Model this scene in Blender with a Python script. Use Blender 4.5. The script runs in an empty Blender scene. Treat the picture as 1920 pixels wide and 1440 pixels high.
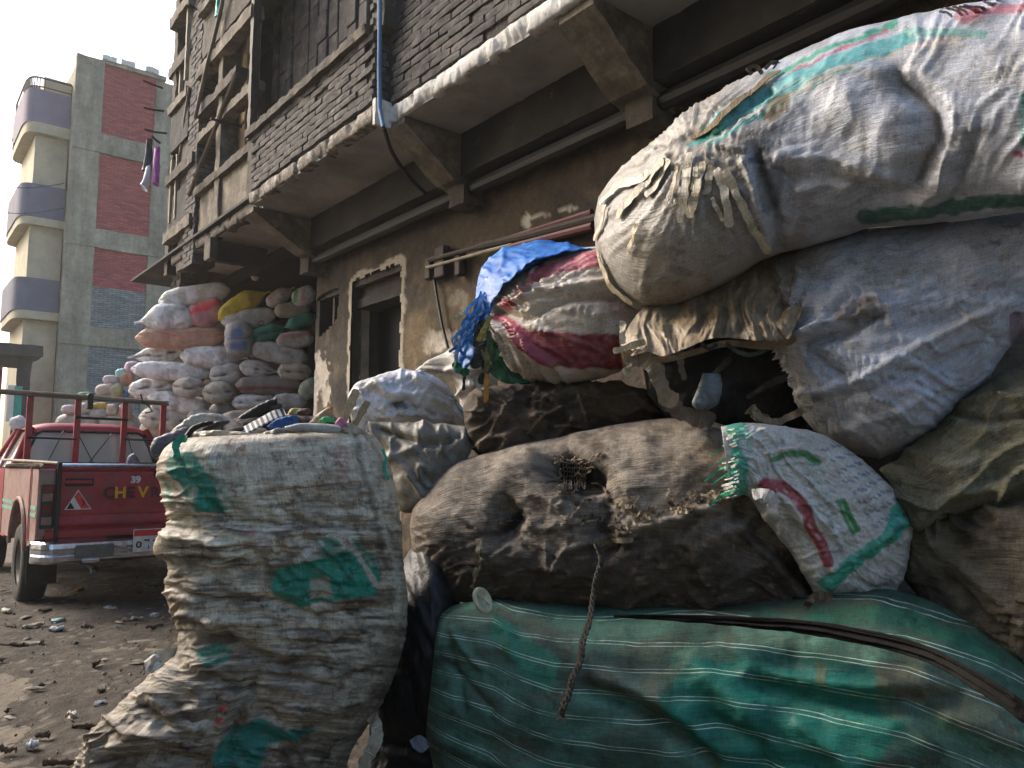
import bpy, math, random
import numpy as np
random.seed(7)
rng = np.random.default_rng(7)
R = math.radians
S = bpy.context.scene
COL = S.collection

# ---------------------------------------------------------------- camera, sky, sun, exposure
F = 1450.0
AZ, PT, CZ = R(39.46), R(5.98), 1.15
CAM = np.array([0., 0., CZ])
FW = np.array([math.sin(AZ)*math.cos(PT), math.cos(AZ)*math.cos(PT), math.sin(PT)])
RT = np.array([math.cos(AZ), -math.sin(AZ), 0.])
UP = np.cross(RT, FW)
cd = bpy.data.cameras.new('camera'); cam = bpy.data.objects.new('camera', cd); COL.objects.link(cam)
cd.sensor_width = 36; cd.lens = F/1920*36; cd.clip_start = 0.05; cd.clip_end = 2000
cam.location = CAM; cam.rotation_euler = (R(90)+PT, 0, -AZ); S.camera = cam

SUN_EL, SUN_AZ = R(34), R(-28)      # azimuth from +Y towards +X
w = bpy.data.worlds.new('World'); S.world = w; w.use_nodes = True
wn = w.node_tree; bg = wn.nodes['Background']
sky = wn.nodes.new('ShaderNodeTexSky'); sky.sky_type = 'NISHITA'; sky.sun_disc = False
sky.sun_elevation = SUN_EL; sky.sun_rotation = SUN_AZ
sky.air_density = 1.0; sky.dust_density = 4.0; sky.ozone_density = 1.0
hs = wn.nodes.new('ShaderNodeHueSaturation'); hs.inputs['Saturation'].default_value = 1.15
wn.links.new(sky.outputs[0], hs.inputs['Color']); wn.links.new(hs.outputs[0], bg.inputs['Color'])
bg.inputs['Strength'].default_value = 0.15
sd = bpy.data.lights.new('sun', 'SUN'); sd.energy = 1.3; sd.angle = R(14); sd.color = (1, .97, .93)
so = bpy.data.objects.new('sun', sd); COL.objects.link(so)
so.rotation_euler = (R(90)-SUN_EL, 0, R(180)-SUN_AZ)
S.view_settings.view_transform = 'Standard'; S.view_settings.look = 'None'
S.view_settings.exposure = 1.35; S.view_settings.gamma = 1; S.view_settings.use_curve_mapping = False
S.cycles.max_bounces = 6; S.cycles.diffuse_bounces = 3; S.cycles.transparent_max_bounces = 8

# ---------------------------------------------------------------- pixel <-> world
def un(x, y, d):
    x = np.asarray(x, float); y = np.asarray(y, float); d = np.asarray(d, float)
    return CAM + d[..., None]*(FW + RT*((x-960)/F)[..., None] + UP*((720-y)/F)[..., None])
def onX(x, y, c):
    v = FW + RT*((x-960)/F) + UP*((720-y)/F); return CAM + v*(c/v[0])
def onY(x, y, c):
    v = FW + RT*((x-960)/F) + UP*((720-y)/F); return CAM + v*(c/v[1])
def onZ(x, y, c):
    v = FW + RT*((x-960)/F) + UP*((720-y)/F); return CAM + v*((c-CZ)/v[2])
def proj(P):
    q = P - CAM; d = q@FW
    return 960+F*(q@RT)/d, 720-F*(q@UP)/d, d
def lin(x0, d0, x1, d1):
    return lambda x, y: d0+(d1-d0)*(np.asarray(x)-x0)/(x1-x0)
def flat(d): return lambda x, y: np.zeros_like(np.asarray(x, float))+d

# ---------------------------------------------------------------- noise
_T = rng.random(65536)*2-1
def _h(i, j, k, s):
    return _T[((i*7919) ^ (j*104729) ^ (k*1299709) ^ (s*31337)) & 65535]
_G = rng.normal(size=(65536, 3)); _G /= np.linalg.norm(_G, axis=1)[:, None]
def vn(x, y, z=0., s=0):
    """gradient noise, about -1..1"""
    x, y, z = np.broadcast_arrays(np.asarray(x, float)+.37, np.asarray(y, float)+.61, np.asarray(z, float)+.23)
    i, j, k = [np.floor(a).astype(np.int64) for a in (x, y, z)]
    fx, fy, fz = x-i, y-j, z-k
    u, v, t = [a*a*a*(a*(a*6-15)+10) for a in (fx, fy, fz)]
    r = 0
    for dk in (0, 1):
        for dj in (0, 1):
            c = []
            for di in (0, 1):
                g = _G[(((i+di)*7919) ^ ((j+dj)*104729) ^ ((k+dk)*1299709) ^ (s*31337)) & 65535]
                c.append(g[..., 0]*(fx-di)+g[..., 1]*(fy-dj)+g[..., 2]*(fz-dk))
            r = r+(c[0]+(c[1]-c[0])*u)*(v if dj else 1-v)*(t if dk else 1-t)
    return r*1.75
def fbm(x, y, z=0., o=4, s=0):
    r = 0; a = 1; n = 0
    for q in range(o):
        r = r+a*vn(x*2**q+q*17.3, y*2**q-q*9.1, z*2**q, s+q); n += a; a *= .5
    return r/n
def rdg(x, y, z=0., o=3, s=0):
    r = 0; a = 1; n = 0
    for q in range(o):
        r = r+a*(1-2*np.abs(vn(x*2**q+q*5.7, y*2**q+q*3.3, z*2**q, s+q))); n += a; a *= .5
    return r/n
def sst(a, b, x):
    t = np.clip((x-a)/(b-a), 0, 1); return t*t*(3-2*t)
def crad(x, y, cx, cy, K, RR, s=0):
    """sharp pleats running out from a gathered point"""
    dx = x-cx; dy = y-cy; rr = np.hypot(dx, dy); a = np.arctan2(dy, dx)+.12*fbm(x/80, y/80, 0, 2, s+8)
    f = lambda t: np.exp(-np.abs(t)*8.)
    return (f(vn(a*K, rr/RR, 0, s))*sst(-.4, .5, vn(a*K*.6, rr/RR, 5, s+1))+.6*f(vn(a*K*2.3, rr/RR*2, 2, s+2))-.3)*sst(0, 60, rr)
def crs(x, y, ang, sc, st, s=0, warp=.5):
    """pulled-cloth creases: long thin sharp folds that fork and fade"""
    a = np.radians(ang); p = (x*np.cos(a)+y*np.sin(a))/sc/st; q = (-x*np.sin(a)+y*np.cos(a))/sc
    wv = fbm(x/sc/4, y/sc/4, 0, 2, s+40)*warp*3; n = vn(p, q+wv, 0, s); m_ = vn(p*1.7+9, (q+wv)*2.1, 4., s+3)
    f = lambda t: np.exp(-np.abs(t)*7.)
    return f(n)*sst(-.5, .5, vn(p*1.3, q*.5, 9, s+5))+.55*f(m_)*sst(-.3, .6, vn(p*1.9, q*.6, 2, s+6))-.35
def wdir(x, y, ang, sc, st, s=0, o=3, warp=.6):
    """wrinkles running along ang (degrees, image sense), wavelength sc, stretched st times"""
    a = np.radians(ang); p = (x*np.cos(a)+y*np.sin(a))/sc/st; q = (-x*np.sin(a)+y*np.cos(a))/sc
    wv = fbm(x/sc/5, y/sc/5, 0, 2, s+40)*warp*3
    return rdg(p, q+wv, 0, o, s)
def wrad(x, y, cx, cy, k, sc, s=0, o=2):
    dx = x-cx; dy = y-cy; r = np.hypot(dx, dy)+1e-3; a = np.arctan2(dy, dx)
    return rdg(a*k, r/sc, 0, o, s)*np.exp(-r/sc/4)
def sdist(x, y, pts):
    d = np.full(np.shape(x), 1e9)
    for (ax, ay), (bx, by) in zip(pts[:-1], pts[1:]):
        vx, vy = bx-ax, by-ay; t = np.clip(((x-ax)*vx+(y-ay)*vy)/(vx*vx+vy*vy+1e-9), 0, 1)
        d = np.minimum(d, np.hypot(x-ax-t*vx, y-ay-t*vy))
    return d
def sdpoly(x, y, pts):
    d = sdist(x, y, list(pts)+[pts[0]]); ins = np.zeros(np.shape(x), bool)
    for (ax, ay), (bx, by) in zip(pts, list(pts[1:])+[pts[0]]):
        if ay == by: continue
        c = ((ay > y) != (by > y)) & (x < (bx-ax)*(y-ay)/(by-ay)+ax); ins ^= c
    return np.where(ins, -d, d)
def strokes(x, y, L, wob=4., s=90):
    xw = x+wob*fbm(x/25, y/25, 0, 2, s); yw = y+wob*fbm(x/25, y/25, 3, 2, s+5)
    r = np.zeros(np.shape(x))
    for pts, wd, am in L:
        r += am*np.exp(-(sdist(xw, yw, pts)/wd)**2)
    return r
def lc(*c):
    c = np.array(c, float)/255.
    return np.where(c <= .04045, c/12.92, ((c+.055)/1.055)**2.4)

def cat(pts, n):
    """centripetal-ish Catmull-Rom through pts, resampled by arc length to n"""
    P = np.array(pts, float); Q = np.vstack([2*P[0]-P[1], P, 2*P[-1]-P[-2]])
    out = []
    for i in range(1, len(Q)-2):
        t = np.linspace(0, 1, 14, endpoint=False)[:, None]
        a, b, c, d = Q[i-1:i+3]
        out.append(.5*(2*b+(c-a)*t+(2*a-5*b+4*c-d)*t*t+(3*b-a-3*c+d)*t**3))
    out = np.vstack(out+[P[-1:]])
    L = np.r_[0, np.cumsum(np.hypot(*(out[1:, :2]-out[:-1, :2]).T))]
    k = np.linspace(0, L[-1], n)
    return np.stack([np.interp(k, L, out[:, j]) for j in range(out.shape[1])], 1)

# ---------------------------------------------------------------- objects
WL = {}
def tag(o, label=None, cat_=None, group=None, kind=None):
    if label: o['label'] = label
    if cat_: o['category'] = cat_
    if group: o['group'] = group
    if kind: o['kind'] = kind
    return o
def link(o, org, parent):
    o['_'] = 0; del o['_']
    p = WL[parent.name] if parent else np.zeros(3)
    COL.objects.link(o); WL[o.name] = np.array(org, float)
    if parent: o.parent = parent
    o.location = WL[o.name]-p
    return o
def empty(name, loc):
    return link(bpy.data.objects.new(name, None), loc, None)
def mesh(name, V, Fq, mat, parent=None, col=None, smooth=True, org=None, att=None):
    V = np.asarray(V, float).reshape(-1, 3)
    if org is None:
        org = (V.min(0)+V.max(0))/2
        if parent is None: org[2] = V[:, 2].min()
    me = bpy.data.meshes.new(name)
    if isinstance(Fq, np.ndarray):
        n = len(Fq); k = Fq.shape[1]
        me.vertices.add(len(V)); me.vertices.foreach_set('co', (V-org).ravel())
        me.loops.add(n*k); me.loops.foreach_set('vertex_index', Fq.ravel().astype(np.int32))
        me.polygons.add(n); me.polygons.foreach_set('loop_start', np.arange(0, n*k, k, dtype=np.int32))
        me.update(calc_edges=True); me.validate()
    else:
        me.from_pydata((V-org).tolist(), [], Fq); me.update()
    if smooth: me.polygons.foreach_set('use_smooth', np.ones(len(me.polygons), bool))
    if col is not None:
        ca = me.color_attributes.new('Col', 'FLOAT_COLOR', 'POINT')
        c = np.ones((len(V), 4)); c[:, :3] = col; ca.data.foreach_set('color', c.ravel())
    for nm_, arr in (att or {}).items():
        arr = np.asarray(arr, float)
        if arr.ndim == 1: q = me.attributes.new(nm_, 'FLOAT', 'POINT'); q.data.foreach_set('value', arr)
        else: q = me.attributes.new(nm_, 'FLOAT_VECTOR', 'POINT'); q.data.foreach_set('vector', arr.ravel())
    if mat: me.materials.append(mat)
    return link(bpy.data.objects.new(name, me), org, parent)
def gridfaces(nu, nv, wrap):
    i = np.arange(nu-1)[:, None]; j = np.arange(nv if wrap else nv-1)[None]
    a = i*nv+j; b = i*nv+(j+1) % nv
    return np.stack([a, b, b+nv, a+nv], -1).reshape(-1, 4)

class MB:
    def __init__(s): s.v = []; s.f = []
    def add(s, V, Fs):
        o = len(s.v); s.v += [tuple(p) for p in V]; s.f += [tuple(i+o for i in f) for f in Fs]; return s
    def box(s, x0, x1, y0, y1, z0, z1, bv=0):
        if bv <= 0:
            V = [(x, y, z) for x in (x0, x1) for y in (y0, y1) for z in (z0, z1)]
            return s.add(V, [(0, 1, 3, 2), (4, 6, 7, 5), (0, 4, 5, 1), (2, 3, 7, 6), (0, 2, 6, 4), (1, 5, 7, 3)])
        b = bv; o = len(s.v)
        xs, ys, zs = (x0, x1), (y0, y1), (z0, z1); idx = {}
        for i in (0, 1):
            for j in (0, 1):
                for k in (0, 1):
                    sx, sy, sz = (1, -1)[i], (1, -1)[j], (1, -1)[k]
                    idx[i, j, k, 0] = len(s.v); s.v.append((xs[i], ys[j]+sy*b, zs[k]+sz*b))
                    idx[i, j, k, 1] = len(s.v); s.v.append((xs[i]+sx*b, ys[j], zs[k]+sz*b))
                    idx[i, j, k, 2] = len(s.v); s.v.append((xs[i]+sx*b, ys[j]+sy*b, zs[k]))
        A = lambda i, j, k, q: idx[i, j, k, q]
        for i in (0, 1):
            s.f.append((A(i, 0, 0, 0), A(i, 1, 0, 0), A(i, 1, 1, 0), A(i, 0, 1, 0)))
            s.f.append((A(0, i, 0, 1), A(1, i, 0, 1), A(1, i, 1, 1), A(0, i, 1, 1)))
            s.f.append((A(0, 0, i, 2), A(1, 0, i, 2), A(1, 1, i, 2), A(0, 1, i, 2)))
            for j in (0, 1):
                s.f.append((A(i, j, 0, 0), A(i, j, 1, 0), A(i, j, 1, 1), A(i, j, 0, 1)))
                s.f.append((A(i, 0, j, 0), A(i, 1, j, 0), A(i, 1, j, 2), A(i, 0, j, 2)))
                s.f.append((A(0, i, j, 1), A(1, i, j, 1), A(1, i, j, 2), A(0, i, j, 2)))
                for k in (0, 1): s.f.append((A(i, j, k, 0), A(i, j, k, 1), A(i, j, k, 2)))
        return s
    def prism(s, prof, ax, a, b):
        """extrude closed 2-D profile along axis ax (0,1,2) from a to b"""
        n = len(prof)
        def mk(p, t): q = list(p); q.insert(ax, t); return tuple(q)
        V = [mk(p, a) for p in prof]+[mk(p, b) for p in prof]
        Fs = [tuple(range(n)), tuple(range(2*n-1, n-1, -1))]+[(i, (i+1) % n, (i+1) % n+n, i+n) for i in range(n)]
        return s.add(V, Fs)
    def tube(s, pts, r, n=6, cap=True):
        P = np.array(pts, float); rr = np.broadcast_to(np.asarray(r, float), (len(P),))
        T = np.gradient(P, axis=0); T /= np.linalg.norm(T, axis=1)[:, None]+1e-9
        ref = np.array([0, 0, 1.]) if abs(T[0][2]) < .8 else np.array([1., 0, 0])
        V = []
        for p, t, q in zip(P, T, rr):
            a = np.cross(t, ref); a /= np.linalg.norm(a)+1e-9; b = np.cross(t, a)
            for k in range(n):
                g = 2*math.pi*k/n; V.append(p+q*(math.cos(g)*a+math.sin(g)*b))
        Fs = [(i*n+k, i*n+(k+1) % n, (i+1)*n+(k+1) % n, (i+1)*n+k) for i in range(len(P)-1) for k in range(n)]
        if cap: Fs += [tuple(range(n)), tuple(range(len(V)-1, len(V)-n-1, -1))]
        return s.add(V, Fs)
    def cyl(s, c, ax, r, h, n=24, prof=None):
        """lathe around axis ax through c; prof list of (radius, offset)"""
        prof = prof or [(0, -h/2), (r, -h/2), (r, h/2), (0, h/2)]
        V = []
        for rad, off in prof:
            for k in range(n):
                g = 2*math.pi*k/n; q = [rad*math.cos(g), rad*math.sin(g)]; q.insert(ax, off)
                V.append([c[i]+q[i] for i in range(3)])
        m = len(prof)
        return s.add(V, [(i*n+k, i*n+(k+1) % n, (i+1)*n+(k+1) % n, (i+1)*n+k) for i in range(m-1) for k in range(n)])
    def rough(s, x0, x1, y0, y1, z0, z1, st=.05, am=.008, sc=6, seed=0):
        """box with gridded faces and worn, uneven surface"""
        lo = np.array([x0, y0, z0]); hi = np.array([x1, y1, z1])
        for ax in range(3):
            a, b = [q for q in range(3) if q != ax]
            na, nb = [max(1, min(260, int((hi[q]-lo[q])/st))) for q in (a, b)]
            for side in (0, 1):
                A, B = np.meshgrid(np.linspace(lo[a], hi[a], na+1), np.linspace(lo[b], hi[b], nb+1), indexing='ij')
                P = np.zeros(A.shape+(3,)); P[..., a] = A; P[..., b] = B; P[..., ax] = (lo, hi)[side][ax]
                P = P.reshape(-1, 3)
                c = (lo+hi)/2; e = np.minimum(P-lo, hi-P); near = np.sort(e, 1)[:, 1]
                ch = np.clip(1-near/.05, 0, 1)
                n = np.stack([fbm(P[:, 0]*sc, P[:, 1]*sc, P[:, 2]*sc, 3, seed+q) for q in range(3)], 1)
                k = np.clip(fbm(P[:, 0]*9, P[:, 1]*9, P[:, 2]*9, 3, seed+9), 0, 1)
                P = P+n*am+np.sign(c-P)*(np.clip(e, 0, .04) < .039)*(ch*k)[:, None]*am*2.2
                s.add(P, gridfaces(na+1, nb+1, False).tolist())
        return s
    def build(s, name, mat, parent=None, smooth=False, col=None, org=None):
        return mesh(name, s.v, s.f, mat, parent, col, smooth, org)

# ---------------------------------------------------------------- materials
class N:
    def __init__(s, name):
        s.m = bpy.data.materials.new(name); s.m.use_nodes = True; s.t = s.m.node_tree
        s.b = s.t.nodes['Principled BSDF']; s.pos = None
    def n(s, t, **k):
        o = s.t.nodes.new(t)
        for a, b in k.items(): setattr(o, a, b)
        return o
    def l(s, a, b): s.t.links.new(a, b)
    def P(s, sc=(1, 1, 1)):
        if s.pos is None: s.pos = s.n('ShaderNodeNewGeometry').outputs['Position']
        if sc == (1, 1, 1): return s.pos
        m = s.n('ShaderNodeMapping'); m.inputs['Scale'].default_value = sc; s.l(s.pos, m.inputs[0]); return m.outputs[0]
    def noise(s, sc, det=4, rough=.6, vec=None, dist=0):
        o = s.n('ShaderNodeTexNoise'); o.inputs['Scale'].default_value = sc; o.inputs['Detail'].default_value = det
        o.inputs['Roughness'].default_value = rough; o.inputs['Distortion'].default_value = dist
        s.l(vec if vec is not None else s.P(), o.inputs['Vector']); return o.outputs['Fac']
    def ramp(s, f, stops):
        r = s.n('ShaderNodeValToRGB'); e = r.color_ramp.elements
        while len(e) < len(stops): e.new(.5)
        for q, (p, c) in zip(e, stops):
            q.position = p; q.color = (*(c if hasattr(c, '__len__') else (c, c, c)), 1)
        s.l(f, r.inputs[0]); return r.outputs[0]
    def mix(s, f, a, b, mode='MIX'):
        m = s.n('ShaderNodeMix', data_type='RGBA', blend_type=mode)
        for v, i in ((f, 0), (a, 6), (b, 7)):
            if hasattr(v, 'is_output'): s.l(v, m.inputs[i])
            elif i == 0: m.inputs[0].default_value = v
            else: m.inputs[i].default_value = (*v, 1)
        return m.outputs[2]
    def math(s, op, a, b=0.):
        m = s.n('ShaderNodeMath', operation=op)
        for v, i in ((a, 0), (b, 1)):
            if hasattr(v, 'is_output'): s.l(v, m.inputs[i])
            else: m.inputs[i].default_value = v
        return m.outputs[0]
    def base(s, c):
        if hasattr(c, 'is_output'): s.l(c, s.b.inputs['Base Color'])
        else: s.b.inputs['Base Color'].default_value = (*c, 1)
        return s
    def rough(s, v):
        if hasattr(v, 'is_output'): s.l(v, s.b.inputs['Roughness'])
        else: s.b.inputs['Roughness'].default_value = v
        return s
    def metal(s, v): s.b.inputs['Metallic'].default_value = v; return s
    def bump(s, h, dist=.01, st=1.):
        b = s.n('ShaderNodeBump'); b.inputs['Strength'].default_value = st; b.inputs['Distance'].default_value = dist
        s.l(h, b.inputs['Height']); s.l(b.outputs[0], s.b.inputs['Normal']); return s
def cloth_mat(name, rough=.6, spec=.4, fine=1., dist=.0025, stripes=False, grain=.5, grime=.5, gcol=(156, 140, 118)):
    m = N(name); a = m.n('ShaderNodeAttribute', attribute_name='Col').outputs['Color']
    G = m.n('ShaderNodeAttribute', attribute_name='G').outputs['Vector']
    def mp(sx, sy):
        q = m.n('ShaderNodeMapping'); q.inputs['Scale'].default_value = (sx, sy, 1); m.l(G, q.inputs[0]); return q.outputs[0]
    g1 = m.noise(1, 4, .7, mp(14, 190)); g2 = m.noise(1, 4, .7, mp(190, 14)); g3 = m.noise(1, 5, .7, mp(7, 32))
    n1 = m.noise(9, 6, .7); n2 = m.noise(60, 4, .75)
    c = m.mix(1, a, m.ramp(n1, [(.3, .78), (.7, 1.1)]), 'MULTIPLY')
    c = m.mix(grain, c, m.mix(1, c, m.mix(1, m.ramp(g1, [(.28, .55), (.62, 1.18)]), m.ramp(g2, [(.28, .7), (.62, 1.12)]), 'MULTIPLY'), 'MULTIPLY'))
    c = m.mix(m.ramp(n2, [(.58, 0), (.68, grime)]), c, m.mix(1, c, lc(*gcol), 'MULTIPLY'))
    c = m.mix(1, c, m.ramp(m.noise(240, 3, .8), [(.3, .68), (.7, 1.25)]), 'MULTIPLY')
    c = m.mix(m.ramp(m.noise(19, 5, .75), [(.54, 0), (.66, grime)]), c, m.mix(1, c, lc(*gcol), 'MULTIPLY'))
    if stripes:
        sv = m.n('ShaderNodeAttribute', attribute_name='S').outputs['Fac']
        fr = m.math('FRACT', m.math('ADD', sv, 100.)); w1 = m.math('ABSOLUTE', m.math('SUBTRACT', m.math('ABSOLUTE', m.math('SUBTRACT', fr, .5)), .065))
        ln = m.math('LESS_THAN', w1, .014); ln = m.math('MULTIPLY', ln, m.ramp(m.noise(12, 4, .7), [(.35, .1), (.55, .95)]))
        c = m.mix(ln, c, lc(186, 206, 188))
    m.base(c).rough(m.ramp(n1, [(.3, rough-.12), (.7, rough+.15)]))
    m.b.inputs['Specular IOR Level'].default_value = spec
    h = m.math('ADD', m.math('MULTIPLY', g1, .5*fine), m.math('MULTIPLY', g3, 1.6))
    h = m.math('ADD', h, m.math('MULTIPLY', n2, .25*fine))
    m.bump(h, dist, .9); return m.m
def simple(name, c, rough=.7, metal=0, var=.25, sc=8, bump=.004, bsc=30, spec=.5):
    m = N(name); n1 = m.noise(sc, 5, .65)
    m.base(m.mix(1, c, m.ramp(n1, [(.3, 1-var), (.7, 1+var)]), 'MULTIPLY')).rough(rough).metal(metal)
    m.b.inputs['Specular IOR Level'].default_value = spec
    if bump: m.bump(m.noise(bsc, 4, .6), bump)
    return m.m
def vcol(name, rough=.9, var=.15, sc=25, bump=.006, bsc=40, spec=.3, fine=.3):
    m = N(name); a = m.n('ShaderNodeAttribute', attribute_name='Col').outputs['Color']
    c = m.mix(1, a, m.ramp(m.noise(sc, 6, .7), [(.3, 1-var), (.7, 1+var)]), 'MULTIPLY')
    c = m.mix(1, c, m.ramp(m.noise(170, 4, .8), [(.3, 1-fine), (.7, 1+fine)]), 'MULTIPLY')
    m.base(c).rough(rough); m.b.inputs['Specular IOR Level'].default_value = spec
    m.bump(m.math('ADD', m.noise(bsc, 5, .7), m.noise(bsc*.2, 3, .6)), bump); return m.m

M = {}
M['woven'] = cloth_mat('woven_plastic', .48, .5, 1., .004)
M['wovendirty'] = cloth_mat('grimy_woven_plastic', .55, .45, 1.2, .004, False, .6, .8, (128, 100, 74))
M['dirty'] = cloth_mat('dirty_burlap', .72, .3, 1.6, .006, False, .8)
M['tarp'] = cloth_mat('tarpaulin', .52, .4, .4, .002, False, .4)
M['striped'] = cloth_mat('striped_tarpaulin', .62, .3, .8, .003, True, .7)
M['far'] = cloth_mat('far_sacking', .6, .35, .8, .003, False, .15, .2)
M['plaster'] = vcol('stained_plaster', .92, .28, 14, .012, 30)
m = N('grimy_concrete')
st = m.noise(1, 5, .65, m.P((6, 6, 1.1))); bl = m.noise(2.2, 6, .7)
c = m.ramp(bl, [(.25, lc(52, 46, 38)), (.5, lc(84, 76, 64)), (.75, lc(120, 110, 94))])
c = m.mix(m.ramp(m.noise(5, 6, .75), [(.6, 0), (.68, .55)]), c, lc(150, 142, 128))
c = m.mix(1, c, m.ramp(st, [(.3, .62), (.65, 1.1)]), 'MULTIPLY')
M['conc'] = m.base(c).rough(.92).bump(m.math('ADD', m.noise(14, 6, .7), m.noise(60, 3, .6)), .012).m
m = N('sooty_concrete')
c = m.ramp(m.noise(1.8, 6, .72), [(.25, lc(34, 32, 30)), (.55, lc(60, 56, 51)), (.8, lc(92, 86, 76))])
c = m.mix(m.ramp(m.noise(7, 5, .8, None, .6), [(.66, 0), (.7, .7)]), c, lc(120, 110, 92))
M['soot'] = m.base(c).rough(.95).bump(m.noise(18, 6, .7), .012).m
m = N('soffit_render')
c = m.ramp(m.noise(1.5, 5, .6), [(.3, lc(112, 110, 104)), (.55, lc(158, 156, 149)), (.8, lc(188, 182, 170))])
sp = m.ramp(m.noise(11, 4, .8, None, .8), [(.63, 0), (.66, 1)])
c = m.mix(m.math('MULTIPLY', sp, m.ramp(m.noise(1.3, 2, .5), [(.45, 0), (.6, 1)])), c, lc(165, 158, 140))
M['soffit'] = m.base(c).rough(.9).bump(m.noise(9, 5, .65), .01).m
m = N('flaking_whitewash')
c = m.ramp(m.noise(16, 6, .75), [(.32, lc(100, 94, 86)), (.43, lc(196, 193, 186)), (.75, lc(232, 230, 224))])
M['white'] = m.base(c).rough(.85).bump(m.noise(25, 6, .75), .012).m
m = N('sooty_brick')
c = m.ramp(m.noise(6, 5, .7), [(.25, lc(48, 45, 43)), (.55, lc(90, 85, 80)), (.8, lc(138, 132, 124))])
M['brick'] = m.base(c).rough(.95).bump(m.math('ADD', m.noise(40, 5, .7), m.noise(12, 3, .6)), .01).m
M['mortar'] = simple('dark_mortar', lc(48, 43, 38), .95, 0, .3, 12, .01, 40)
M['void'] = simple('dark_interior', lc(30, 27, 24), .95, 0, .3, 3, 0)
M['wood'] = simple('weathered_wood', lc(100, 88, 74), .85, 0, .35, 7, .006, 30)
M['paleframe'] = simple('pale_frame', lc(150, 138, 116), .8, 0, .3, 7, .005, 25)
M['steel'] = simple('rusty_steel', lc(58, 48, 42), .75, .3, .3, 20, .003, 60)
M['black'] = simple('black_plastic', lc(20, 20, 21), .55, 0, .3, 20, .006, 30, .4)
M['hose'] = simple('black_hose', lc(34, 31, 30), .5, 0, .2, 20, .002, 80)
M['bluepipe'] = simple('blue_cable', lc(70, 110, 150), .5, 0, .2, 5, 0)
m = N('flaking_green_panel'); M['sidegreen'] = m.base(m.ramp(m.noise(4, 5, .8), [(.42, lc(44, 50, 48)), (.55, lc(60, 70, 66)), (.62, lc(140, 140, 130))])).rough(.8).m
# ================================================================ ground and street
def build_ground():
    # fine sheet near the camera
    st = .035
    X = np.arange(-3.2, 4.0, st); Y = np.arange(0, 11, st)
    A, B = np.meshgrid(X, Y, indexing='ij')
    z = .035*fbm(A*1.2, B*.7, 0, 3, 3)+.020*fbm(A*6, B*6, 0, 4, 5)+.012*np.clip(fbm(A*14, B*14, 0, 2, 8)-.25, 0, 1)
    z += -.03*np.exp(-((A-.35+.05*np.sin(B))/.25)**2)
    ed = np.minimum(np.minimum(A+3.2, 4.0-A), np.minimum(B, 11-B)); z = z*np.clip(ed/.5, 0, 1)+.012*np.clip(ed/.5, 0, 1)
    P = np.stack([A, B, z], -1)
    n = fbm(A*2.5, B*2.5, 0, 4, 11); n2 = fbm(A*11, B*11, 0, 4, 12)
    c = lc(84, 77, 68)[None, None]*(1+.4*n+.45*n2+.35*fbm(A*34, B*34, 0, 2, 14))[..., None]
    k = sst(.28, .42, fbm(A*9, B*9, 0, 3, 21))[..., None]; c = c*(1-k*.6)+k*.6*lc(52, 46, 40)
    k = sst(.35, .5, fbm(A*22, B*14, 0, 2, 25))[..., None]; c = c*(1-k*.55)+k*.55*lc(160, 152, 138)
    k = sst(.0, .4, fbm(A*1.3, B*.5, 0, 4, 29))[..., None]; c = c*(1-k*.5)+k*.5*lc(60, 53, 46)
    o = mesh('street_ground', P, gridfaces(len(X), len(Y), False), M['dirt'], None, c.reshape(-1, 3))
    tag(o, None, None, None, 'structure')
    far = MB().box(-400, 400, -400, 600, -.6, -.006).build('ground', M['dirtfar'])
    tag(far, None, None, None, 'structure')
M['dirt'] = vcol('packed_dirt', .95, .3, 30, .02, 55, .2, .5)
m = N('distant_dirt'); M['dirtfar'] = m.base(m.ramp(m.noise(3, 6, .7), [(.3, lc(84, 75, 63)), (.7, lc(128, 117, 100))])).rough(.95).bump(m.noise(20, 5, .7), .02).m
build_ground()

# ================================================================ the near building
bld = empty('apartment_building', (3.5, 3.0, 0))
tag(bld, 'grimy concrete and brick apartment building with jutting balconies along the right side of the street', 'building')

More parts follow.
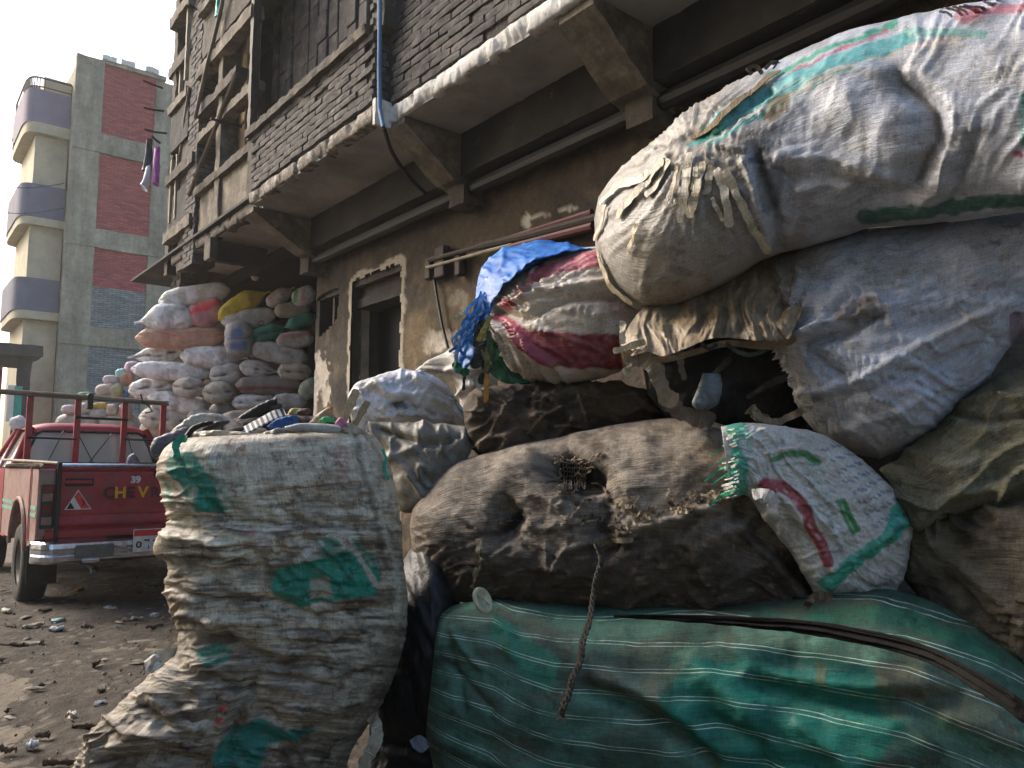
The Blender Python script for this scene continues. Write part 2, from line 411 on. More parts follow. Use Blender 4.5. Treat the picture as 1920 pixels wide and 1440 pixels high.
# ---- ground-floor wall, one worn plaster sheet with openings
DY0, DY1 = onX(750, 600, 3.5)[1], onX(660, 600, 3.5)[1]
DZ = onX(750, 495, 3.5)[2]
WY0, WY1 = onX(634, 580, 3.5)[1], onX(592, 580, 3.5)[1]
WZ0, WZ1 = onX(612, 628, 3.5)[2], onX(612, 548, 3.5)[2]
def wall_sheet():
    st = .025
    Y = np.arange(-2.0, 7.5+st/2, st); Z = np.arange(-.1, 3.66+st/2, st)
    A, B = np.meshgrid(Y, Z, indexing='ij')
    P = np.stack([np.full(A.shape, 3.5), A, B], -1)
    n = fbm(A*1.3, B*1.3, 0, 5, 31); n2 = fbm(A*5, B*5, 0, 4, 33); stn = fbm(A*5, B*.7, 0, 3, 35)
    px, py, _ = proj(P.reshape(-1, 3)); px = px.reshape(A.shape); py = py.reshape(A.shape)
    c = np.zeros(A.shape+(3,))+lc(70, 62, 52)
    def mx(k, col, a=1.): nonlocal c; k = (np.clip(k, 0, 1)*a)[..., None]; c = c*(1-k)+k*lc(*col)
    mx(sst(-.1, .5, n), (100, 84, 64), .8); mx(sst(.1, .5, -n), (52, 44, 37), .7)
    mx(sst(.1, .4, n2+.3*n), (116, 99, 76), .5); mx(sst(.1, .5, stn), (46, 40, 35), .5)
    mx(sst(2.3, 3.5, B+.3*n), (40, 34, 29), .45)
    xw = px+9*fbm(A*9, B*9, 0, 3, 41); yw = py+9*fbm(A*9, B*9, 7, 3, 43)
    peel = np.zeros(A.shape)
    def blob(x, y, rx, ry, a=1.):
        nonlocal peel; r = np.hypot((xw-x)/rx, (yw-y)/ry)+.8*fbm(A*13, B*13, 0, 4, int(x)); peel = np.maximum(peel, sst(1.1, .8, r)*a)
    for q in [(605, 712, 13, 40), (600, 690, 9, 30), (610, 740, 10, 20), (812, 642, 22, 22), (845, 668, 14, 26), (860, 560, 18, 20, .5), (850, 628, 20, 8, .7),
              (985, 412, 10, 16), (1005, 404, 26, 5), (1060, 392, 20, 4), (900, 760, 30, 20)]: blob(*q)
    mx(peel, (190, 180, 164), .85)
    r = np.hypot((xw-780)/34, (yw-640)/62)+.5*n2; mx(sst(1.1, .5, r), (130, 110, 80), .6)
    r = np.hypot((xw-850)/60, (yw-580)/60)+.6*n2; mx(sst(1.2, .4, r), (104, 89, 66), .5)
    r = np.hypot((xw-650)/30, (yw-740)/40); mx(sst(1.2, .4, r), (28, 26, 24), .8)
    # pale broken plaster round the doorway
    e = np.abs(sdpoly(A, B, [(DY0, -1), (DY1, -1), (DY1, DZ), (DY0, DZ)]))
    wv = .075*(1+.9*fbm(A*6, B*6, 0, 3, 51)); edge = sst(1, .8, e/wv); mx(edge, (182, 170, 150), .85)
    mx(sst(.09, .05, 7.5-A+.03*n2)*(B < 2.3), (188, 180, 168), .85)
    # relief: peeled patches sit back, edges broken
    P[..., 0] += .010*n2+.012*n+.012*peel-.006*edge+.012*sst(0, .6, -n2)
    keep = np.ones(A.shape, bool)
    jag = .018*fbm(A*10, B*10, 0, 3, 61)
    keep &= ~((A > DY0-jag) & (A < DY1+jag) & (B < DZ+jag))
    jag = .05*fbm(A*5, B*5, 0, 3, 62)
    keep &= ~((A > WY0+.02-jag) & (A < WY1-.02+jag) & (B > WZ0+.02-jag+.1*sst(WY0+.3, WY0, A)) & (B < WZ1-.02+jag))
    Fq = gridfaces(len(Y), len(Z), False); kf = keep.reshape(-1); Fq = Fq[(kf[Fq]).all(1)]
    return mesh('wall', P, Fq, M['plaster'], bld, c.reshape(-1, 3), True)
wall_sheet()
def part(name, mb, mat, parent=None, **k): return mb.build(name, M[mat], parent or bld, **k)
# wall body behind the render
b = MB()
for y0, y1, z0, z1 in [(-2, DY0-.04, 0, 3.6), (DY0-.04, DY1+.04, DZ+.05, 3.6), (DY1+.04, WY0-.04, 0, 3.6), (WY0-.04, WY1+.04, 0, WZ0-.05), (WY0-.04, WY1+.04, WZ1+.05, 3.6), (WY1+.04, 7.47, 0, 3.6)]:
    b.box(3.53, 3.86, y0, y1, z0-.1, z1)
part('wall_core', b, 'soot')
# interior shell so that openings look into dark rooms
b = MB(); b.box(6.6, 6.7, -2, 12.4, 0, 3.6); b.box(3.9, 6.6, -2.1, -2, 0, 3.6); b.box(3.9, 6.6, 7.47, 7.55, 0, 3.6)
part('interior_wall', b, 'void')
# doorway: jambs, lintel, frame, leaf painted black for the unlit room behind
inner = onX(705, 573, 3.62)[2]; FY = onX(679, 620, 3.62)[1]
dr = MB().rough(3.60, 3.80, DY0-.02, DY1+.02, inner, DZ+.03, .06, .006).rough(3.56, 3.60, DY0-.02, DY1+.02, inner-.0, inner+.09, .06, .006)
part('lintel', dr, 'soot')
fr = MB(); fr.rough(3.62, 3.70, FY, FY+.035, 0, inner, .08, .003); fr.box(3.62, 3.70, DY0+.01, DY0+.03, 0, inner)
o = part('door_frame', fr, 'paleframe')
part('side_panel', MB().rough(3.60, 3.68, FY+.036, DY1+.03, 0, DZ-.36, .06, .005), 'sidegreen')
M['dark_room_leaf'] = simple('painted_room_shade', lc(7, 8, 10), .7, 0, .25, 3, .002, 20)  # near-black colour puts the darkness of the room into the leaf
d = part('dark_room_leaf', MB().box(3.82, 3.86, DY0-.1, FY+.2, 0.02, inner+.1, .004), 'dark_room_leaf')
part('handle', MB().tube([(3.82, DY0+.2, 1.1), (3.79, DY0+.2, 1.12), (3.79, DY0+.2, 1.24), (3.82, DY0+.2, 1.26)], .01), 'steel', d)
# small niche window
b = MB(); b.box(3.72, 3.76, WY0-.04, WY1+.04, WZ0-.06, WZ1+.05)
part('window_board', b, 'soot')
b = MB(); b.box(3.56, 3.71, WY0+.2, WY0+.24, WZ0, WZ1); part('window_bar', b, 'steel')

# ---- beam, slot with pipe, soffit slabs, brackets
part('beam', MB().rough(3.30, 3.50, -2, 7.5, 3.33, 3.66, .05, .006, 5, 3), 'soot')
YB = [2.74, 4.62, 7.24]            # brackets
pb = MB().tube([(3.40, y, 3.245) for y in np.linspace(-2, 7.4, 40)], .055, 10)
M['pipe'] = simple('black_pipe', lc(24, 23, 22), .6, 0, .2, 10, .003, 40)
part('drain_pipe', pb, 'pipe')
for y in (2.76, 4.60, 7.3):
    part('corbel', MB().rough(3.31, 3.5, y, y+.2, 3.12, 3.33, .04, .008, 8, int(y*10)), 'conc')
ZS, ZT = 3.66, 3.80
XL, XR = 2.66, 2.78
def slab(name, x0, y0, y1, mat='soffit'):
    return part(name, MB().rough(x0+.03, 3.5, y0, y1, ZS, ZT-.01, .045, .008, 4, int(y0*7)), mat)
slab('balcony_slab', XR, -2, 4.84); slab('balcony_slab', XL, 4.85, 7.22); slab('balcony_slab', 2.76, 7.24, 10.15)
# broken white-washed slab edges
m = N('stained_slab_edge')
c = m.ramp(m.noise(9, 6, .8), [(.34, lc(58, 52, 46)), (.5, lc(118, 109, 97)), (.66, lc(196, 188, 174))])
M['dullwhite'] = m.base(c).rough(.88).bump(m.noise(25, 6, .75), .014).m
def edge(x0, y0, y1, sd, mat='white'):
    Y = np.arange(y0, y1, .012); n = len(Y)
    lo = ZS+.0+.022*fbm(Y*5, 0, sd, 5, 2); hi = ZT-.02+.014*fbm(Y*9, 9, sd, 5, 2)
    rows = []
    for k, (xx, t) in enumerate([(x0+.09, 0), (x0+.012, 0), (x0, .08), (x0-.003, .5), (x0, .93), (x0+.012, 1), (x0+.09, 1)]):
        z = lo+(hi-lo)*t; x = xx+.006*fbm(Y*14, z*14, sd, 4, 5)+.03*sst(.15, .3, fbm(Y*6, z*7, sd+3, 4, 8))
        rows.append(np.stack([x, Y, z], -1))
    P = np.stack(rows, 1)
    return mesh('slab_edge', P, gridfaces(n, 7, True), M[mat], bld, None, True)
edge(XR, -2, 4.84, 1); edge(XL, 4.84, 7.26, 2, 'dullwhite'); edge(2.76, 7.27, 10.15, 3, 'conc')
# white render on the short return between the two balconies
part('return_face', MB().rough(XL, XR+.02, 4.80, 4.845, ZS-.04, ZT+.02, .02, .006, 9, 4), 'white')
def bracket(y0, y1, x0):
    b = MB(); prof = [(x0, ZS-.005), (x0, ZS-.05), (3.24, 3.29), (3.30, 3.285), (3.49, 3.20), (3.49, ZS-.005)]
    b.prism(prof, 1, y0, y1)
    # worn surface: subdivide by hand along y and the slope
    ny = 8; tt_ = np.linspace(0, 1, 40)*4; pts = np.stack([np.interp(tt_, [0, 3, 3.3, 4], [x0, 3.24, 3.30, 3.49]), np.interp(tt_, [0, 3, 3.3, 4], [ZS-.05, 3.29, 3.285, 3.2])], 1)
    Yv = np.linspace(y0-.008, y1+.008, ny); A, B = np.meshgrid(np.arange(40), Yv, indexing='ij')
    P = np.stack([pts[A, 0], B, pts[A, 1]], -1)
    nn = fbm(P[..., 0]*9, P[..., 1]*9, P[..., 2]*9, 4, int(y0*9)); P[..., 2] -= .006+.008*nn; P[..., 1] += .008*nn
    b.add(P.reshape(-1, 3), gridfaces(40, ny, False).tolist())
    return b.build('bracket', M['bracket'], bld)
m = N('pale_bracket_concrete')
c = m.ramp(m.noise(4, 6, .75), [(.3, lc(62, 56, 48)), (.5, lc(104, 95, 80)), (.7, lc(146, 136, 116))])
M['bracket'] = m.base(c).rough(.92).bump(m.noise(16, 6, .75), .014).m
bracket(2.74, 3.01, 2.82); bracket(4.62, 4.84, 2.80); bracket(7.24, 7.42, 2.70); bracket(.6, .87, 2.82)

# ---- parapets of individual bricks
BV = []
for q in range(6):
    L, H, D = .232, .050, .06
    xs = np.linspace(0, L, 5); V = []; Fs = []
    ring = [(0, 0), (0, .5), (0, 1), (1, 1), (1, 0)]
    for i, yy in enumerate(xs):
        for dx, dz in ring:
            e = .003*(i in (0, 4)); zz = (dz-.5)*(H-2*e*(1 if dx == 0 else 0))
            V.append((dx*D+e*(dx == 0)+rng.normal()*.0018-(.002 if dz == .5 else 0), yy-L/2, zz+rng.normal()*.0012))
    for i in range(4):
        for k in range(5):
            a = i*5+k; b_ = i*5+(k+1) % 5; Fs.append((a, b_, b_+5, a+5))
    Fs += [(4, 3, 2, 1, 0), (20, 21, 22, 23, 24)]
    me = bpy.data.meshes.new('brick'); me.from_pydata(V, [], Fs); me.materials.append(M['brick'])
    bmn = me; BV.append(me)
def brick_face(parent, x, y0, y1, z0, n, skip=0., seed=0):
    r = random.Random(seed); WLp = WL[parent.name]
    for k in range(n):
        y = y0-(.12 if k % 2 else 0)+r.uniform(-.02, .02)
        while y < y1-.05:
            o = bpy.data.objects.new('brick', r.choice(BV)); yc = y+.115
            if yc-.06 > y0-.05 and yc+.05 < y1+.06 and r.random() > skip:
                sc = 1
                lo, hi = max(y, y0), min(y+.228, y1); sc = (hi-lo)/.228; yc = (lo+hi)/2
                COL.objects.link(o); o.parent = parent
                o.location = np.array([x+r.gauss(0, .0045)+.010*float(fbm(yc*2, k*.3, seed, 2)), yc, z0+k*.060+.03+.003*math.sin(yc*2+seed)+r.gauss(0, .0015)])-WLp
                o.scale = (1, sc, 1); o.rotation_euler = (r.gauss(0, .008), r.gauss(0, .03), r.gauss(0, .010))
            else: bpy.data.objects.remove(o)
            y += .241
def parapet(x, y0, y1, n, seed, skip=.01):
    z1 = ZT+n*.06
    p = MB().box(x+.022, x+.11, y0, y1, ZT, z1).build('parapet', M['mortar'], bld)
    brick_face(p, x, y0, y1, ZT+.005, n, skip, seed)
    return p
pl = parapet(XL, 4.86, 7.24, 9, 3); pr = parapet(XR+.01, 2.0, 4.80, 13, 5, .03)
# brick end face turning the corner
r = random.Random(9)
for k in range(13):
    o = bpy.data.objects.new('brick', r.choice(BV)); COL.objects.link(o); o.parent = pr
    o.location = np.array([XL+.055+(.02 if k % 2 else 0), 4.845+r.gauss(0, .003), ZT+.035+k*.06])-WL[pr.name]
    o.rotation_euler = (0, r.gauss(0, .03), R(90)+r.gauss(0, .02)); o.scale = (.8, .52, 1)
part('coping', MB().rough(XL-.05, XL+.14, 4.9, 7.30, ZT+.54, ZT+.62, .03, .012, 6, 8), 'conc')
part('coping', MB().rough(2.72, 2.90, 7.42, 9.2, ZT+.50, ZT+.60, .03, .012, 6, 9), 'conc')
part('parapet', MB().rough(2.78, 2.88, 7.42, 9.2, ZT, ZT+.50, .05, .010, 6, 10), 'bracket')
part('corner_post', MB().rough(XL+.01, XL+.13, 4.72, 4.90, ZT+.55, 5.3, .04, .012, 6, 12), 'conc')

# ---- upper storeys
up = MB(); up.box(3.5, 3.7, -2, 12.0, 3.66, 9.6); part('upper_wall', up, 'soot')
# upright ribbed planks closing the balcony behind the left parapet
y = 6.05; k = 0
while y < 8.22:
    wdt = .17+.05*rng.random(); z = 4.30; b = MB()
    xx = 3.22+.03*rng.random()
    while z < 7.6:
        h = .30+.35*rng.random(); b.box(xx+.012*rng.random(), xx+.06, y+.012, y+wdt-.012, z+.008, z+h, .006); z += h
    b.box(xx+.02, xx+.058, y+.016, y+wdt-.016, 4.3, z)
    part('plank', b, 'brick'); y += wdt; k += 1
part('balcony_floor', MB().box(2.72, 3.5, 4.85, 12.0, ZT-.008, ZT+.02), 'soot')
# tan shutter panes left of the planks
wf = part('window_frame', MB().box(3.00, 3.08, 8.72, 8.80, ZT, 7.6).box(3.00, 3.06, 8.28, 8.33, ZT, 7.6), 'paleframe')
M['tan'] = simple('tan_board', lc(150, 124, 84), .8, 0, .4, 3, .004, 20)
for q in range(6):
    part('shutter_pane', MB().box(3.05, 3.08, 8.34, 8.71, 4.0+q*.55, 4.52+q*.55, .012), 'tan', wf)
# second-floor slab, further bays, piers
Z2 = 6.35
part('upper_slab', MB().rough(2.75, 3.5, 7.9, 10.7, Z2, Z2+.16, .08, .012, 4, 22), 'conc')
part('upper_slab', MB().rough(2.75, 3.5, -2, 7.7, Z2+.2, Z2+.36, .1, .012, 4, 23), 'conc')
def brickpier(x0, x1, y0, y1, z0, z1):
    p = MB().box(x0+.012, x1, y0+.012, y1, z0, z1).build('pier', M['mortar'], bld); r = random.Random(int(y0*31))
    b = MB(); z = z0+.03; k = 0
    while z < z1:
        y = y0-(.12 if k % 2 else 0)
        while y < y1:
            a, c2 = max(y, y0), min(y+.23, y1)
            if c2-a > .05: b.box(x0+r.gauss(0, .004), x0+.06, a+.006, c2-.006, z-.026, z+.026)
            y += .24
        b.box(x0+.02, x1, y0+r.gauss(0, .004)-.001, y0+.06, z-.025, z+.025)
        z += .062; k += 1
    o = b.build('brickwork', M['brick'], p); o['kind'] = 'stuff'
    return p
brickpier(2.74, 3.0, 9.22, 9.62, 3.5, 9.4)
brickpier(2.98, 3.2, 10.5, 10.9, 3.3, 7.9)
part('pier', MB().rough(2.78, 2.98, 9.62, 10.0, 3.55, 9.4, .1, .012, 5, 31), 'conc')
part('pier', MB().rough(3.0, 3.3, 8.85, 9.2, ZT, 9.4, .1, .012, 5, 32), 'bracket')
part('pier', MB().rough(2.72, 2.92, 7.36, 7.5, ZT, 4.4, .05, .012, 5, 33), 'conc')
part('end_wall', MB().rough(3.25, 3.5, 11.0, 11.9, 3.6, 7.6, .15, .012, 3, 34), 'conc')
# further parapets / bands at several levels
for (x0, y0, y1, z0, z1, mt) in [(2.70, 9.3, 10.4, 3.98, 4.12, 'bracket'), (2.70, 7.9, 9.2, 5.25, 5.38, 'conc'), (2.74, 9.65, 10.4, 5.2, 5.7, 'soot'), (2.70, 9.65, 10.45, 5.72, 5.84, 'bracket'),
                                 (2.70, 9.3, 10.4, 4.75, 4.88, 'conc'), (2.76, 9.3, 10.4, 4.12, 4.6, 'soot'), (2.72, 7.45, 9.2, 4.95, 5.06, 'bracket'), (2.68, 7.45, 9.2, 5.72, 5.86, 'bracket'), (2.74, 7.45, 9.2, 6.0, 6.5, 'conc'), (2.66, 7.45, 9.2, 6.5, 6.62, 'bracket'),
                                 (2.66, 9.6, 10.4, 6.9, 7.05, 'bracket'), (2.98, 10.9, 11.2, 4.4, 5.3, 'conc'), (2.95, 10.9, 11.2, 6.75, 7.8, 'bracket'), (2.90, 10.4, 10.9, 5.6, 5.75, 'conc')]:
    part('balcony_band', MB().rough(x0, x0+.14, y0, y1, z0, z1, .07, .014, 5, int(y0*9+z0)), mt)
def panel(x0, x1, y0, y1, z0, z1, mt, nm='panel'): return part(nm, MB().rough(x0, x1, y0, y1, z0, z1, .08, .006, 4, int(z0*17)), mt)
part('pier', MB().rough(2.74, 2.94, 8.42, 8.56, ZT, 9.4, .06, .012, 6, 36), 'bracket'); part('pier', MB().rough(2.78, 2.9, 10.4, 10.55, 3.6, 9.0, .06, .012, 6, 37), 'conc')
part('railing_post', MB().rough(2.70, 2.78, 7.42, 7.5, 4.4, 7.4, .06, .008, 6, 38), 'steel')
# timber window frames (light strips) in the far bays
for (y0, z0, z1, x0) in [(8.0, 4.45, 6.3, 2.95), (8.12, 4.45, 6.3, 2.95), (8.24, 4.4, 6.3, 2.95), (10.05, 4.25, 5.1, 2.74), (10.28, 4.25, 5.1, 2.74), (9.72, 5.95, 8.0, 2.70), (10.2, 3.6, 4.0, 2.85), (10.3, 5.9, 6.6, 2.80)]:
    part('timber_strip', MB().rough(x0, x0+.05, y0, y0+.045, z0, z1, .08, .006, 6, int(y0*20)), 'paleframe')
for (a, c2) in [((2.72, 7.9, 5.3), (2.66, 9.2, 4.3)), ((2.70, 8.2, 6.6), (2.66, 9.1, 5.2)), ((2.72, 9.6, 5.8), (2.84, 10.4, 4.5))]:
    P = np.linspace(a, c2, 9)+rng.normal(size=(9, 3))*.006
    part('timber_brace', MB().tube(P, .022+.008*rng.random(), 6), 'wood')
# hanging box end of the third bay and ground-floor recess
part('drop_panel', MB().rough(2.72, 2.80, 8.55, 8.75, 3.42, 3.66, .04, .006, 6, 44), 'conc')
part('drop_panel', MB().rough(2.80, 3.4, 8.62, 8.70, 3.42, 3.66, .06, .006, 6, 45), 'soot')
part('recess_wall', MB().rough(3.9, 6.55, 11.0, 11.2, 0, 3.6, .15, .01, 3, 47), 'soot')
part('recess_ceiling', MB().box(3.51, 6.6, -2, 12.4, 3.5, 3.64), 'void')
# steel rods for washing, sticking out of the far bays
for (x0, y0, x1, y1, yy) in [(305, 165, 268, 150, 11.3), (307, 208, 270, 202, 11.2), (312, 250, 271, 243, 11.0), (400, 35, 353, 7, 9.3), (453, 238, 395, 222, 7.9), (300, 268, 285, 255, 11.0)]:
    a = onY(x0, y0, yy); c2 = onY(x1, y1, yy-.1)
    part('washing_rod', MB().tube([a, (a+c2)/2+[0, 0, -.01], c2], .014, 6), 'steel')
# conduit bundle, dark brackets and cable on the wall
for (p, rad, mt) in [([(800, 502), (960, 458)], .014, 'paleframe'), ([(805, 488), (900, 462)], .02, 'steel'), ([(900, 462), (1000, 440), (1120, 408)], .03, 'steel'),
                     ([(940, 452), (1110, 398)], .022, 'redpipe'), ([(950, 466), (1112, 424)], .028, 'redpipe')]:
    if 'redpipe' not in M: M['redpipe'] = simple('dark_red_pipe', lc(84, 30, 32), .6, 0, .35, 12, .003, 40)
    part('conduit', MB().tube([onX(x, y, 3.42) for x, y in p], rad, 8), mt)
for x, y, ww, hh in [(828, 492, 9, 26), (806, 505, 5, 18), (862, 496, 5, 20)]:
    a = onX(x-ww, y-hh, 3.45); c2 = onX(x+ww, y+hh, 3.45)
    part('meter_box', MB().box(3.42, 3.49, min(a[1], c2[1]), max(a[1], c2[1]), min(a[2], c2[2]), max(a[2], c2[2]), .01), 'steel')
part('wall_cable', MB().tube([onX(x, y, 3.46) for x, y in [(812, 510), (820, 560), (829, 610), (840, 652)]], .012, 6), 'pipe')
P = [onX(x, y, 2.60) for x, y in [(712, -60), (712, 60), (711, 130), (712, 205), (719, 238)]]
P += [onX(735, 285, 2.85), onX(765, 330, 3.1), onX(797, 362, 3.28), onX(800, 366, 3.38)]
part('blue_conduit', MB().tube(P[:5], .016, 8), 'bluepipe'); part('lower_conduit', MB().tube(cat(P[4:], 24), .016, 8), 'pipe')
# bare bulb
lb = onY(478, 519, 9.4)
M['bulb'] = simple('milky_glass', lc(205, 195, 180), .3, 0, .1, 5, 0)
bu = empty('ceiling_bulb', lb+[0, 0, -.05]); tag(bu, 'white globe bulb hanging in the dark recess above the stacked sacks', 'light bulb')
MB().cyl(lb, 2, .045, .09, 16, [(0, -.05), (.025, -.045), (.045, -.02), (.048, .01), (.03, .04), (.015, .055)]).build('globe', M['bulb'], bu, True)
MB().tube([lb+[0, 0, .05], lb+[0, .02, .15], lb+[0, .05, .3]], .008).build('cord', M['pipe'], bu)

# ================================================================ building on the other side of the street (unseen, behind the camera's left shoulder; added to cut sky fill)
op = empty('opposite_building', (-6.5, 3, 0)); tag(op, 'unseen plain rendered apartment block across the street, behind the camera, added to cut fill light', 'building')
M['limewash'] = simple('lime_washed_render', lc(196, 188, 172), .9, 0, .15, 2, .01, 6)  # pale so the unseen wall bounces light back into the street
MB().box(-12, -6.2, -9, 9.5, 0, 10.5).build('wall', M['limewash'], op); MB().box(-12.2, -6.0, -9.2, 9.7, 10.5, 10.7).build('roof', M['conc'], op)
for z in (1.0, 4.2, 7.3):
    for y in (-7, -4, -1, 2, 5, 8):
        f_ = MB().box(-6.19, -6.12, y-.5, y+.5, z, z+1.3).build('window', M['wood'], op); MB().box(-6.118, -6.10, y-.42, y+.42, z+.08, z+1.22).build('pane', M['void'], f_)
# ================================================================ distant brick tower
tw = empty('brick_tower', (7, 27.5, 0))
tag(tw, 'unfinished grey concrete tower with red brick infill panels at the end of the street', 'building')
m = N('tower_concrete')
st = m.noise(1, 5, .7, m.P((3, 3, .5)))
c = m.mix(1, m.ramp(m.noise(.8, 6, .7), [(.3, lc(118, 111, 92)), (.7, lc(172, 163, 137))]), m.ramp(st, [(.3, .6), (.65, 1.15)]), 'MULTIPLY')
c = m.mix(1, c, m.ramp(m.noise(9, 5, .8), [(.3, .75), (.7, 1.2)]), 'MULTIPLY')
M['tconc'] = m.base(c).rough(.95).bump(m.noise(6, 6, .7), .03).m
def brickmat(name, a, b_, mo):
    m = N(name); bt = m.n('ShaderNodeTexBrick')
    co = m.n('ShaderNodeSeparateXYZ'); m.l(m.P(), co.inputs[0]); cb = m.n('ShaderNodeCombineXYZ')
    wob = m.math('MULTIPLY', m.math('SUBTRACT', m.noise(3, 4, .7), .5), .05)
    m.l(m.math('ADD', co.outputs[0], co.outputs[1]), cb.inputs[0]); m.l(m.math('ADD', co.outputs[2], wob), cb.inputs[1]); m.l(cb.outputs[0], bt.inputs['Vector'])
    for k, v in (('Scale', 1), ('Brick Width', .25), ('Row Height', .07), ('Mortar Size', .009), ('Mortar Smooth', .4), ('Bias', 0)): bt.inputs[k].default_value = v
    bt.inputs['Color1'].default_value = (*lc(*a), 1); bt.inputs['Color2'].default_value = (*lc(*b_), 1); bt.inputs['Mortar'].default_value = (*lc(*mo), 1)
    n = m.ramp(m.noise(1, 6, .8, m.P((3, 3, 16))), [(.3, .55), (.7, 1.3)])
    c = m.mix(1, bt.outputs[0], n, 'MULTIPLY')
    m.base(c).rough(.95); m.bump(m.math('MULTIPLY', bt.outputs['Fac'], -1.), .02, 1.); return m.m
M['redbrick'] = brickmat('red_brickwork', (182, 84, 78), (150, 64, 60), (112, 62, 58))
M['greyblock'] = brickmat('grey_blockwork', (136, 142, 136), (112, 118, 114), (84, 86, 82))
def tz(y, x=190): return onY(x, y, 27.5)[2]
TX0, TX1 = onY(120, 500, 27.5)[0], 9.0
px0 = onY(184, 350, 27.5)[0]; px1 = onY(284, 350, 27.5)[0]
zt = tz(95, 135)
def tp(nm, mb, mt, parent=tw, **k): return mb.build(nm, M[mt], parent, **k)
bands = [(tz(250), tz(287)), (tz(430), tz(466)), (tz(614), tz(650))]
tp('core', MB().box(TX0+.1, TX1, 27.62, 36, 0, zt-.1), 'tconc')
tp('column', MB().rough(TX0, px0, 27.5, 27.9, 0, zt, .25, .02, 1.5, 1), 'tconc')
tp('column', MB().rough(px1, px1+.5, 27.5, 27.9, 0, zt-.4, .25, .02, 1.5, 2), 'tconc')
tp('column', MB().rough(px1+.5, TX1, 27.55, 27.9, 0, zt-.6, .3, .02, 1.5, 3), 'tconc')
for i, (a, b_) in enumerate(bands): tp('beam', MB().rough(TX0-.02, px1+.3, 27.47-.004*i, 27.8, min(a, b_), max(a, b_), .2, .02, 2, 5+i), 'tconc')
tp('beam', MB().rough(px0, px1+.3, 27.47, 27.8, tz(108)-.02, zt-.1, .2, .02, 2, 9), 'tconc')
b3 = min(bands[2]); b2 = (min(bands[1]), max(bands[1])); b1 = (min(bands[0]), max(bands[0]))
tp('brick_panel', MB().box(px0, px1, 27.56, 27.62, b1[1], tz(108)), 'redbrick')
tp('brick_panel', MB().box(px0, px1, 27.562, 27.62, b2[1], b1[0]), 'redbrick')
zs = tz(538)
tp('brick_panel', MB().box(px0-.1, px1, 27.558, 27.62, zs, b2[0]), 'redbrick')
tp('block_panel', MB().box(px0-.1, px1, 27.54, 27.62, max(bands[2]), zs), 'greyblock')
tp('block_panel', MB().box(px0-.1, px1, 27.55, 27.62, 0, b3), 'greyblock')
# white lumps standing in for bright light in putlog holes near the roof line
for x in (205, 240, 285):
    p = onY(x, 108+(x-190)*.27, 27.5); tp('bright_hole_lump', MB().rough(p[0]-.22, p[0]+.22, 27.4, 27.6, p[2]-.08, p[2]+.1, .06, .03, 4, x), 'white')
# side face and its rounded balconies over the street
M['cream'] = simple('cream_render', lc(176, 164, 134), .9, 0, .2, 2, .01, 5)
M['mauve'] = simple('mauve_render', lc(120, 110, 122), .9, 0, .15, 2, .01, 5)
M['greyblue'] = simple('blue_grey_render', lc(96, 96, 108), .9, 0, .15, 2, .01, 5)
cbx = lambda q: math.copysign(abs(math.cos(q))**.3, math.cos(q))
def curved(z0, z1, ext, mt, nm, y0=28.0, y1=31.5, th=.14, ins=0):
    """balcony ribbon bulging from the side face towards the street"""
    t = np.linspace(0, math.pi, 20); ym = (y0+y1)/2
    out = [(TX0-(ext-ins)*math.sin(q)**.22, ym-(y1-y0)/2*cbx(q)) for q in t]
    inn = [(TX0-(ext-ins-th)*math.sin(q)**.22*.98, ym-((y1-y0)/2-th)*cbx(q)) for q in t]
    b = MB(); n = len(t)
    V = [(x, y, z) for z in (z0, z1) for x, y in out]+[(x, y, z) for z in (z0, z1) for x, y in inn]
    Fs = []
    for i in range(n-1):
        Fs += [(i, i+1, n+i+1, n+i), (2*n+i, 3*n+i, 3*n+i+1, 2*n+i+1), (i, 2*n+i, 2*n+i+1, i+1), (n+i, n+i+1, 3*n+i+1, 3*n+i)]
    return tp(nm, b.add(V, Fs), mt)
def curved_floor(z0, z1, ext, mt, nm='balcony_floor'):
    t = np.linspace(0, math.pi, 20); out = [(TX0-ext*math.sin(q)**.22, 29.75-1.75*cbx(q)) for q in t]
    return tp(nm, MB().prism(out+[(TX0+.1, 31.5), (TX0+.1, 28.0)], 2, z0, z1), mt)
zq = lambda y: onY(80, y, 28.6)[2]
ext = TX0-onY(32, 300, 29.2)[0]
for (ya, yb, yc, mt) in [(182, 243, 262, 'mauve'), (357, 418, 432, 'greyblue'), (530, 590, 605, 'greyblue')]:
    curved(zq(yb), zq(ya), ext, mt, 'balcony_wall'); curved_floor(zq(yc), zq(yb)-.003, ext*.97, 'cream')
tp('bay_wall', MB().rough(TX0-ext*.72, TX0+.02, 28.25, 31.4, 0, zq(262), .3, .01, 1, 5), 'cream')
tp('bay_wall', MB().rough(TX0-ext*.6, TX0+.02, 28.3, 31.3, 0, zq(150), .3, .01, 1, 6), 'cream')
rail = MB(); t = np.linspace(0, math.pi, 26); zr = zq(160); zb = zq(182)
ro = [(TX0-ext*.97*math.sin(q)**.22, 29.75-1.72*cbx(q)) for q in t]
rail.tube([(x, y, zr) for x, y in ro], .03, 6); rail.tube([(x, y, zb+.1) for x, y in ro], .02, 6)
for x, y in ro: rail.tube([(x, y, zb-.05), (x, y, zr)], .018, 5)
tp('balcony_rail', rail, 'steel')
tp('roof_room', MB().rough(TX0-ext*.8, TX0+1, 29.5, 34, zq(172), zq(142), .4, .02, 1, 8), 'cream')

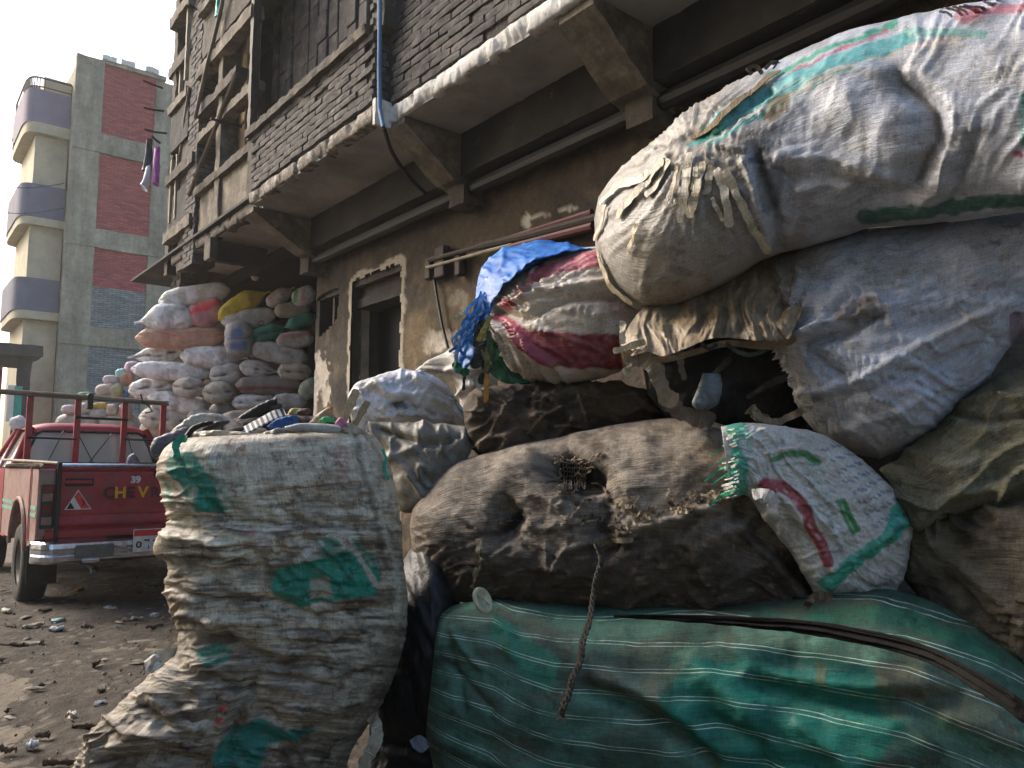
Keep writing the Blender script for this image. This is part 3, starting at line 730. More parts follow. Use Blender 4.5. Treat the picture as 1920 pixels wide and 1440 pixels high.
# ================================================================ far end of the street
def house(nm, lab, x0, x1, y0, y1, z1, wall, wins, fl=3.0, cat_='house'):
    e = empty(nm, ((x0+x1)/2, y0, 0)); tag(e, lab, cat_)
    MB().box(x0, x1, y0, y1, 0, z1).build('wall', M[wall], e)
    MB().box(x0-.15, x1+.15, y0-.2, y1+.2, z1, z1+.18).build('roof', M['tconc'], e)
    z = 3.4
    while z < z1-1.6:
        for wx in wins:
            MB().box(wx-.5, wx+.5, y0-.05, y0+.12, z, z+1.3).build('window', M['darkwin'], e)
            MB().box(wx-.62, wx+.62, y0-.14, y0-.051, z-.12, z).build('sill', M['tconc'], e)
        yy = y0+1.2
        while yy < min(y1-1, y0+9):
            MB().box(x1-.1, x1+.05, yy, yy+1.0, z, z+1.3).build('window', M['darkwin'], e); yy += 2.6
        z += fl
    return e
M['darkwin'] = simple('dark_window', lc(70, 72, 74), .25, 0, .1, 3, 0)
M['pinkw'] = simple('pink_render', lc(196, 172, 150), .9, 0, .15, 1.5, .01, 4)
M['buff'] = simple('buff_render', lc(200, 184, 150), .9, 0, .2, 1.5, .01, 4)
house('pink_house', 'pale pink house with laundry-hung balconies far down the street', -1.2, 3.4, 43, 50, 8.3, 'pinkw', [0.2, 2.1])
house('buff_house', 'low buff house block at the far left end of the street', -7, -1.4, 37, 44, 6.6, 'buff', [-5.6, -3.4])
house('tall_house', 'tall buff house washed out by the bright sky at the left edge', -14, -8, 30, 40, 10, 'buff', [-12, -10])
# far balconies on the pink house
e = empty('concrete_canopy', (1.2, 24, 0)); tag(e, 'flat dark concrete canopy over a shop front beyond the tower', 'canopy')
a = onY(-60, 648, 24); c2 = onY(82, 648, 24)
MB().rough(a[0], c2[0], 24, 27.4, a[2]-.14, a[2]+.16, .25, .02, 2, 3).build('canopy_slab', M['soot'], e)
for x in (c2[0]-.5, c2[0]-3.1): MB().rough(x, x+.3, 24.4, 24.7, 0, a[2]-.14, .2, .02, 2, 4).build('post', M['soot'], e)
MB().box(c2[0]-3.0, c2[0]-.6, 26.8, 26.9, 0, a[2]-.14).build('shop_shutter', M['redbrick'], e)
M['teal'] = simple('teal_paint', lc(40, 140, 120), .6, 0, .15, 3, 0)
p = onY(22, 790, 21); q = onY(22, 722, 21)
e = empty('street_sign', (p[0], 21, 0)); tag(e, 'narrow upright sign with a teal and white face beside the canopy', 'sign')
MB().box(p[0]-.12, p[0]+.02, 21, 21.08, p[2], q[2], .01).build('white_face', M['bulb'], e)
MB().box(p[0]+.025, p[0]+.17, 21, 21.08, p[2]+.05, q[2]-.02, .01).build('teal_face', M['teal'], e)
MB().tube([(p[0]+.02, 21.1, 0), (p[0]+.02, 21.1, q[2])], .03).build('post', M['steel'], e)
# wires across the sky
e = MB()
for (ya, yb) in ((328, 338), (379, 384)):
    a = onY(-80, ya, 26); c2 = onY(120, yb+6, 27.9); P = [a+(c2-a)*t-np.array([0, 0, .25*math.sin(math.pi*t)]) for t in np.linspace(0, 1, 12)]
    e.tube(P, .012, 5)
tag(e.build('overhead_cable', M['pipe']), 'pair of thin dark overhead cables running to the tower balconies', 'cable')
# laundry on the rod
def cloth_piece(nm, lab, cat_, pts, yy, c, th=.05):
    A, B = pts; a = cat(A, 24); b_ = cat(B, 24); nu, nv = 24, 14; P = np.zeros((nu, nv, 3))
    for i in range(nu):
        for j in range(nv):
            g = 2*math.pi*j/nv; s = (1-math.cos(g))/2; x = a[i, 0]*(1-s)+b_[i, 0]*s; y = a[i, 1]*(1-s)+b_[i, 1]*s
            q = onY(x, y, yy); q[1] += th*math.sin(g)+.03*float(vn(x*.25, y*.06)); P[i, j] = q
    F_ = gridfaces(nu, nv, True).tolist()+[tuple(range(nv)), tuple(range(nu*nv-1, nu*nv-nv-1, -1))]
    o = mesh(nm, P.reshape(-1, 3), F_, M['far'], None, np.zeros((nu*nv, 3))+lc(*c)); tag(o, lab, cat_, 'washing hung from the rods'); return o
cloth_piece('hanging_trousers', 'dark trousers hanging from the washing rod', 'trousers', ([(274, 262), (272, 290), (266, 318)], [(285, 262), (286, 292), (284, 326)]), 10.9, (34, 44, 56))
cloth_piece('hanging_shirt', 'pink and purple shirt hanging right of the dark trousers', 'shirt', ([(290, 276), (288, 300), (287, 342)], [(300, 278), (299, 305), (298, 350)]), 10.7, (176, 88, 170))
cloth_piece('hanging_towel', 'white towel hanging below the dark trousers', 'towel', ([(274, 312), (268, 335), (263, 345)], [(282, 312), (281, 340), (276, 360)]), 10.8, (196, 200, 206))
cloth_piece('hanging_sheet', 'turquoise sheet hanging high in the far bays', 'sheet', ([(404, -30), (405, 0), (403, 30)], [(424, -30), (420, 0), (412, 30)]), 8.6, (40, 190, 170))

# ================================================================ dark car at the left edge
def car():
    e = empty('parked_car', (-1.0, 14.5, 0)); tag(e, 'dark maroon car seen from behind, cut off by the left edge of the photo', 'car')
    M['maroon'] = simple('maroon_paint', lc(70, 24, 28), .35, .2, .1, 4, 0); x0, x1, y0, y1 = -2.1, -.45, 14.5, 18.6
    prof = [(y0, .35), (y0-.05, .65), (y0, 1.0), (y0+.5, 1.05), (y0+.95, 1.42), (y0+2.3, 1.46), (y0+3.0, 1.05), (y1, .92), (y1+.1, .6), (y1, .35)]
    body = MB().prism(prof, 0, x0, x1).build('body', M['maroon'], e)
    MB().prism([(y0+.53, 1.07), (y0+.94, 1.38), (y0+.90, 1.39), (y0+.49, 1.08)], 0, x0+.15, x1-.15).build('rear_window', M['glass'], e)
    MB().prism([(y0+.7, 1.07), (y0+1.05, 1.38), (y0+2.2, 1.40), (y0+2.75, 1.07)], 0, x1-.002, x1+.006).build('side_window', M['glass'], e)
    for yy in (y0+.8, y0+3.3):
        MB().cyl((x1-.1, yy, .31), 0, .31, .2, 24).build('wheel', M['rubber'], e)
    MB().box(x0, x1, y0-.12, y0, .42, .56, .02).build('bumper', M['rubber'], e)
    MB().box(x1-.25, x1-.03, y0-.062, y0-.03, .72, .9, .01).build('taillight', M['redlens'], e)
M['rubber'] = simple('tyre_rubber', lc(44, 41, 38), .9, 0, .3, 12, .006, 50)
M['redlens'] = simple('red_lens', lc(92, 18, 18), .2, 0, .2, 10, 0)
m = N('window_glass'); m.base(lc(215, 225, 215)).rough(.04); m.b.inputs['Transmission Weight'].default_value = 1; m.b.inputs['IOR'].default_value = 1.2; m.b.inputs['Coat Weight'].default_value = .5; m.b.inputs['Transmission Weight'].default_value = .55; m.b.inputs['Roughness'].default_value = .12; M['glass'] = m.m
car()

# ================================================================ the red pickup
TX, TY = 1.0, 6.97
trk = empty('pickup_truck', (TX+.75, TY+2, 0))
tag(trk, 'old red pickup truck with dented tailgate, chrome bumper and a pipe rack over its bed', 'pickup truck')
m = N('faded_red_paint')
n1 = m.noise(6, 6, .75); c = m.ramp(n1, [(.3, lc(124, 20, 32)), (.55, lc(156, 32, 44)), (.75, lc(160, 62, 62))])
c = m.mix(m.ramp(m.noise(28, 5, .8), [(.58, 0), (.66, .75)]), c, lc(112, 92, 80))
c = m.mix(m.ramp(m.noise(3.1, 6, .8), [(.52, 0), (.62, .5)]), c, lc(98, 74, 66))
M['red'] = m.base(c).rough(m.ramp(n1, [(.3, .3), (.7, .6)])).bump(m.noise(7, 3, .6), .004).m
m = N('dusty_red_side'); n1 = m.noise(5, 6, .75)
c = m.ramp(n1, [(.3, lc(98, 58, 56)), (.5, lc(142, 108, 98)), (.7, lc(150, 136, 124))]); M['dusty'] = m.base(c).rough(.7).bump(m.noise(12, 3, .6), .003).m
M['chrome'] = simple('worn_chrome', lc(190, 195, 205), .22, 1, .35, 14, .001, 30)
M['greymetal'] = simple('grey_metal', lc(96, 98, 94), .5, .4, .3, 14, .002, 60)
M['darkmetal'] = simple('dark_metal', lc(40, 38, 36), .6, .4, .3, 14, .002, 60)
M['under'] = simple('underbody', lc(20, 19, 18), .9, 0, .3, 5, 0)
def T(nm, mb, mt, parent=trk, smooth=False): 
    mb.v = [(x+TX, y+TY, z) for x, y, z in mb.v]; return mb.build(nm, M[mt], parent, smooth)
WID = 1.55
# bed side with wheel arch
def bedside(x0, x1, mt):
    b = MB(); arch = [(.85+.43*math.cos(a), .42+.43*math.sin(a)) for a in np.linspace(math.pi, 0, 17)]
    prof = [(0, .58), (.36, .50)]+[(y, max(z, .5)) for y, z in arch]+[(1.34, .50), (2.0, .50), (2.0, 1.02), (1.99, 1.12), (0.0, 1.12), (0, 1.02)]
    b.prism(prof, 0, x0, x1); return b
for s in (0, 1):
    x0, x1 = (0, .055) if s == 0 else (WID-.055, WID)
    side = T('bed_side', bedside(x0, x1, 'dusty'), 'dusty')
    ar = MB(); pts = [((x0-.012 if s == 0 else x1+.012), .85+.45*math.cos(a), .42+.45*math.sin(a)) for a in np.linspace(math.pi*.97, .03*math.pi, 18)]
    ar.tube(pts, .018, 6); T('wheel_arch', ar, 'dusty', side)
xg = -.003
M['greenstripe'] = simple('faded_green_stripe', lc(104, 160, 138), .6, 0, .3, 9, 0)
for z in (.80, .745): T('stripe', MB().box(xg-.001, xg+.001, .02, .42, z, z+.03), 'greenstripe')
for z in (.80, .745): T('stripe', MB().box(xg-.001, xg+.001, 1.3, 1.99, z, z+.03), 'greenstripe')
T('bed_floor', MB().box(.056, WID-.056, .03, 1.99, .60, .66), 'dusty'); T('bed_front', MB().box(.056, WID-.056, 1.94, 1.985, .66, 1.12), 'red')
T('chassis', MB().box(.4, .5, .1, 4.0, .38, .55).box(WID-.5, WID-.4, .1, 4.0, .38, .55).box(.1, WID-.1, .8, .92, .33, .43).box(.5, WID-.5, .5, .62, .36, .5), 'under')
T('wheel_well', MB().box(.06, .30, .42, 1.28, .56, .80), 'under'); T('wheel_well', MB().box(WID-.30, WID-.06, .42, 1.28, .56, .80), 'under')
# tailgate with pressed lip and handle
tg = MB(); tg.box(.13, WID-.13, .0, .03, .66, 1.13)
xs = np.linspace(.13, WID-.13, 90); zs = np.linspace(.655, 1.135, 60); A, B = np.meshgrid(xs, zs, indexing='ij')
yy_ = -.012+.007*fbm(A*4, B*4, 0, 3, 3)+.010*np.exp(-((A-.52)/.05)**2-((B-1.06)/.03)**2)+.012*np.exp(-((A-.85)/.08)**2-((B-.78)/.05)**2)
yy_ = yy_-.016*(sst(1.10, 1.115, B)+sst(.745, .70, B)*sst(.66, .68, B))+.008*(np.exp(-((B-1.095)/.006)**2)+np.exp(-((B-.75)/.006)**2))
yy_ += .03*(np.maximum(sst(.14, .128, A), sst(WID-.14, WID-.128, A)))
tg.add(np.stack([A, yy_, B], -1).reshape(-1, 3), gridfaces(90, 60, False).tolist())
tailgate = T('tailgate', tg, 'red', trk, True)
T('handle_recess', MB().box(.18, .38, -.024, -.0125, .985, 1.045), 'darkmetal', tailgate)
T('handle', MB().box(.17, .37, -.045, -.018, 1.00, 1.03, .008), 'red', tailgate)
T('top_rail', MB().tube([(.14, -.03, 1.145), (.8, -.035, 1.142), (WID-.14, -.03, 1.145)], .017, 8), 'chrome', tailgate)
T('latch', MB().box(.83, .86, -.045, -.02, 1.05, 1.13, .006), 'darkmetal', tailgate)
T('sill_panel', MB().prism([(-.035, .585), (-.035, .64), (.0, .655), (.03, .655), (.03, .585)], 0, .06, WID-.06), 'red')
T('valance', MB().box(.5, WID-.06, .01, .03, .50, .58), 'under'); T('valance', MB().box(.06, .5, .0, .03, .50, .58), 'red')
for x0 in (.02, WID-.115):
    T('corner_post', MB().box(x0-.02, x0+.095, -.012, .05, .60, 1.12, .01), 'dusty')
    tl = T('taillight', MB().box(x0+.0, x0+.09, -.03, -.013, .66, 1.0, .008), 'darkmetal')
    for z, mt in ((.69, 'dirtylens'), (.78, 'redlens'), (.87, 'dirtylens'), (.93, 'redlens')):
        if mt not in M: M[mt] = simple('dirty_lens', lc(120, 96, 84), .35, 0, .3, 20, 0)
        T('lens', MB().box(x0+.01, x0+.08, -.036, -.031, z, z+.06), mt, tl)
    T('corner_strap', MB().box(x0+(.098 if x0 < .5 else -.04), x0+(.128 if x0 < .5 else -.01), -.06, -.032, .56, 1.17, .006), 'darkmetal')
T('panel_gap', MB().box(-.004, -.001, 1.995, 2.03, .5, 1.12), 'under'); T('panel_gap', MB().box(.115, .128, -.0135, -.0125, .66, 1.12), 'under')
T('mud_flap', MB().box(.02, .24, .46, .475, .18, .5, .004), 'rubber'); T('exhaust', MB().tube([(.42, -.06, .33), (.42, .5, .34)], .024, 10), 'darkmetal')
T('tow_bar', MB().tube([(.40, -.1, .30), (.44, .2, .36)], .02, 8), 'greymetal')
# writing and stickers on the tailgate (flat print, seen mirrored by nobody)
def text(s, x, z, size, mt, y=-.021, shear=0, yex=.001, parent=tailgate):
    cu = bpy.data.curves.new('t', 'FONT'); cu.body = s; cu.size = size; cu.extrude = yex; cu.offset = .004; cu.shear = shear
    ob = bpy.data.objects.new('t', cu); COL.objects.link(ob)
    me = bpy.data.meshes.new_from_object(ob.evaluated_get(bpy.context.evaluated_depsgraph_get())); 
    V = [(v.co.x+x, y-v.co.z, v.co.y+z) for v in me.vertices]; Fs = [tuple(p.vertices) for p in me.polygons]
    bpy.data.objects.remove(ob); b = MB(); b.add(V, Fs); return T('lettering', b, mt, parent)
M['yellow'] = simple('yellow_sticker', lc(214, 160, 26), .5, 0, .25, 30, 0)
M['whites'] = simple('white_sticker', lc(205, 200, 192), .5, 0, .2, 30, 0)
M['fadedred'] = simple('faded_letter', lc(70, 18, 24), .5, 0, .3, 30, 0)
M['redsticker'] = simple('red_sticker', lc(196, 52, 50), .5, 0, .25, 30, 0)
text('C', .455, .885, .125, 'fadedred'); text('H', .535, .885, .125, 'yellow'); text('E', .63, .885, .125, 'fadedred'); text('V', .715, .885, .125, 'yellow'); text('ROLET', .81, .885, .12, 'fadedred')
text('39', .655, 1.005, .075, 'whites')
tri = [(.185, .80), (.375, .80), (.275, .955)]
T('sticker', MB().prism(tri, 1, -.0220, -.0085), 'whites', tailgate)
T('sticker', MB().prism([(.30, .806), (.365, .806), (.277, .945), (.248, .90)], 1, -.0235, -.0222), 'redsticker', tailgate)
T('sticker', MB().prism([(.20, .806), (.255, .806), (.225, .86)], 1, -.0236, -.0223), 'black', tailgate)
T('sticker_mark', MB().tube([(.31, -.0242, .83), (.325, -.0242, .855), (.30, -.0242, .88)], .006, 5), 'fadedred', tailgate)
# bumper
bp = [( -.14, .40), (-.17, .42), (-.17, .455), (-.155, .47), (-.155, .50), (-.17, .515), (-.165, .55), (-.13, .565), (-.10, .56), (-.10, .40)]
bm = MB(); n = len(bp); xs = np.concatenate([np.linspace(-.02, .1, 6), np.linspace(.2, WID-.2, 8), np.linspace(WID-.1, WID+.02, 6)])
V = []
for x in xs:
    k = .16*max(0, (.1-x)/.12, (x-(WID-.1))/.12)**2 if (x < .1 or x > WID-.1) else 0
    V += [(x, y+k, z) for y, z in bp]
bm.add(V, [(i*n+k, i*n+(k+1) % n, (i+1)*n+(k+1) % n, (i+1)*n+k) for i in range(len(xs)-1) for k in range(n)]+[tuple(range(n)), tuple(range(len(V)-1, len(V)-n-1, -1))])
bumper = T('bumper', bm, 'chrome')
T('bumper_pad', MB().box(.25, .52, -.176, -.168, .435, .535, .004), 'greymetal', bumper); T('bumper_bolt', MB().cyl((.585, -.185, .52), 1, .018, .02, 12), 'chrome', bumper)
T('bumper_step', MB().box(.30, .42, -.19, -.15, .395, .425, .006), 'chrome', bumper)
pl_ = T('number_plate', MB().box(.655, .99, -.185, -.178, .455, .635, .003), 'whites')
T('plate_header', MB().box(.66, .985, -.1865, -.1852, .58, .63), 'redsticker', pl_)
g = MB(); yy = -.187
def glyph(pts, x, z, s=.075): g.tube([(x+a*s, yy, z+b*s) for a, b in pts], .0065, 5)
circ = [(.35+.22*math.cos(t), .45+.3*math.sin(t)) for t in np.linspace(0, 2*math.pi, 12)]
for gg, xg_ in ((circ, .672), ([(.1, .9), (.55, .9), (.5, .5), (.55, 0)], .732), ([(.6, .95), (.2, .8), (.5, .55), (.15, .3), (.6, .05)], .792), (circ, .85), ([(.1, .9), (.35, .05), (.6, .9)], .912)): glyph(gg, xg_, .48)
T('plate_digits', g, 'black', pl_)
# wheels
def wheel(x, y):
    b = MB().cyl((x, y, .33), 0, .33, .2, 36, [(.19, -.09), (.22, -.1), (.30, -.098), (.325, -.08), (.335, -.03), (.335, .03), (.325, .08), (.30, .098), (.22, .1), (.19, .09)])
    ty = T('wheel', b, 'rubber', trk, True)
    rim = MB().cyl((x, y, .33), 0, .2, .1, 28, [(0, -.04), (.05, -.05), (.07, -.035), (.14, -.02), (.17, -.075), (.2, -.085), (.2, .08), (0, .05)])
    T('rim', rim, 'darkrim', ty, True); T('hub', MB().cyl((x-.055, y, .33), 0, .05, .03, 12), 'darkmetal', ty)
M['darkrim'] = simple('dirty_rim', lc(78, 72, 66), .6, .3, .35, 12, .002, 40)
for x in (.10, WID-.10):
    for y in (.85, 3.45): wheel(x, y)
# cab
CW0, CW1 = .05, WID-.05
cabp = [(2.04, .48), (2.04, 1.13), (2.10, 1.16), (2.22, 1.52), (2.32, 1.58), (3.05, 1.60), (3.2, 1.54), (3.62, 1.12), (4.3, 1.04), (4.42, .95), (4.45, .48)]
lower = MB().prism([(2.04, .46), (2.04, 1.12), (3.62, 1.12), (4.3, 1.04), (4.42, .94), (4.45, .46), (3.9, .46), (3.86, .6), (3.7, .76), (3.45, .82), (3.2, .76), (3.04, .6), (3.0, .46)], 0, CW0-.02, CW0+.03)
T('cab_side', lower, 'red'); 
lower = MB().prism([(2.04, .46), (2.04, 1.12), (3.62, 1.12), (4.3, 1.04), (4.42, .94), (4.45, .46), (3.9, .46), (3.86, .6), (3.7, .76), (3.45, .82), (3.2, .76), (3.04, .6), (3.0, .46)], 0, CW1-.03, CW1+.02)
T('cab_side', lower, 'red')
T('cab_back', MB().box(CW0+.03, CW1-.03, 2.04, 2.08, .5, 1.14), 'red'); T('bonnet', MB().prism([(3.55, 1.06), (3.62, 1.125), (4.3, 1.045), (4.42, .93), (4.40, .5), (4.3, .5)], 0, CW0+.03, CW1-.03), 'red')
ins = .19
roof = MB(); xs = np.linspace(0, 1, 13); ys = [(2.20, 1.50), (2.22, 1.545), (2.30, 1.585), (2.6, 1.605), (3.0, 1.60), (3.18, 1.56), (3.22, 1.53)]
V = []
for t in xs:
    e_ = 1-abs(2*t-1)**5
    for y, z in ys: V.append((CW0+ins-.02+(CW1-CW0-2*ins+.04)*t, y, 1.47+(z-1.47)*(.45+.55*e_)))
n = len(ys); roof.add(V, gridfaces(13, n, False).tolist()); V2 = [(x, y, z-.045) for x, y, z in V]; roof.add(V2, gridfaces(13, n, False).tolist())
T('roof', roof, 'red', trk, True)
for s in (0, 1):
    xb, xt = (CW0+.01, CW0+ins-.01) if s == 0 else (CW1-.01, CW1-ins+.01)
    for (y0, y1) in ((2.06, 2.24), (2.85, 2.88), (3.60, 3.19)):
        T('roof_pillar', MB().tube([(xb, y0, 1.10), ((xb+xt)/2, (y0+y1)/2, 1.32), (xt, y1, 1.53)], [.045, .04, .035], 8), 'red', trk, True)
    b = MB(); V = [(xb+(.0 if s else 0), 2.12, 1.13), (xb, 3.56, 1.13), (xt, 3.2, 1.50), (xt, 2.28, 1.50)]; V2 = [(x+.006, y, z) for x, y, z in V]
    b.add(V+V2, [(0, 1, 2, 3), (7, 6, 5, 4), (0, 4, 5, 1), (1, 5, 6, 2), (2, 6, 7, 3), (3, 7, 4, 0)]); T('side_window', b, 'glass')
# rear window ring
def quad(pts, dy): 
    b = MB(); V = list(pts)+[(x, y+dy, z) for x, y, z in pts]; return b.add(V, [(0, 1, 2, 3), (7, 6, 5, 4), (0, 4, 5, 1), (1, 5, 6, 2), (2, 6, 7, 3), (3, 7, 4, 0)])
xa, xb_, xc, xd = CW0+.13, CW1-.13, CW1-ins-.05, CW0+ins+.05
rw = T('rear_window', quad([(xa, 2.085, 1.17), (xb_, 2.085, 1.17), (xc, 2.185, 1.49), (xd, 2.185, 1.49)], .008), 'glass')
P = [(xa, 2.075, 1.165), (xb_, 2.075, 1.165), (xb_+.02, 2.08, 1.20), (xc+.02, 2.17, 1.46), (xc-.03, 2.18, 1.495), (xd+.03, 2.18, 1.495), (xd-.02, 2.17, 1.46), (xa-.02, 2.08, 1.20), (xa, 2.075, 1.165)]
T('seal', MB().tube(P, .014, 6), 'rubber', rw)
T('back_panel', quad([(CW0+.01, 2.055, 1.10), (CW1-.01, 2.055, 1.10), (CW1-.02, 2.075, 1.165), (CW0+.02, 2.075, 1.165)], .02), 'red')
T('back_panel', quad([(xd-.02, 2.18, 1.49), (xc+.02, 2.18, 1.49), (xc+.02, 2.21, 1.52), (xd-.02, 2.21, 1.52)], .02), 'red')
T('windscreen', quad([(CW0+.06, 3.60, 1.12), (CW1-.06, 3.60, 1.12), (CW1-ins-.02, 3.20, 1.52), (CW0+ins+.02, 3.20, 1.52)], .008), 'glass')
T('mirror', MB().box(.75, .93, 3.05, 3.07, 1.42, 1.47, .008), 'black'); T('seat', MB().box(.15, .70, 2.25, 2.4, .7, 1.12, .03).box(.9, 1.45, 2.25, 2.4, .7, 1.12, .03), 'under')
T('steering_wheel', MB().tube([(.42+.17*math.cos(a), 3.1, 1.02+.17*math.sin(a)) for a in np.linspace(0, 6.28, 20)], .012, 6), 'black')
T('dashboard', MB().box(.1, WID-.1, 3.25, 3.55, .85, 1.09, .02), 'under')
# rack: uprights, pipes and rope behind the cab
for x in (.14, .56, 1.0, 1.385):
    T('rack_post', MB().box(x, x+.055, 1.92, 1.96, (.7 if x in (.14, 1.385) else 1.12), 1.83), 'red')
T('rack_rail', MB().tube([(-.22, 1.9, 1.87), (.4, 1.9, 1.86), (1.0, 1.9, 1.84), (1.45, 1.9, 1.83)], .014, 7), 'paleframe')
T('rack_rail', MB().tube([(-.15, 1.88, 1.84), (.5, 1.885, 1.825), (1.45, 1.885, 1.80)], .012, 7), 'wood')
T('rack_rail', MB().tube([(-.1, 1.93, 1.85), (.9, 1.94, 1.85), (1.43, 1.935, 1.815)], .012, 7), 'steel')
T('rack_crossbar', MB().tube([(.56, 1.9, 1.63), (1.05, 1.9, 1.625)], .014, 7), 'darkmetal')
for xa_, xb2 in ((.15, .58), (1.03, 1.42)): T('rack_crossbar', MB().tube([(xa_, 1.9, 1.42), (xb2, 1.9, 1.41)], .012, 7), 'darkmetal')
T('rack_hook', MB().tube([(1.16, 1.88, 1.90), (1.18, 1.86, 1.82), (1.24, 1.86, 1.78), (1.28, 1.86, 1.72), (1.21, 1.86, 1.70)], .008, 6), 'darkmetal')
T('rack_clamp', MB().box(.66, .71, 1.85, 1.98, 1.72, 1.88, .01), 'darkmetal')
for (a, c_) in (((.35, 2.03, 1.15), (.50, 2.1, 1.5)), ((.78, 2.03, 1.16), (.62, 2.12, 1.5)), ((.72, 2.03, 1.15), (.95, 2.1, 1.48)), ((1.18, 2.03, 1.15), (1.10, 2.1, 1.48))):
    T('bungee', MB().tube([a, c_], .005, 5), 'black')
# rope twisted along the left bed rail and a pole lying on it
tt = np.linspace(0, 1, 90)
for ph in (0, math.pi): T('bed_rope', MB().tube([(.01+.016*math.cos(45*q+ph), -.0+1.9*q, 1.14+.016*math.sin(45*q+ph)) for q in tt], .011, 5), 'wood')
T('bed_pole', MB().tube([(.12, -.06, 1.165), (-.02, .6, 1.185), (-.06, 1.7, 1.20)], .013, 6), 'paleframe')
T('side_strap', MB().box(-.012, -.006, .30, .335, .55, 1.13), 'red')
rag = cloth_piece('grey_rag', 'grey rag lying in the bed of the red pickup against the cab', 'rag', ([(236, 868), (240, 856), (250, 850)], [(262, 868), (258, 858), (251, 850)]), TY+1.5, (110, 116, 128), .06)
# ================================================================ sack builder
def loft(name, A, B, dep, mat, parent=None, nu=60, nf=30, nb=14, tk=.85, sq=2.2, disp=None, colf=None, label=None, cat_='sack', group=None, tmax=9, sfun=None):
    """closed cloth body: side curves A and B (photo pixels) at distance dep(x, y); round in section"""
    a = cat(A, nu); b = cat(B, nu)
    PA = un(a[:, 0], a[:, 1], dep(a[:, 0], a[:, 1])); PB = un(b[:, 0], b[:, 1], dep(b[:, 0], b[:, 1]))
    C = (PA+PB)/2; H = (PA-PB)/2; hl = np.linalg.norm(H, axis=1)+1e-6
    n = CAM-C; n /= np.linalg.norm(n, axis=1)[:, None]; hn = H/hl[:, None]; n -= hn*(n*hn).sum(1)[:, None]; n /= np.linalg.norm(n, axis=1)[:, None]
    t = np.minimum(hl*tk, tmax)
    th = np.concatenate([np.linspace(0, math.pi, nf, endpoint=False), np.linspace(math.pi, 2*math.pi, nb, endpoint=False)])
    cs = np.sign(np.cos(th))*np.abs(np.cos(th))**(2/sq); sn = np.sign(np.sin(th))*np.abs(np.sin(th))**(2/sq)
    P = C[:, None]+H[:, None]*cs[None, :, None]+n[:, None]*(t[:, None]*sn[None])[..., None]
    nv = len(th)
    du = np.gradient(P, axis=0); dv = np.roll(P, -1, 1)-np.roll(P, 1, 1)
    Nn = np.cross(du, dv); Nn /= np.linalg.norm(Nn, axis=2)[..., None]+1e-12
    cen = C[:, None]; sgn = np.sign(((P-cen)*Nn).sum()); Nn *= sgn
    x, y, d = proj(P.reshape(-1, 3)); x = x.reshape(nu, nv); y = y.reshape(nu, nv); d = d.reshape(nu, nv)
    g = dict(x=x, y=y, d=d, P=P, th=np.broadcast_to(th, (nu, nv)), u=np.broadcast_to(np.linspace(0, 1, nu)[:, None], (nu, nv)), sn=np.broadcast_to(sn, (nu, nv)))
    if disp is not None:
        D = disp(g); fade = sst(0, .10, g['u'])*sst(1, .90, g['u'])*.85+.15
        P = P+Nn*(D*fade*(.3+.7*np.clip(g['sn']*1.3, 0, 1)))[..., None]
    c = colf(g) if colf is not None else np.ones((nu, nv, 3))*.5
    Fq = gridfaces(nu, nv, True)
    if sgn > 0: pass
    V = P.reshape(-1, 3); cc = np.asarray(c).reshape(-1, 3)
    # end caps as fans
    V = np.vstack([V, P[0].mean(0), P[-1].mean(0)]); cc = np.vstack([cc, cc[:nv].mean(0), cc[-nv:].mean(0)])
    i0, i1 = len(V)-2, len(V)-1; j = np.arange(nv)
    T1 = np.stack([np.full(nv, i0), (j+1) % nv, j, j], 1); T2 = np.stack([np.full(nv, i1), (nu-1)*nv+j, (nu-1)*nv+(j+1) % nv, (nu-1)*nv+(j+1) % nv], 1)
    Fl = Fq.tolist()+[(int(a_), int(b_), int(c_)) for a_, b_, c_, _ in T1]+[(int(a_), int(b_), int(c_)) for a_, b_, c_, _ in T2]
    Lu = np.r_[0, np.cumsum(np.linalg.norm(C[1:]-C[:-1], axis=1))]; rr_ = hl.mean()
    G_ = np.stack([np.broadcast_to(Lu[:, None], (nu, nv)), np.broadcast_to(np.abs(th-math.pi)[None]*rr_, (nu, nv)), np.zeros((nu, nv))], -1).reshape(-1, 3)
    G_ = np.vstack([G_, G_[0], G_[-1]]); at = {'G': G_}
    if sfun is not None: q_ = sfun(g).reshape(-1); at['S'] = np.r_[q_, q_[0], q_[-1]]
    o = mesh(name, V, Fl, M[mat], parent, cc, True, None, at)
    if parent is None: tag(o, label, cat_, group)
    if nu*nv > 6000:
        f_ = (g['sn'] > -.1).reshape(-1); Pf = P.reshape(-1, 3)[f_]; qx, qy, _ = proj(Pf); SURF[o.name] = (qx, qy, Pf, Nn.reshape(-1, 3)[f_])
    return o
SURF = {}
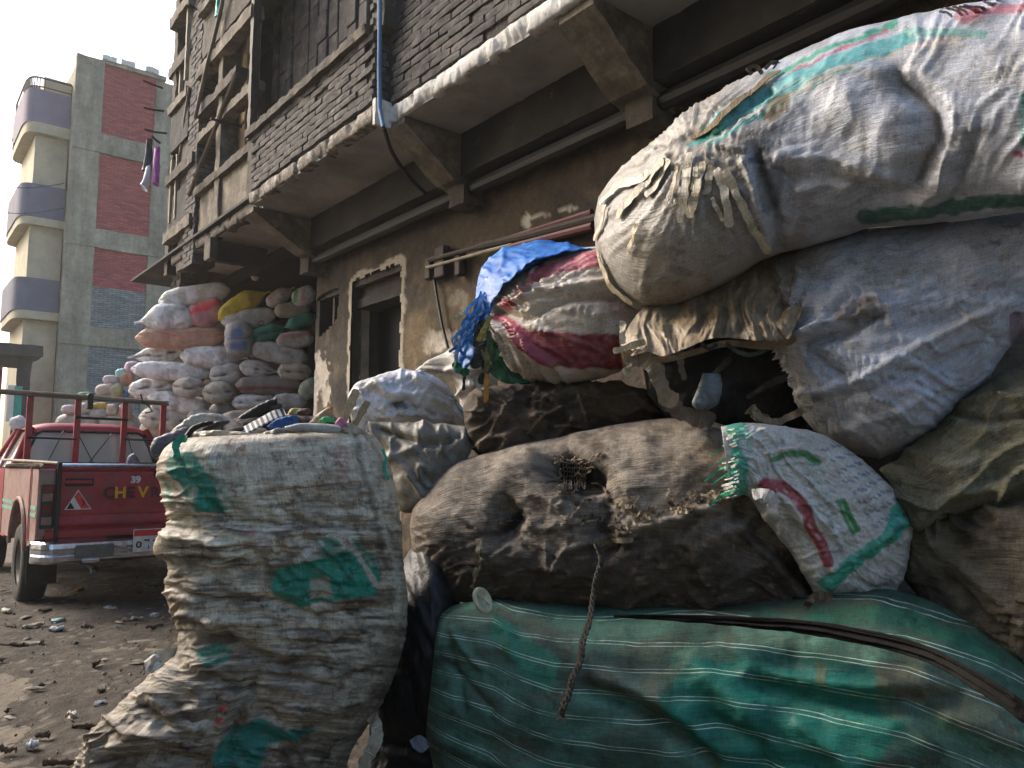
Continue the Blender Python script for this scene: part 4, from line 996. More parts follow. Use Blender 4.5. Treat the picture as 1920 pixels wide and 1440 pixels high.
def sheet(name, A, B, mat, parent=None, nu=60, nv=24, disp=None, colf=None, th=.006, label=None, cat_=None, mid=None, lift=0.):
    """thin cloth between two curves of (x, y, distance)"""
    a = cat(A, nu); b = cat(B, nu); m_ = cat(mid, nu) if mid is not None else (a+b)/2
    PA, PM, PB = [un(q[:, 0], q[:, 1], q[:, 2]) for q in (a, m_, b)]
    s = np.linspace(0, 1, nv)[None, :, None]; P = PA[:, None]*(1-s)*(1-2*s)+PM[:, None]*4*s*(1-s)+PB[:, None]*s*(2*s-1)
    x, y, d = proj(P.reshape(-1, 3)); x = x.reshape(nu, nv); y = y.reshape(nu, nv)
    n = CAM-P; n /= np.linalg.norm(n, axis=2)[..., None]; n = n*(1-lift)+np.array([0, 0, 1.])*lift
    g = dict(x=x, y=y, P=P, u=np.broadcast_to(np.linspace(0, 1, nu)[:, None], (nu, nv)), v=np.broadcast_to(s[..., 0], (nu, nv)))
    if disp is not None: P = P+n*disp(g)[..., None]
    c = colf(g) if colf is not None else np.ones((nu, nv, 3))*.5
    V = np.concatenate([P, (P-n*th)[:, ::-1]], 1); cc = np.concatenate([c, np.asarray(c)[:, ::-1]], 1)
    F_ = gridfaces(nu, 2*nv, True).tolist(); w_ = 2*nv
    F_ += [(k, k+1, w_-2-k, w_-1-k) for k in range(nv-1)]; o_ = (nu-1)*w_; F_ += [(o_+w_-1-k, o_+w_-2-k, o_+k+1, o_+k) for k in range(nv-1)]
    o = mesh(name, V.reshape(-1, 3), F_, M[mat], parent, cc.reshape(-1, 3), True, None, {'G': V.reshape(-1, 3)*[1, 1, 1]})
    if parent is None: tag(o, label, cat_)
    return o
def ribbon(name, pts, wd, mat, parent, c=None, th=.003, tw=.3, seed=0, on=None, off=.006):
    """a strip of tape or torn cloth through (x, y, distance)"""
    p = cat(pts, max(8, 6*len(pts))); P = un(p[:, 0], p[:, 1], p[:, 2]); n = len(P); r = np.random.default_rng(seed+len(pts)+int(pts[0][0]))
    Vw = CAM-P
    if on is not None:      # lay the strip on the cloth of that sack
        qx, qy, Pf, Nf = SURF[on.name]; ii = [int(np.argmin((qx-a)**2+(qy-b)**2)) for a, b in p[:, :2]]
        o2 = off*(1+.6*np.array([float(vn(i*.3, seed, 8)) for i in range(n)])); P = Pf[ii]+Nf[ii]*o2[:, None]; Vw = Nf[ii]
        k_ = np.ones(3)/3; P = np.stack([np.convolve(np.pad(P[:, q], 1, 'edge'), k_, 'valid') for q in range(3)], 1); Vw = np.stack([np.convolve(np.pad(Vw[:, q], 2, 'edge'), np.ones(5)/5, 'valid') for q in range(3)], 1)
    T_ = np.gradient(P, axis=0); T_ /= np.linalg.norm(T_, axis=1)[:, None]+1e-9; W = np.cross(T_, Vw); W /= np.linalg.norm(W, axis=1)[:, None]
    Nn = np.cross(W, T_); ang = tw*np.array([float(vn(i*.25, seed, 3)) for i in range(n)])
    W = W*np.cos(ang)[:, None]+Nn*np.sin(ang)[:, None]; ww = wd*(1+.25*np.array([float(vn(i*.5, seed+9)) for i in range(n)]))*np.r_[.6, np.ones(n-2), .5]
    V = []
    for i in range(n):
        for a_, b_ in ((-1, .5), (1, .5), (1, -.5), (-1, -.5)): V.append(P[i]+W[i]*ww[i]/2*a_*(1+.35*float(vn(i*.35, seed*3.1, a_*7)))+Nn[i]*min(th, .0025)*b_)
    F_ = [(i*4+k, i*4+(k+1) % 4, i*4+4+(k+1) % 4, i*4+4+k) for i in range(n-1) for k in range(4)]+[(0, 1, 2, 3), (n*4-1, n*4-2, n*4-3, n*4-4)]
    cc = None if c is None else (np.zeros((len(V), 3))+lc(*c))*np.repeat(.85+.25*vn(np.arange(n)*.4, seed, 1), 4)[:, None]
    return mesh(name, V, F_, M[mat], parent, cc, False, None, {'G': np.array(V)})
def tint(g, base, dirt, amt=.5, sc=60., s=0, extra=None):
    """base cloth colour with broad dirt, in pixels-independent world noise"""
    P = g['P']; k = 1.6
    n = fbm(P[..., 0]*6*k/1.6, P[..., 1]*6, P[..., 2]*6, 5, s)+.5*fbm(P[..., 0]*22, P[..., 1]*22, P[..., 2]*22, 3, s+7)
    m_ = (sst(-.25, .55, n)*amt)[..., None]
    return lc(*base)*(1-m_)+lc(*dirt)*m_
def paint(c, g, items, wob=5., s=70):
    x, y = g['x'], g['y']; xw = x+wob*fbm(x/22, y/22, 0, 3, s); yw = y+wob*fbm(x/22, y/22, 5, 3, s+3)
    front = g['sn'] > -.05 if 'sn' in g else True
    for it in items:
        kind, pts, wd, col = it[:4]; a = it[4] if len(it) > 4 else .9
        d = sdist(xw, yw, pts)-wd if kind == 'l' else sdpoly(xw, yw, pts)
        wear = .86+.14*sst(-.3, .1, fbm(x/16, y/10, 0, 3, s+9))
        k = (sst(wd*.15+1.5 if kind == 'l' else 3, -1.5, d)*a*wear*front)[..., None]
        c = c*(1-k)+lc(*col)*k
    return c

# ================================================================ stacked grain sacks by the recess
STK = 'filled sacks stacked in the building recess'
def psack(x0, y0, x1, y1, h, col, lab, style='pillow', dirt=(120, 112, 98), bend=0, dd=0, group=STK, paintl=None, stitch=False, dep0=None, sd=None):
    global _ps
    _ps = globals().get('_ps', 0)+1; sd = _ps*13
    dx, dy = x1-x0, y1-y0; L = math.hypot(dx, dy); ux, uy = dx/L, dy/L; nx, ny = uy, -ux   # n points up-ish
    if dep0 is None:
        xc = (x0+x1)/2; D = 9.75+(578-xc)/330*.6+dd
    else: D = dep0
    rr = random.Random(sd)
    A, B = [], []
    for k in range(11):
        s = k/10; hh = (1-abs(2*s-1)**3.2)**(1/2.2)
        if style == 'round': hh = math.sqrt(max(0, 1-(2*s-1)**2))
        if style == 'ear' and s < .5: hh = max(.10, sst(.02, .42, s))if s > .01 else .05
        if style == 'earr' and s > .5: hh = max(.10, sst(.98, .58, s)) if s < .99 else .05
        hh = max(hh, .10 if style != 'round' else .05)*(1+rr.uniform(-.05, .05))
        cx, cy = x0+dx*s, y0+dy*s+bend*math.sin(math.pi*s)
        A.append((cx+nx*h/2*hh, cy+ny*h/2*hh)); B.append((cx-nx*h/2*hh*1.02, cy-ny*h/2*hh*1.02))
    ang = math.degrees(math.atan2(dy, dx))
    def disp(g):
        x, y, u = g['x'], g['y'], g['u']
        P = g['P']; r = .012*fbm(P[..., 0]*5, P[..., 1]*5, P[..., 2]*5, 3, sd)
        e = np.exp(-(np.minimum(u, 1-u)/.16)**2)
        cx = x0+dx*u; cy = y0+dy*u; lat = (x-cx)*nx+(y-cy)*ny
        r = r+e*.020*np.exp(-np.abs(vn(lat/5.5, u*3, sd))*5)+.005*crs(x, y, ang+80, 9, 2, sd)+.006*crs(x, y, ang, 12, 4, sd+1)
        if stitch:
            r -= .022*np.exp(-((lat+h*.02+2*np.sin(x/9))/2.2)**2)*(g['sn'] > 0)*sst(.06, .2, u)*sst(.94, .8, u)*(1+.5*np.sin(x*1.1))
        return r
    def colf(g):
        c = tint(g, col, dirt, .6, s=sd); e_ = (sst(.1, .45, fbm(g['x']/9, g['y']/5, 0, 4, sd+5))*.35)[..., None]; c = c*(1-e_)+lc(112, 102, 88)*e_
        lat = (g['x']-x0-dx*g['u'])*nx+(g['y']-y0-dy*g['u'])*ny
        if stitch:
            k = (np.exp(-((lat+h*.02+2*np.sin(g['x']/9))/1.3)**2)*(g['sn'] > 0)*.95*sst(.06, .2, g['u'])*sst(.94, .8, g['u']))[..., None]; c = c*(1-k)+lc(34, 30, 26)*k
        if paintl: c = paint(c, g, paintl, 1.5)
        return c
    nu = int(np.clip(L/2.4, 18, 60)); nf = int(np.clip(h/1.6, 14, 26))
    return loft('filled_sack', A, B, flat(D), 'far', None, nu, nf, 10, .8, 2.7, disp, colf, lab, 'sack', group)
W1 = (226, 228, 228); G1 = (186, 188, 186); G2 = (158, 156, 150)
psack(297, 566, 432, 543, 40, W1, 'long white sack lying on top of the stack at its upper left', dirt=(170, 160, 130))
psack(409, 600, 508, 546, 38, (196, 176, 44), 'bright yellow sack near the top of the stack', 'earr', (160, 150, 40), bend=-6)
psack(500, 572, 552, 538, 28, (206, 196, 186), 'small pale sack with a pointed corner right of the yellow sack', 'earr')
psack(548, 566, 592, 545, 34, W1, 'white sack with green print at the top right of the stack', paintl=[('l', [(556, 545), (552, 565)], 4, (70, 150, 90)), ('l', [(568, 545), (566, 562)], 3, (200, 60, 50), .5)])
psack(252, 606, 368, 600, 52, W1, 'lumpy white sack with a tied neck pointing left under the top white sack', 'ear', bend=-8, dd=-.15, paintl=[('l', [(330, 610), (342, 606)], 2, (150, 100, 60))])
psack(352, 598, 420, 572, 52, (190, 138, 142), 'pink sack with its red mouth open left of the yellow sack', bend=6, paintl=[('p', [(352, 590), (372, 566), (416, 563), (396, 580)], 0, (206, 50, 60))])
psack(414, 604, 520, 590, 36, G1, 'grey sack with a small round black mark under the yellow sack', paintl=[('l', [(483, 606), (487, 602), (494, 602), (496, 607), (490, 610), (483, 607)], 1.1, (40, 40, 40))])
psack(514, 584, 584, 577, 30, (158, 150, 134), 'brownish grey sack beside the wall corner above the teal sacks')
psack(470, 634, 540, 612, 32, (46, 130, 112), 'teal sack on the left of two teal sacks', 'earr', (50, 90, 82), stitch=True)
psack(528, 616, 590, 592, 28, (36, 122, 104), 'darker teal sack squeezed against the wall corner', 'ear', (40, 80, 74))
psack(253, 634, 424, 630, 42, (196, 158, 134), 'long peach sack with a red stripe and frayed ends', dirt=(150, 110, 90), bend=2, dd=-.1, paintl=[('l', [(292, 622), (340, 631), (420, 627)], 1.2, (190, 70, 70)), ('l', [(294, 617), (340, 624), (420, 620)], .8, (150, 120, 80))])
psack(448, 600, 452, 672, 54, (172, 172, 172), 'upright cone shaped sack with blue print between the peach and teal sacks', 'pillow', dd=-.12, paintl=[('p', [(436, 618), (452, 612), (458, 630), (434, 632)], 0, (80, 120, 180)), ('p', [(434, 640), (462, 640), (464, 656), (430, 654)], 0, (90, 120, 170)), ('l', [(428, 636), (468, 634)], 1, (60, 80, 110))])
psack(518, 640, 588, 634, 32, G1, 'sack with a faded pink band under the darker teal sack', paintl=[('l', [(522, 632), (590, 624)], 4, (160, 110, 108))])
psack(239, 671, 341, 659, 30, W1, 'white sack with a pointed neck under the left end of the peach sack', 'ear', stitch=True)
psack(337, 667, 466, 672, 42, W1, 'broad white sack under the right end of the peach sack', 'earr')
psack(470, 652, 578, 674, 38, G1, 'grey sack sagging to the right beneath the pink banded sack')
psack(245, 692, 394, 699, 34, W1, 'long white sack third from the bottom on the left of the stack', dd=-.1)
psack(392, 706, 454, 696, 37, G1, 'sack end with dark zigzag stitching under the broad white sack', stitch=True)
psack(449, 686, 522, 698, 32, G1, 'grey sack with a lengthwise seam beside the zigzag stitched end', 'earr', stitch=True)
psack(520, 696, 584, 698, 32, (188, 178, 162), 'cream sack with a lengthwise seam against the wall corner', stitch=True)
psack(241, 734, 328, 716, 36, W1, 'white sack with a slanting dark seam at the left of the stack', stitch=True)
psack(322, 726, 385, 726, 40, (194, 188, 176), 'round sack end with a straight stitched seam, left of two round ends', 'round', stitch=True, dd=-.15)
psack(378, 738, 439, 734, 42, (186, 180, 168), 'round sack end with crumpled stitching, right of two round ends', 'round', stitch=True, dd=-.12)
psack(441, 722, 566, 722, 36, (120, 116, 112), 'dark grey sack with a dark red stripe along its lower edge', paintl=[('l', [(448, 729), (500, 727), (560, 730)], 3, (110, 36, 40))])
psack(276, 745, 394, 764, 36, W1, 'long white sack sloping down beneath the round ends')
psack(434, 757, 516, 747, 30, W1, 'white sack with a torn seam beneath the red striped grey sack', stitch=True)
psack(510, 752, 576, 752, 30, G1, 'plump grey sack at the foot of the wall corner')
psack(260, 782, 360, 790, 42, (196, 190, 178), 'white sack with a curved seam behind the rack of the red pickup', stitch=True)
psack(350, 782, 412, 786, 32, G1, 'grey sack half hidden behind the rubbish on the tall woven sack')
psack(390, 772, 440, 774, 38, G2, 'creased grey sack between the white sacks at the foot of the stack', 'round', stitch=True)
psack(568, 716, 594, 740, 40, (150, 160, 140), 'greenish sack end wedged against the wall corner')
# hidden lower courses carry the stack to the ground
for k, y in enumerate((800, 838, 876, 914, 952, 990, 1018)):
    for j, x in enumerate((262, 345, 430, 512)):
        xo = x+(18 if k % 2 else 0); psack(xo, y+4, xo+84, y, 42, (184, 178, 166), 'white sack low in the stack, mostly hidden behind the red pickup', dd=.12)
# second row, coloured dark to paint shade into the front row's gaps
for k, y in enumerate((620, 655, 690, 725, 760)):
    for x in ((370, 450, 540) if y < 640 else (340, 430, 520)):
        psack(x-58, y+4, x+58, y, 44, (110, 106, 100), 'dark grey backing sack added in the second row to darken the gaps of the front row', dd=.5)
# smaller mixed pile further off
SM = 'mixed bags heaped beyond the red pickup'
for (x0, y0, x1, y1, h, col, lab) in [
    (192, 712, 222, 712, 17, (200, 188, 192), 'small pale bag at the upper left of the further heap'), (178, 734, 220, 728, 24, (184, 168, 160), 'pinkish white bag on the left slope of the further heap'),
    (233, 690, 262, 687, 22, (206, 176, 192), 'pale pink bag at the top of the further heap'), (216, 704, 238, 698, 20, (150, 200, 196), 'pale turquoise bag near the top of the further heap'),
    (224, 714, 254, 704, 26, (190, 140, 120), 'salmon coloured bag right of the turquoise bag'), (226, 738, 242, 738, 14, (70, 120, 190), 'small bright blue bag low in the further heap'),
    (145, 741, 175, 740, 12, (90, 150, 110), 'green bag seen just above the pipe rack'), (114, 768, 146, 768, 18, (196, 172, 176), 'pinkish bag seen through the pipe rack on the left'),
    (144, 766, 174, 764, 20, (196, 192, 188), 'white bag seen through the middle of the pipe rack'), (172, 762, 202, 760, 13, (210, 176, 40), 'yellow bag seen through the middle of the pipe rack'),
    (166, 775, 202, 774, 16, (180, 176, 176), 'grey bag under the yellow bag'), (198, 768, 222, 768, 22, (196, 180, 160), 'cream bag right of the yellow bag'),
    (206, 740, 232, 728, 30, (170, 166, 130), 'olive bag in the middle of the further heap'), (240, 735, 262, 728, 30, (170, 140, 130), 'brownish pink bag behind the left edge of the stack'),
    (222, 775, 250, 770, 34, (176, 130, 126), 'dusty rose bag right of the cream bag')]:
    psack(x0, y0, x1, y1, h, col, lab, group=SM, dep0=12.6)
for k, (x0, y0, x1, y1) in enumerate([(100, 800, 190, 795), (180, 800, 262, 792), (110, 840, 200, 835), (190, 840, 270, 830), (110, 880, 200, 878), (190, 880, 270, 874), (110, 920, 200, 915), (190, 920, 270, 915), (120, 958, 200, 955), (190, 958, 270, 955), (120, 990, 200, 988), (190, 990, 270, 988)]):
    psack(x0, y0, x1, y1, 48, (170, 164, 156), 'bag low in the further heap, hidden behind the red pickup', group=SM, dep0=12.7)
psack(18, 800, 50, 790, 30, (196, 190, 190), 'white bundle beside the dark car at the left edge', group=SM, dep0=15)
# ties
o = empty('sack_tie', WL['filled_sack']) if False else None
# ================================================================ the foreground heap
M['rubberstrap'] = simple('matt_black_rubber', lc(20, 19, 18), .8, 0, .4, 14, .004, 50, .15)
BR, BG = (70, 58, 46), (140, 130, 112)
def f1(g, *a): return a
# ---------------- tall woven sack standing at the left
LA = [(362, 820), (338, 832), (322, 862), (320, 905), (330, 960), (332, 990), (316, 1012), (314, 1042), (334, 1062), (336, 1120), (348, 1165), (352, 1215), (320, 1250), (262, 1300), (205, 1362), (172, 1430), (150, 1500), (140, 1580)]
LB = [(660, 806), (694, 816), (722, 860), (738, 920), (748, 985), (752, 1060), (760, 1120), (756, 1190), (738, 1260), (708, 1325), (672, 1378), (648, 1420), (636, 1480), (640, 1580)]
D1 = flat(2.6)
def dispA(g):
    x, y, u = g['x'], g['y'], g['u']
    top = sst(830, 960, y); low = sst(1180, 1300, y)
    sag = 5+16*(x-540)/200
    hor = crs(x, y, sag, 46, 7, 1); h2 = crs(x, y, -8, 26, 6, 7); fine = wdir(x, y, 3, 12, 6, 2, 2)
    left = sst(640, 380, x); diag = crs(x, y, 34, 50, 4, 3)*low*left
    h3 = crs(x, y, 6, 17, 9, 21, .8); h4 = crs(x, y, -5, 11, 9, 23, .8)
    r = hor*(.006+.012*top)+h2*.008*(.3+top)+h3*.0035*(.35+top)+h4*.001+diag*.022
    r += .020*fbm(x/120, y/80, 0, 2, 5)
    S_ = [([(306, 1005), (420, 1022), (470, 1012)], 9, .022), ([(300, 975), (400, 968), (470, 985), (560, 975), (680, 985), (745, 970)], 8, -.016), ([(320, 1100), (400, 1130), (500, 1128), (600, 1160), (740, 1140)], 8, -.018),
          ([(340, 1150), (420, 1165), (490, 1170)], 9, .020), ([(345, 1190), (420, 1200), (520, 1245), (600, 1250)], 11, -.034), ([(470, 820), (472, 900), (470, 985)], 4, .006), ([(676, 800), (690, 880), (712, 980), (735, 1080), (748, 1150)], 5, .012), ([(664, 800), (678, 900), (700, 990), (722, 1080)], 5, -.010),
          ([(330, 1060), (400, 1080), (480, 1070), (500, 1060)], 8, -.016), ([(420, 1015), (480, 1040), (490, 1150)], 6, -.010), ([(500, 1060), (560, 1050), (640, 1030), (700, 1080)], 7, .010), ([(520, 1100), (600, 1090), (690, 1110)], 6, -.010),
          ([(330, 1255), (400, 1280), (450, 1290), (500, 1340)], 14, -.024), ([(460, 1250), (440, 1300), (410, 1370), (400, 1440)], 7, .024), ([(475, 1250), (455, 1310), (425, 1380)], 8, -.028), ([(210, 1400), (280, 1370), (380, 1390)], 14, .028), ([(200, 1440), (300, 1418), (390, 1440)], 12, -.026), ([(270, 1300), (330, 1350), (390, 1370)], 9, .018), ([(255, 1320), (310, 1370), (360, 1385)], 9, -.022),
          ([(480, 1190), (600, 1200), (740, 1170)], 9, .012), ([(500, 1270), (620, 1290), (720, 1250)], 10, -.014), ([(520, 1330), (600, 1340), (690, 1310)], 10, .012), ([(395, 850), (420, 960)], 5, .010), ([(340, 870), (400, 962)], 6, -.008)]
    return r+strokes(x, y, S_, 8)
def colA(g):
    x, y = g['x'], g['y']
    c = tint(g, (220, 211, 188), (150, 130, 104), .75, s=11)
    def st_(k, col): nonlocal c; k = np.clip(k, 0, 1)[..., None]; c = c*(1-k)+lc(*col)*k
    st_(sst(1000, 1350, y+90*fbm(x/70, y/30, 0, 3, 4))*.6, (116, 95, 74))
    st_(sst(.05, .4, fbm(x/90+.02*y, y/13, 0, 5, 17))*(.35+.5*sst(850, 1050, y)), (60, 48, 37))  # stains stretched along the creases, painting in some of the fold shade
    st_(sst(-.05, .35, fbm(x/110, y/40, 3, 5, 77))*.6*sst(860, 1040, y), (70, 56, 44))
    st_(sst(.05, .3, fbm(x/70, y/5, 0, 4, 57))*.6*sst(800, 1000, y), (72, 57, 44)); st_(sst(.1, .35, fbm(x/26, y/26, 0, 5, 67))*.5, (78, 62, 48))  # finer streaks at crease spacing, part stain and part painted fold shade
    st_(sst(.0, .5, fbm(x/60, y/60, 0, 5, 27))*.45, (104, 90, 70))
    st_(sst(.15, .5, fbm(x/120, y/9, 0, 4, 37))*.55, (214, 206, 188))
    GN, GD = (10, 128, 106), (30, 104, 88)
    c = paint(c, g, [('p', [(322, 850), (362, 848), (396, 900), (424, 955), (418, 964), (366, 960), (334, 910), (312, 880)], 0, GN, 1), ('l', [(472, 830), (470, 900), (476, 985), (486, 1060), (492, 1150)], 3, (206, 198, 180), .5), ('l', [(680, 815), (692, 880), (716, 975), (738, 1050), (746, 1140)], 5, (210, 202, 184), .6), ('l', [(668, 815), (682, 880), (704, 975), (724, 1060)], 3, (84, 70, 54), .6), ('l', [(306, 905), (316, 945)], 4, GN, .9),
        ('l', [(388, 852), (404, 905), (440, 950)], 3, GN, .6), ('p', [(352, 915), (364, 912), (370, 944), (354, 946)], 0, (176, 166, 144), .8),
        ('p', [(590, 1010), (622, 1004), (640, 1020), (612, 1040), (594, 1030)], 0, GN, .8), ('p', [(512, 1070), (560, 1055), (620, 1040), (660, 1020), (690, 1050), (712, 1080), (706, 1115), (650, 1124), (600, 1130), (560, 1142), (510, 1118)], 0, GN, 1),
        ('p', [(580, 1088), (616, 1084), (622, 1122), (582, 1124)], 0, (168, 156, 134), .95), ('l', [(640, 1012), (672, 1040), (706, 1095)], 5, (196, 176, 160), .95), ('l', [(662, 1012), (700, 1048), (714, 1090)], 3, GN, .8),
        ('l', [(494, 1074), (496, 1110), (500, 1142)], 3, GN, .8), ('p', [(362, 1222), (402, 1208), (432, 1222), (420, 1240), (384, 1250)], 0, GN, .9), ('l', [(376, 1232), (420, 1228)], 3, (190, 180, 160), .6),
        ('p', [(430, 1372), (480, 1352), (540, 1372), (592, 1368), (560, 1392), (500, 1400), (480, 1460), (400, 1470), (398, 1420)], 0, (10, 108, 96), 1),
        ('l', [(560, 1050), (575, 1035), (600, 1020)], 7, (200, 196, 190), .8), ('l', [(410, 1358), (420, 1325)], 3, (200, 30, 50), .9), ('l', [(470, 990), (478, 1020)], 5, (170, 96, 90), .7),
        ('l', [(500, 922), (580, 912), (680, 902)], 1.3, (130, 60, 46), .9)], 3)
    # faded red print of a label
    L = []
    for k, yy in enumerate(range(838, 900, 9)):
        xx = 630
        L.append(('l', [(632, yy), (654, yy+1)], 2.4, (176, 96, 88), .5))
    for k in range(5): L.append(('l', [(500+k*4, 838+k*12), (612, 834+k*12)], 1.5, (130, 112, 96), .35))
    return paint(c, g, L, 2)
A_ = loft('woven_bulk_sack', LA, LB, D1, 'wovendirty', None, 400, 130, 40, .82, 2.7, dispA, colA, 'tall dirty cream woven sack with green prints standing open-topped in the left foreground')
for k in range(46):      # frayed threads down the left edge
    t = k/45; i = int(t*9); yy = 850+t*390; xx = np.interp(yy, [q[1] for q in LA[:13]], [q[0] for q in LA[:13]])
    a = rng.normal(0, 5); l_ = 6+14*rng.random()
    ribbon('frayed_thread', [(xx+8, yy, 2.6), (xx-l_*.3, yy+a*.3, 2.58), (xx-l_*(.5+.5*rng.random()), yy+a+4, 2.57)], .004+.004*rng.random(), 'woven', A_, (196, 180, 150), .0015, .8, k)
for p, wd in [([(352, 1175, 2.55), (318, 1178, 2.5), (296, 1192, 2.48), (300, 1200, 2.48), (330, 1192, 2.5)], .008), ([(350, 1190, 2.55), (330, 1198, 2.5), (318, 1215, 2.48), (336, 1232, 2.46)], .010), ([(355, 1230, 2.5), (330, 1222, 2.45), (300, 1232, 2.42), (282, 1262, 2.4)], .03), ([(180, 1395, 2.45), (168, 1385, 2.4), (170, 1410, 2.35), (164, 1450, 2.35)], .025),
              ([(690, 1340, 2.6), (706, 1360, 2.55), (700, 1400, 2.5), (676, 1440, 2.5)], .04), ([(325, 1100, 2.5), (318, 1130, 2.48), (330, 1150, 2.48)], .012), ([(328, 1120, 2.5), (326, 1150, 2.46), (322, 1165, 2.46)], .008)]:
    ribbon('torn_strip', p, wd, 'woven', A_, (186, 172, 146), .002, .9)
o = sheet('white_label', [(270, 1240, 2.42), (290, 1226, 2.42), (302, 1232, 2.42)], [(274, 1262, 2.40), (296, 1258, 2.40), (312, 1250, 2.42)], 'woven', None, 10, 6, None, lambda g: np.zeros(g['x'].shape+(3,))+lc(214, 208, 196), .002, 'small off-white cardboard scrap stuck at the left bend of the tall woven sack', 'scrap')
loft('folded_rim', [(334, 838), (360, 812), (420, 806), (480, 812), (540, 800), (600, 800), (650, 792), (690, 812)], [(330, 850), (360, 830), (424, 822), (480, 826), (540, 816), (600, 818), (650, 814), (700, 836)], lambda x, y: 2.6-.20*np.sin(np.clip((x-320)/380, 0, 1)*math.pi)**.5, 'woven', A_, 120, 16, 8, .9, 2, lambda g: .012*crs(g['x'], g['y'], 70, 16, 2, 5)+.012*fbm(g['x']/30, g['y']/20, 0, 3, 8), lambda g: tint(g, (192, 182, 160), (112, 96, 76), .7, s=12))
# rubbish spilling over its rim
def blobby(nm, lab, cat_, A, B, d, c, mt='woven', dirt=None, nu=40, nf=18, wr=.006, sc=12, ang=20, tk=.7, sq=2.2, s=1, paints=None):
    dirt = dirt or tuple(int(q*.7) for q in c)
    return loft(nm, A, B, d if callable(d) else flat(d), mt, None, nu, nf, 8, tk, sq, lambda g: wr*wdir(g['x'], g['y'], ang, sc, 2, s, 3), lambda g: (paint(tint(g, c, dirt, .6, s=s), g, paints, 2) if paints else tint(g, c, dirt, .6, s=s)), lab, cat_)
blobby('rag_bundle', 'slate grey rag bundle hooked over the left corner of the tall woven sack', 'rag', [(282, 852), (288, 826), (318, 812), (350, 800)], [(292, 862), (312, 850), (330, 832), (360, 812)], 2.5, (104, 106, 114), s=3)
blobby('white_strap', 'dirty white strap arching over the left rim of the tall woven sack', 'strap', [(318, 812), (360, 780), (400, 776), (428, 784)], [(330, 822), (372, 796), (404, 788), (430, 792)], 2.52, (196, 190, 176), s=5)
blobby('black_strap', 'thin black strap looped beneath the white strap', 'strap', [(296, 858), (320, 850), (334, 832), (360, 800), (398, 788)], [(300, 866), (328, 858), (344, 838), (366, 808), (402, 794)], 2.44, (28, 28, 30), 'black', s=6)
blobby('remote_control', 'long black remote control with an orange red end poking up from the rubbish', 'remote', [(434, 794), (462, 772), (500, 752), (519, 745)], [(446, 802), (474, 788), (508, 770), (521, 758)], 2.62, (26, 26, 28), 'black', s=8)
sheet('cardboard_scrap', [(410, 780, 2.62), (436, 770, 2.66), (470, 768, 2.7)], [(420, 812, 2.52), (450, 806, 2.55), (486, 800, 2.6)], 'woven', None, 12, 8, lambda g: .006*vn(g['x']/12, g['y']/12), lambda g: np.zeros(g['x'].shape+(3,))+lc(92, 76, 60), .004, 'brown crumpled cardboard scrap in the rubbish left of the remote control', 'cardboard')
# striped strap
def ladder(nm, lab):
    P = cat([(458, 808, 2.45), (486, 792, 2.5), (512, 778, 2.56), (534, 772, 2.6)], 30)
    def colf(g): k = (np.sin(g['u']*52) > 0)[..., None]; return np.where(k, lc(200, 198, 190), lc(36, 36, 40))
    return sheet(nm, [(456, 800, 2.5), (486, 784, 2.54), (512, 770, 2.58), (532, 766, 2.62)], [(462, 814, 2.42), (490, 800, 2.46), (518, 786, 2.52), (538, 780, 2.56)], 'woven', None, 60, 6, None, colf, .006, lab, 'strap')
ladder('striped_strap', 'black and white striped plastic strap across the rubbish')
blobby('blue_folder', 'bright blue crushed plastic piece in the middle of the rubbish', 'plastic scrap', [(500, 800), (524, 784), (556, 778)], [(510, 808), (540, 802), (560, 794)], 2.47, (30, 84, 150), 'tarp', s=12, tk=.4)
blobby('paper_roll', 'white cylindrical roll lying on the rim of the tall woven sack', 'roll', [(534, 800), (560, 794), (600, 794), (634, 798), (640, 803)], [(534, 806), (560, 808), (600, 811), (632, 811), (640, 806)], 2.36, (202, 200, 192), s=14, tk=.9, wr=.002)
blobby('cloth_roll', 'tan rolled rag leaning behind the white roll', 'rag', [(576, 800), (590, 782), (612, 766), (618, 762)], [(592, 806), (606, 796), (622, 778), (624, 764)], 2.52, (164, 142, 110), s=15, paints=[('l', [(612, 764), (618, 770)], 3, (200, 120, 40))])
blobby('yellow_rag', 'mustard yellow rag behind the blue plastic piece', 'rag', [(534, 790), (546, 768), (566, 766), (572, 772)], [(548, 794), (560, 784), (568, 780), (574, 776)], 2.66, (158, 148, 70), s=16)
blobby('green_strip', 'bright green plastic strip beside the tan rolled rag', 'plastic scrap', [(598, 788), (612, 782), (628, 788)], [(600, 792), (614, 790), (630, 793)], 2.46, (50, 170, 100), 'tarp', s=17)
blobby('pink_tuft', 'small pink plastic tuft at the right end of the rim', 'plastic scrap', [(628, 794), (638, 784), (648, 790)], [(630, 804), (642, 800), (652, 800)], 2.4, (214, 130, 170), 'tarp', s=18)
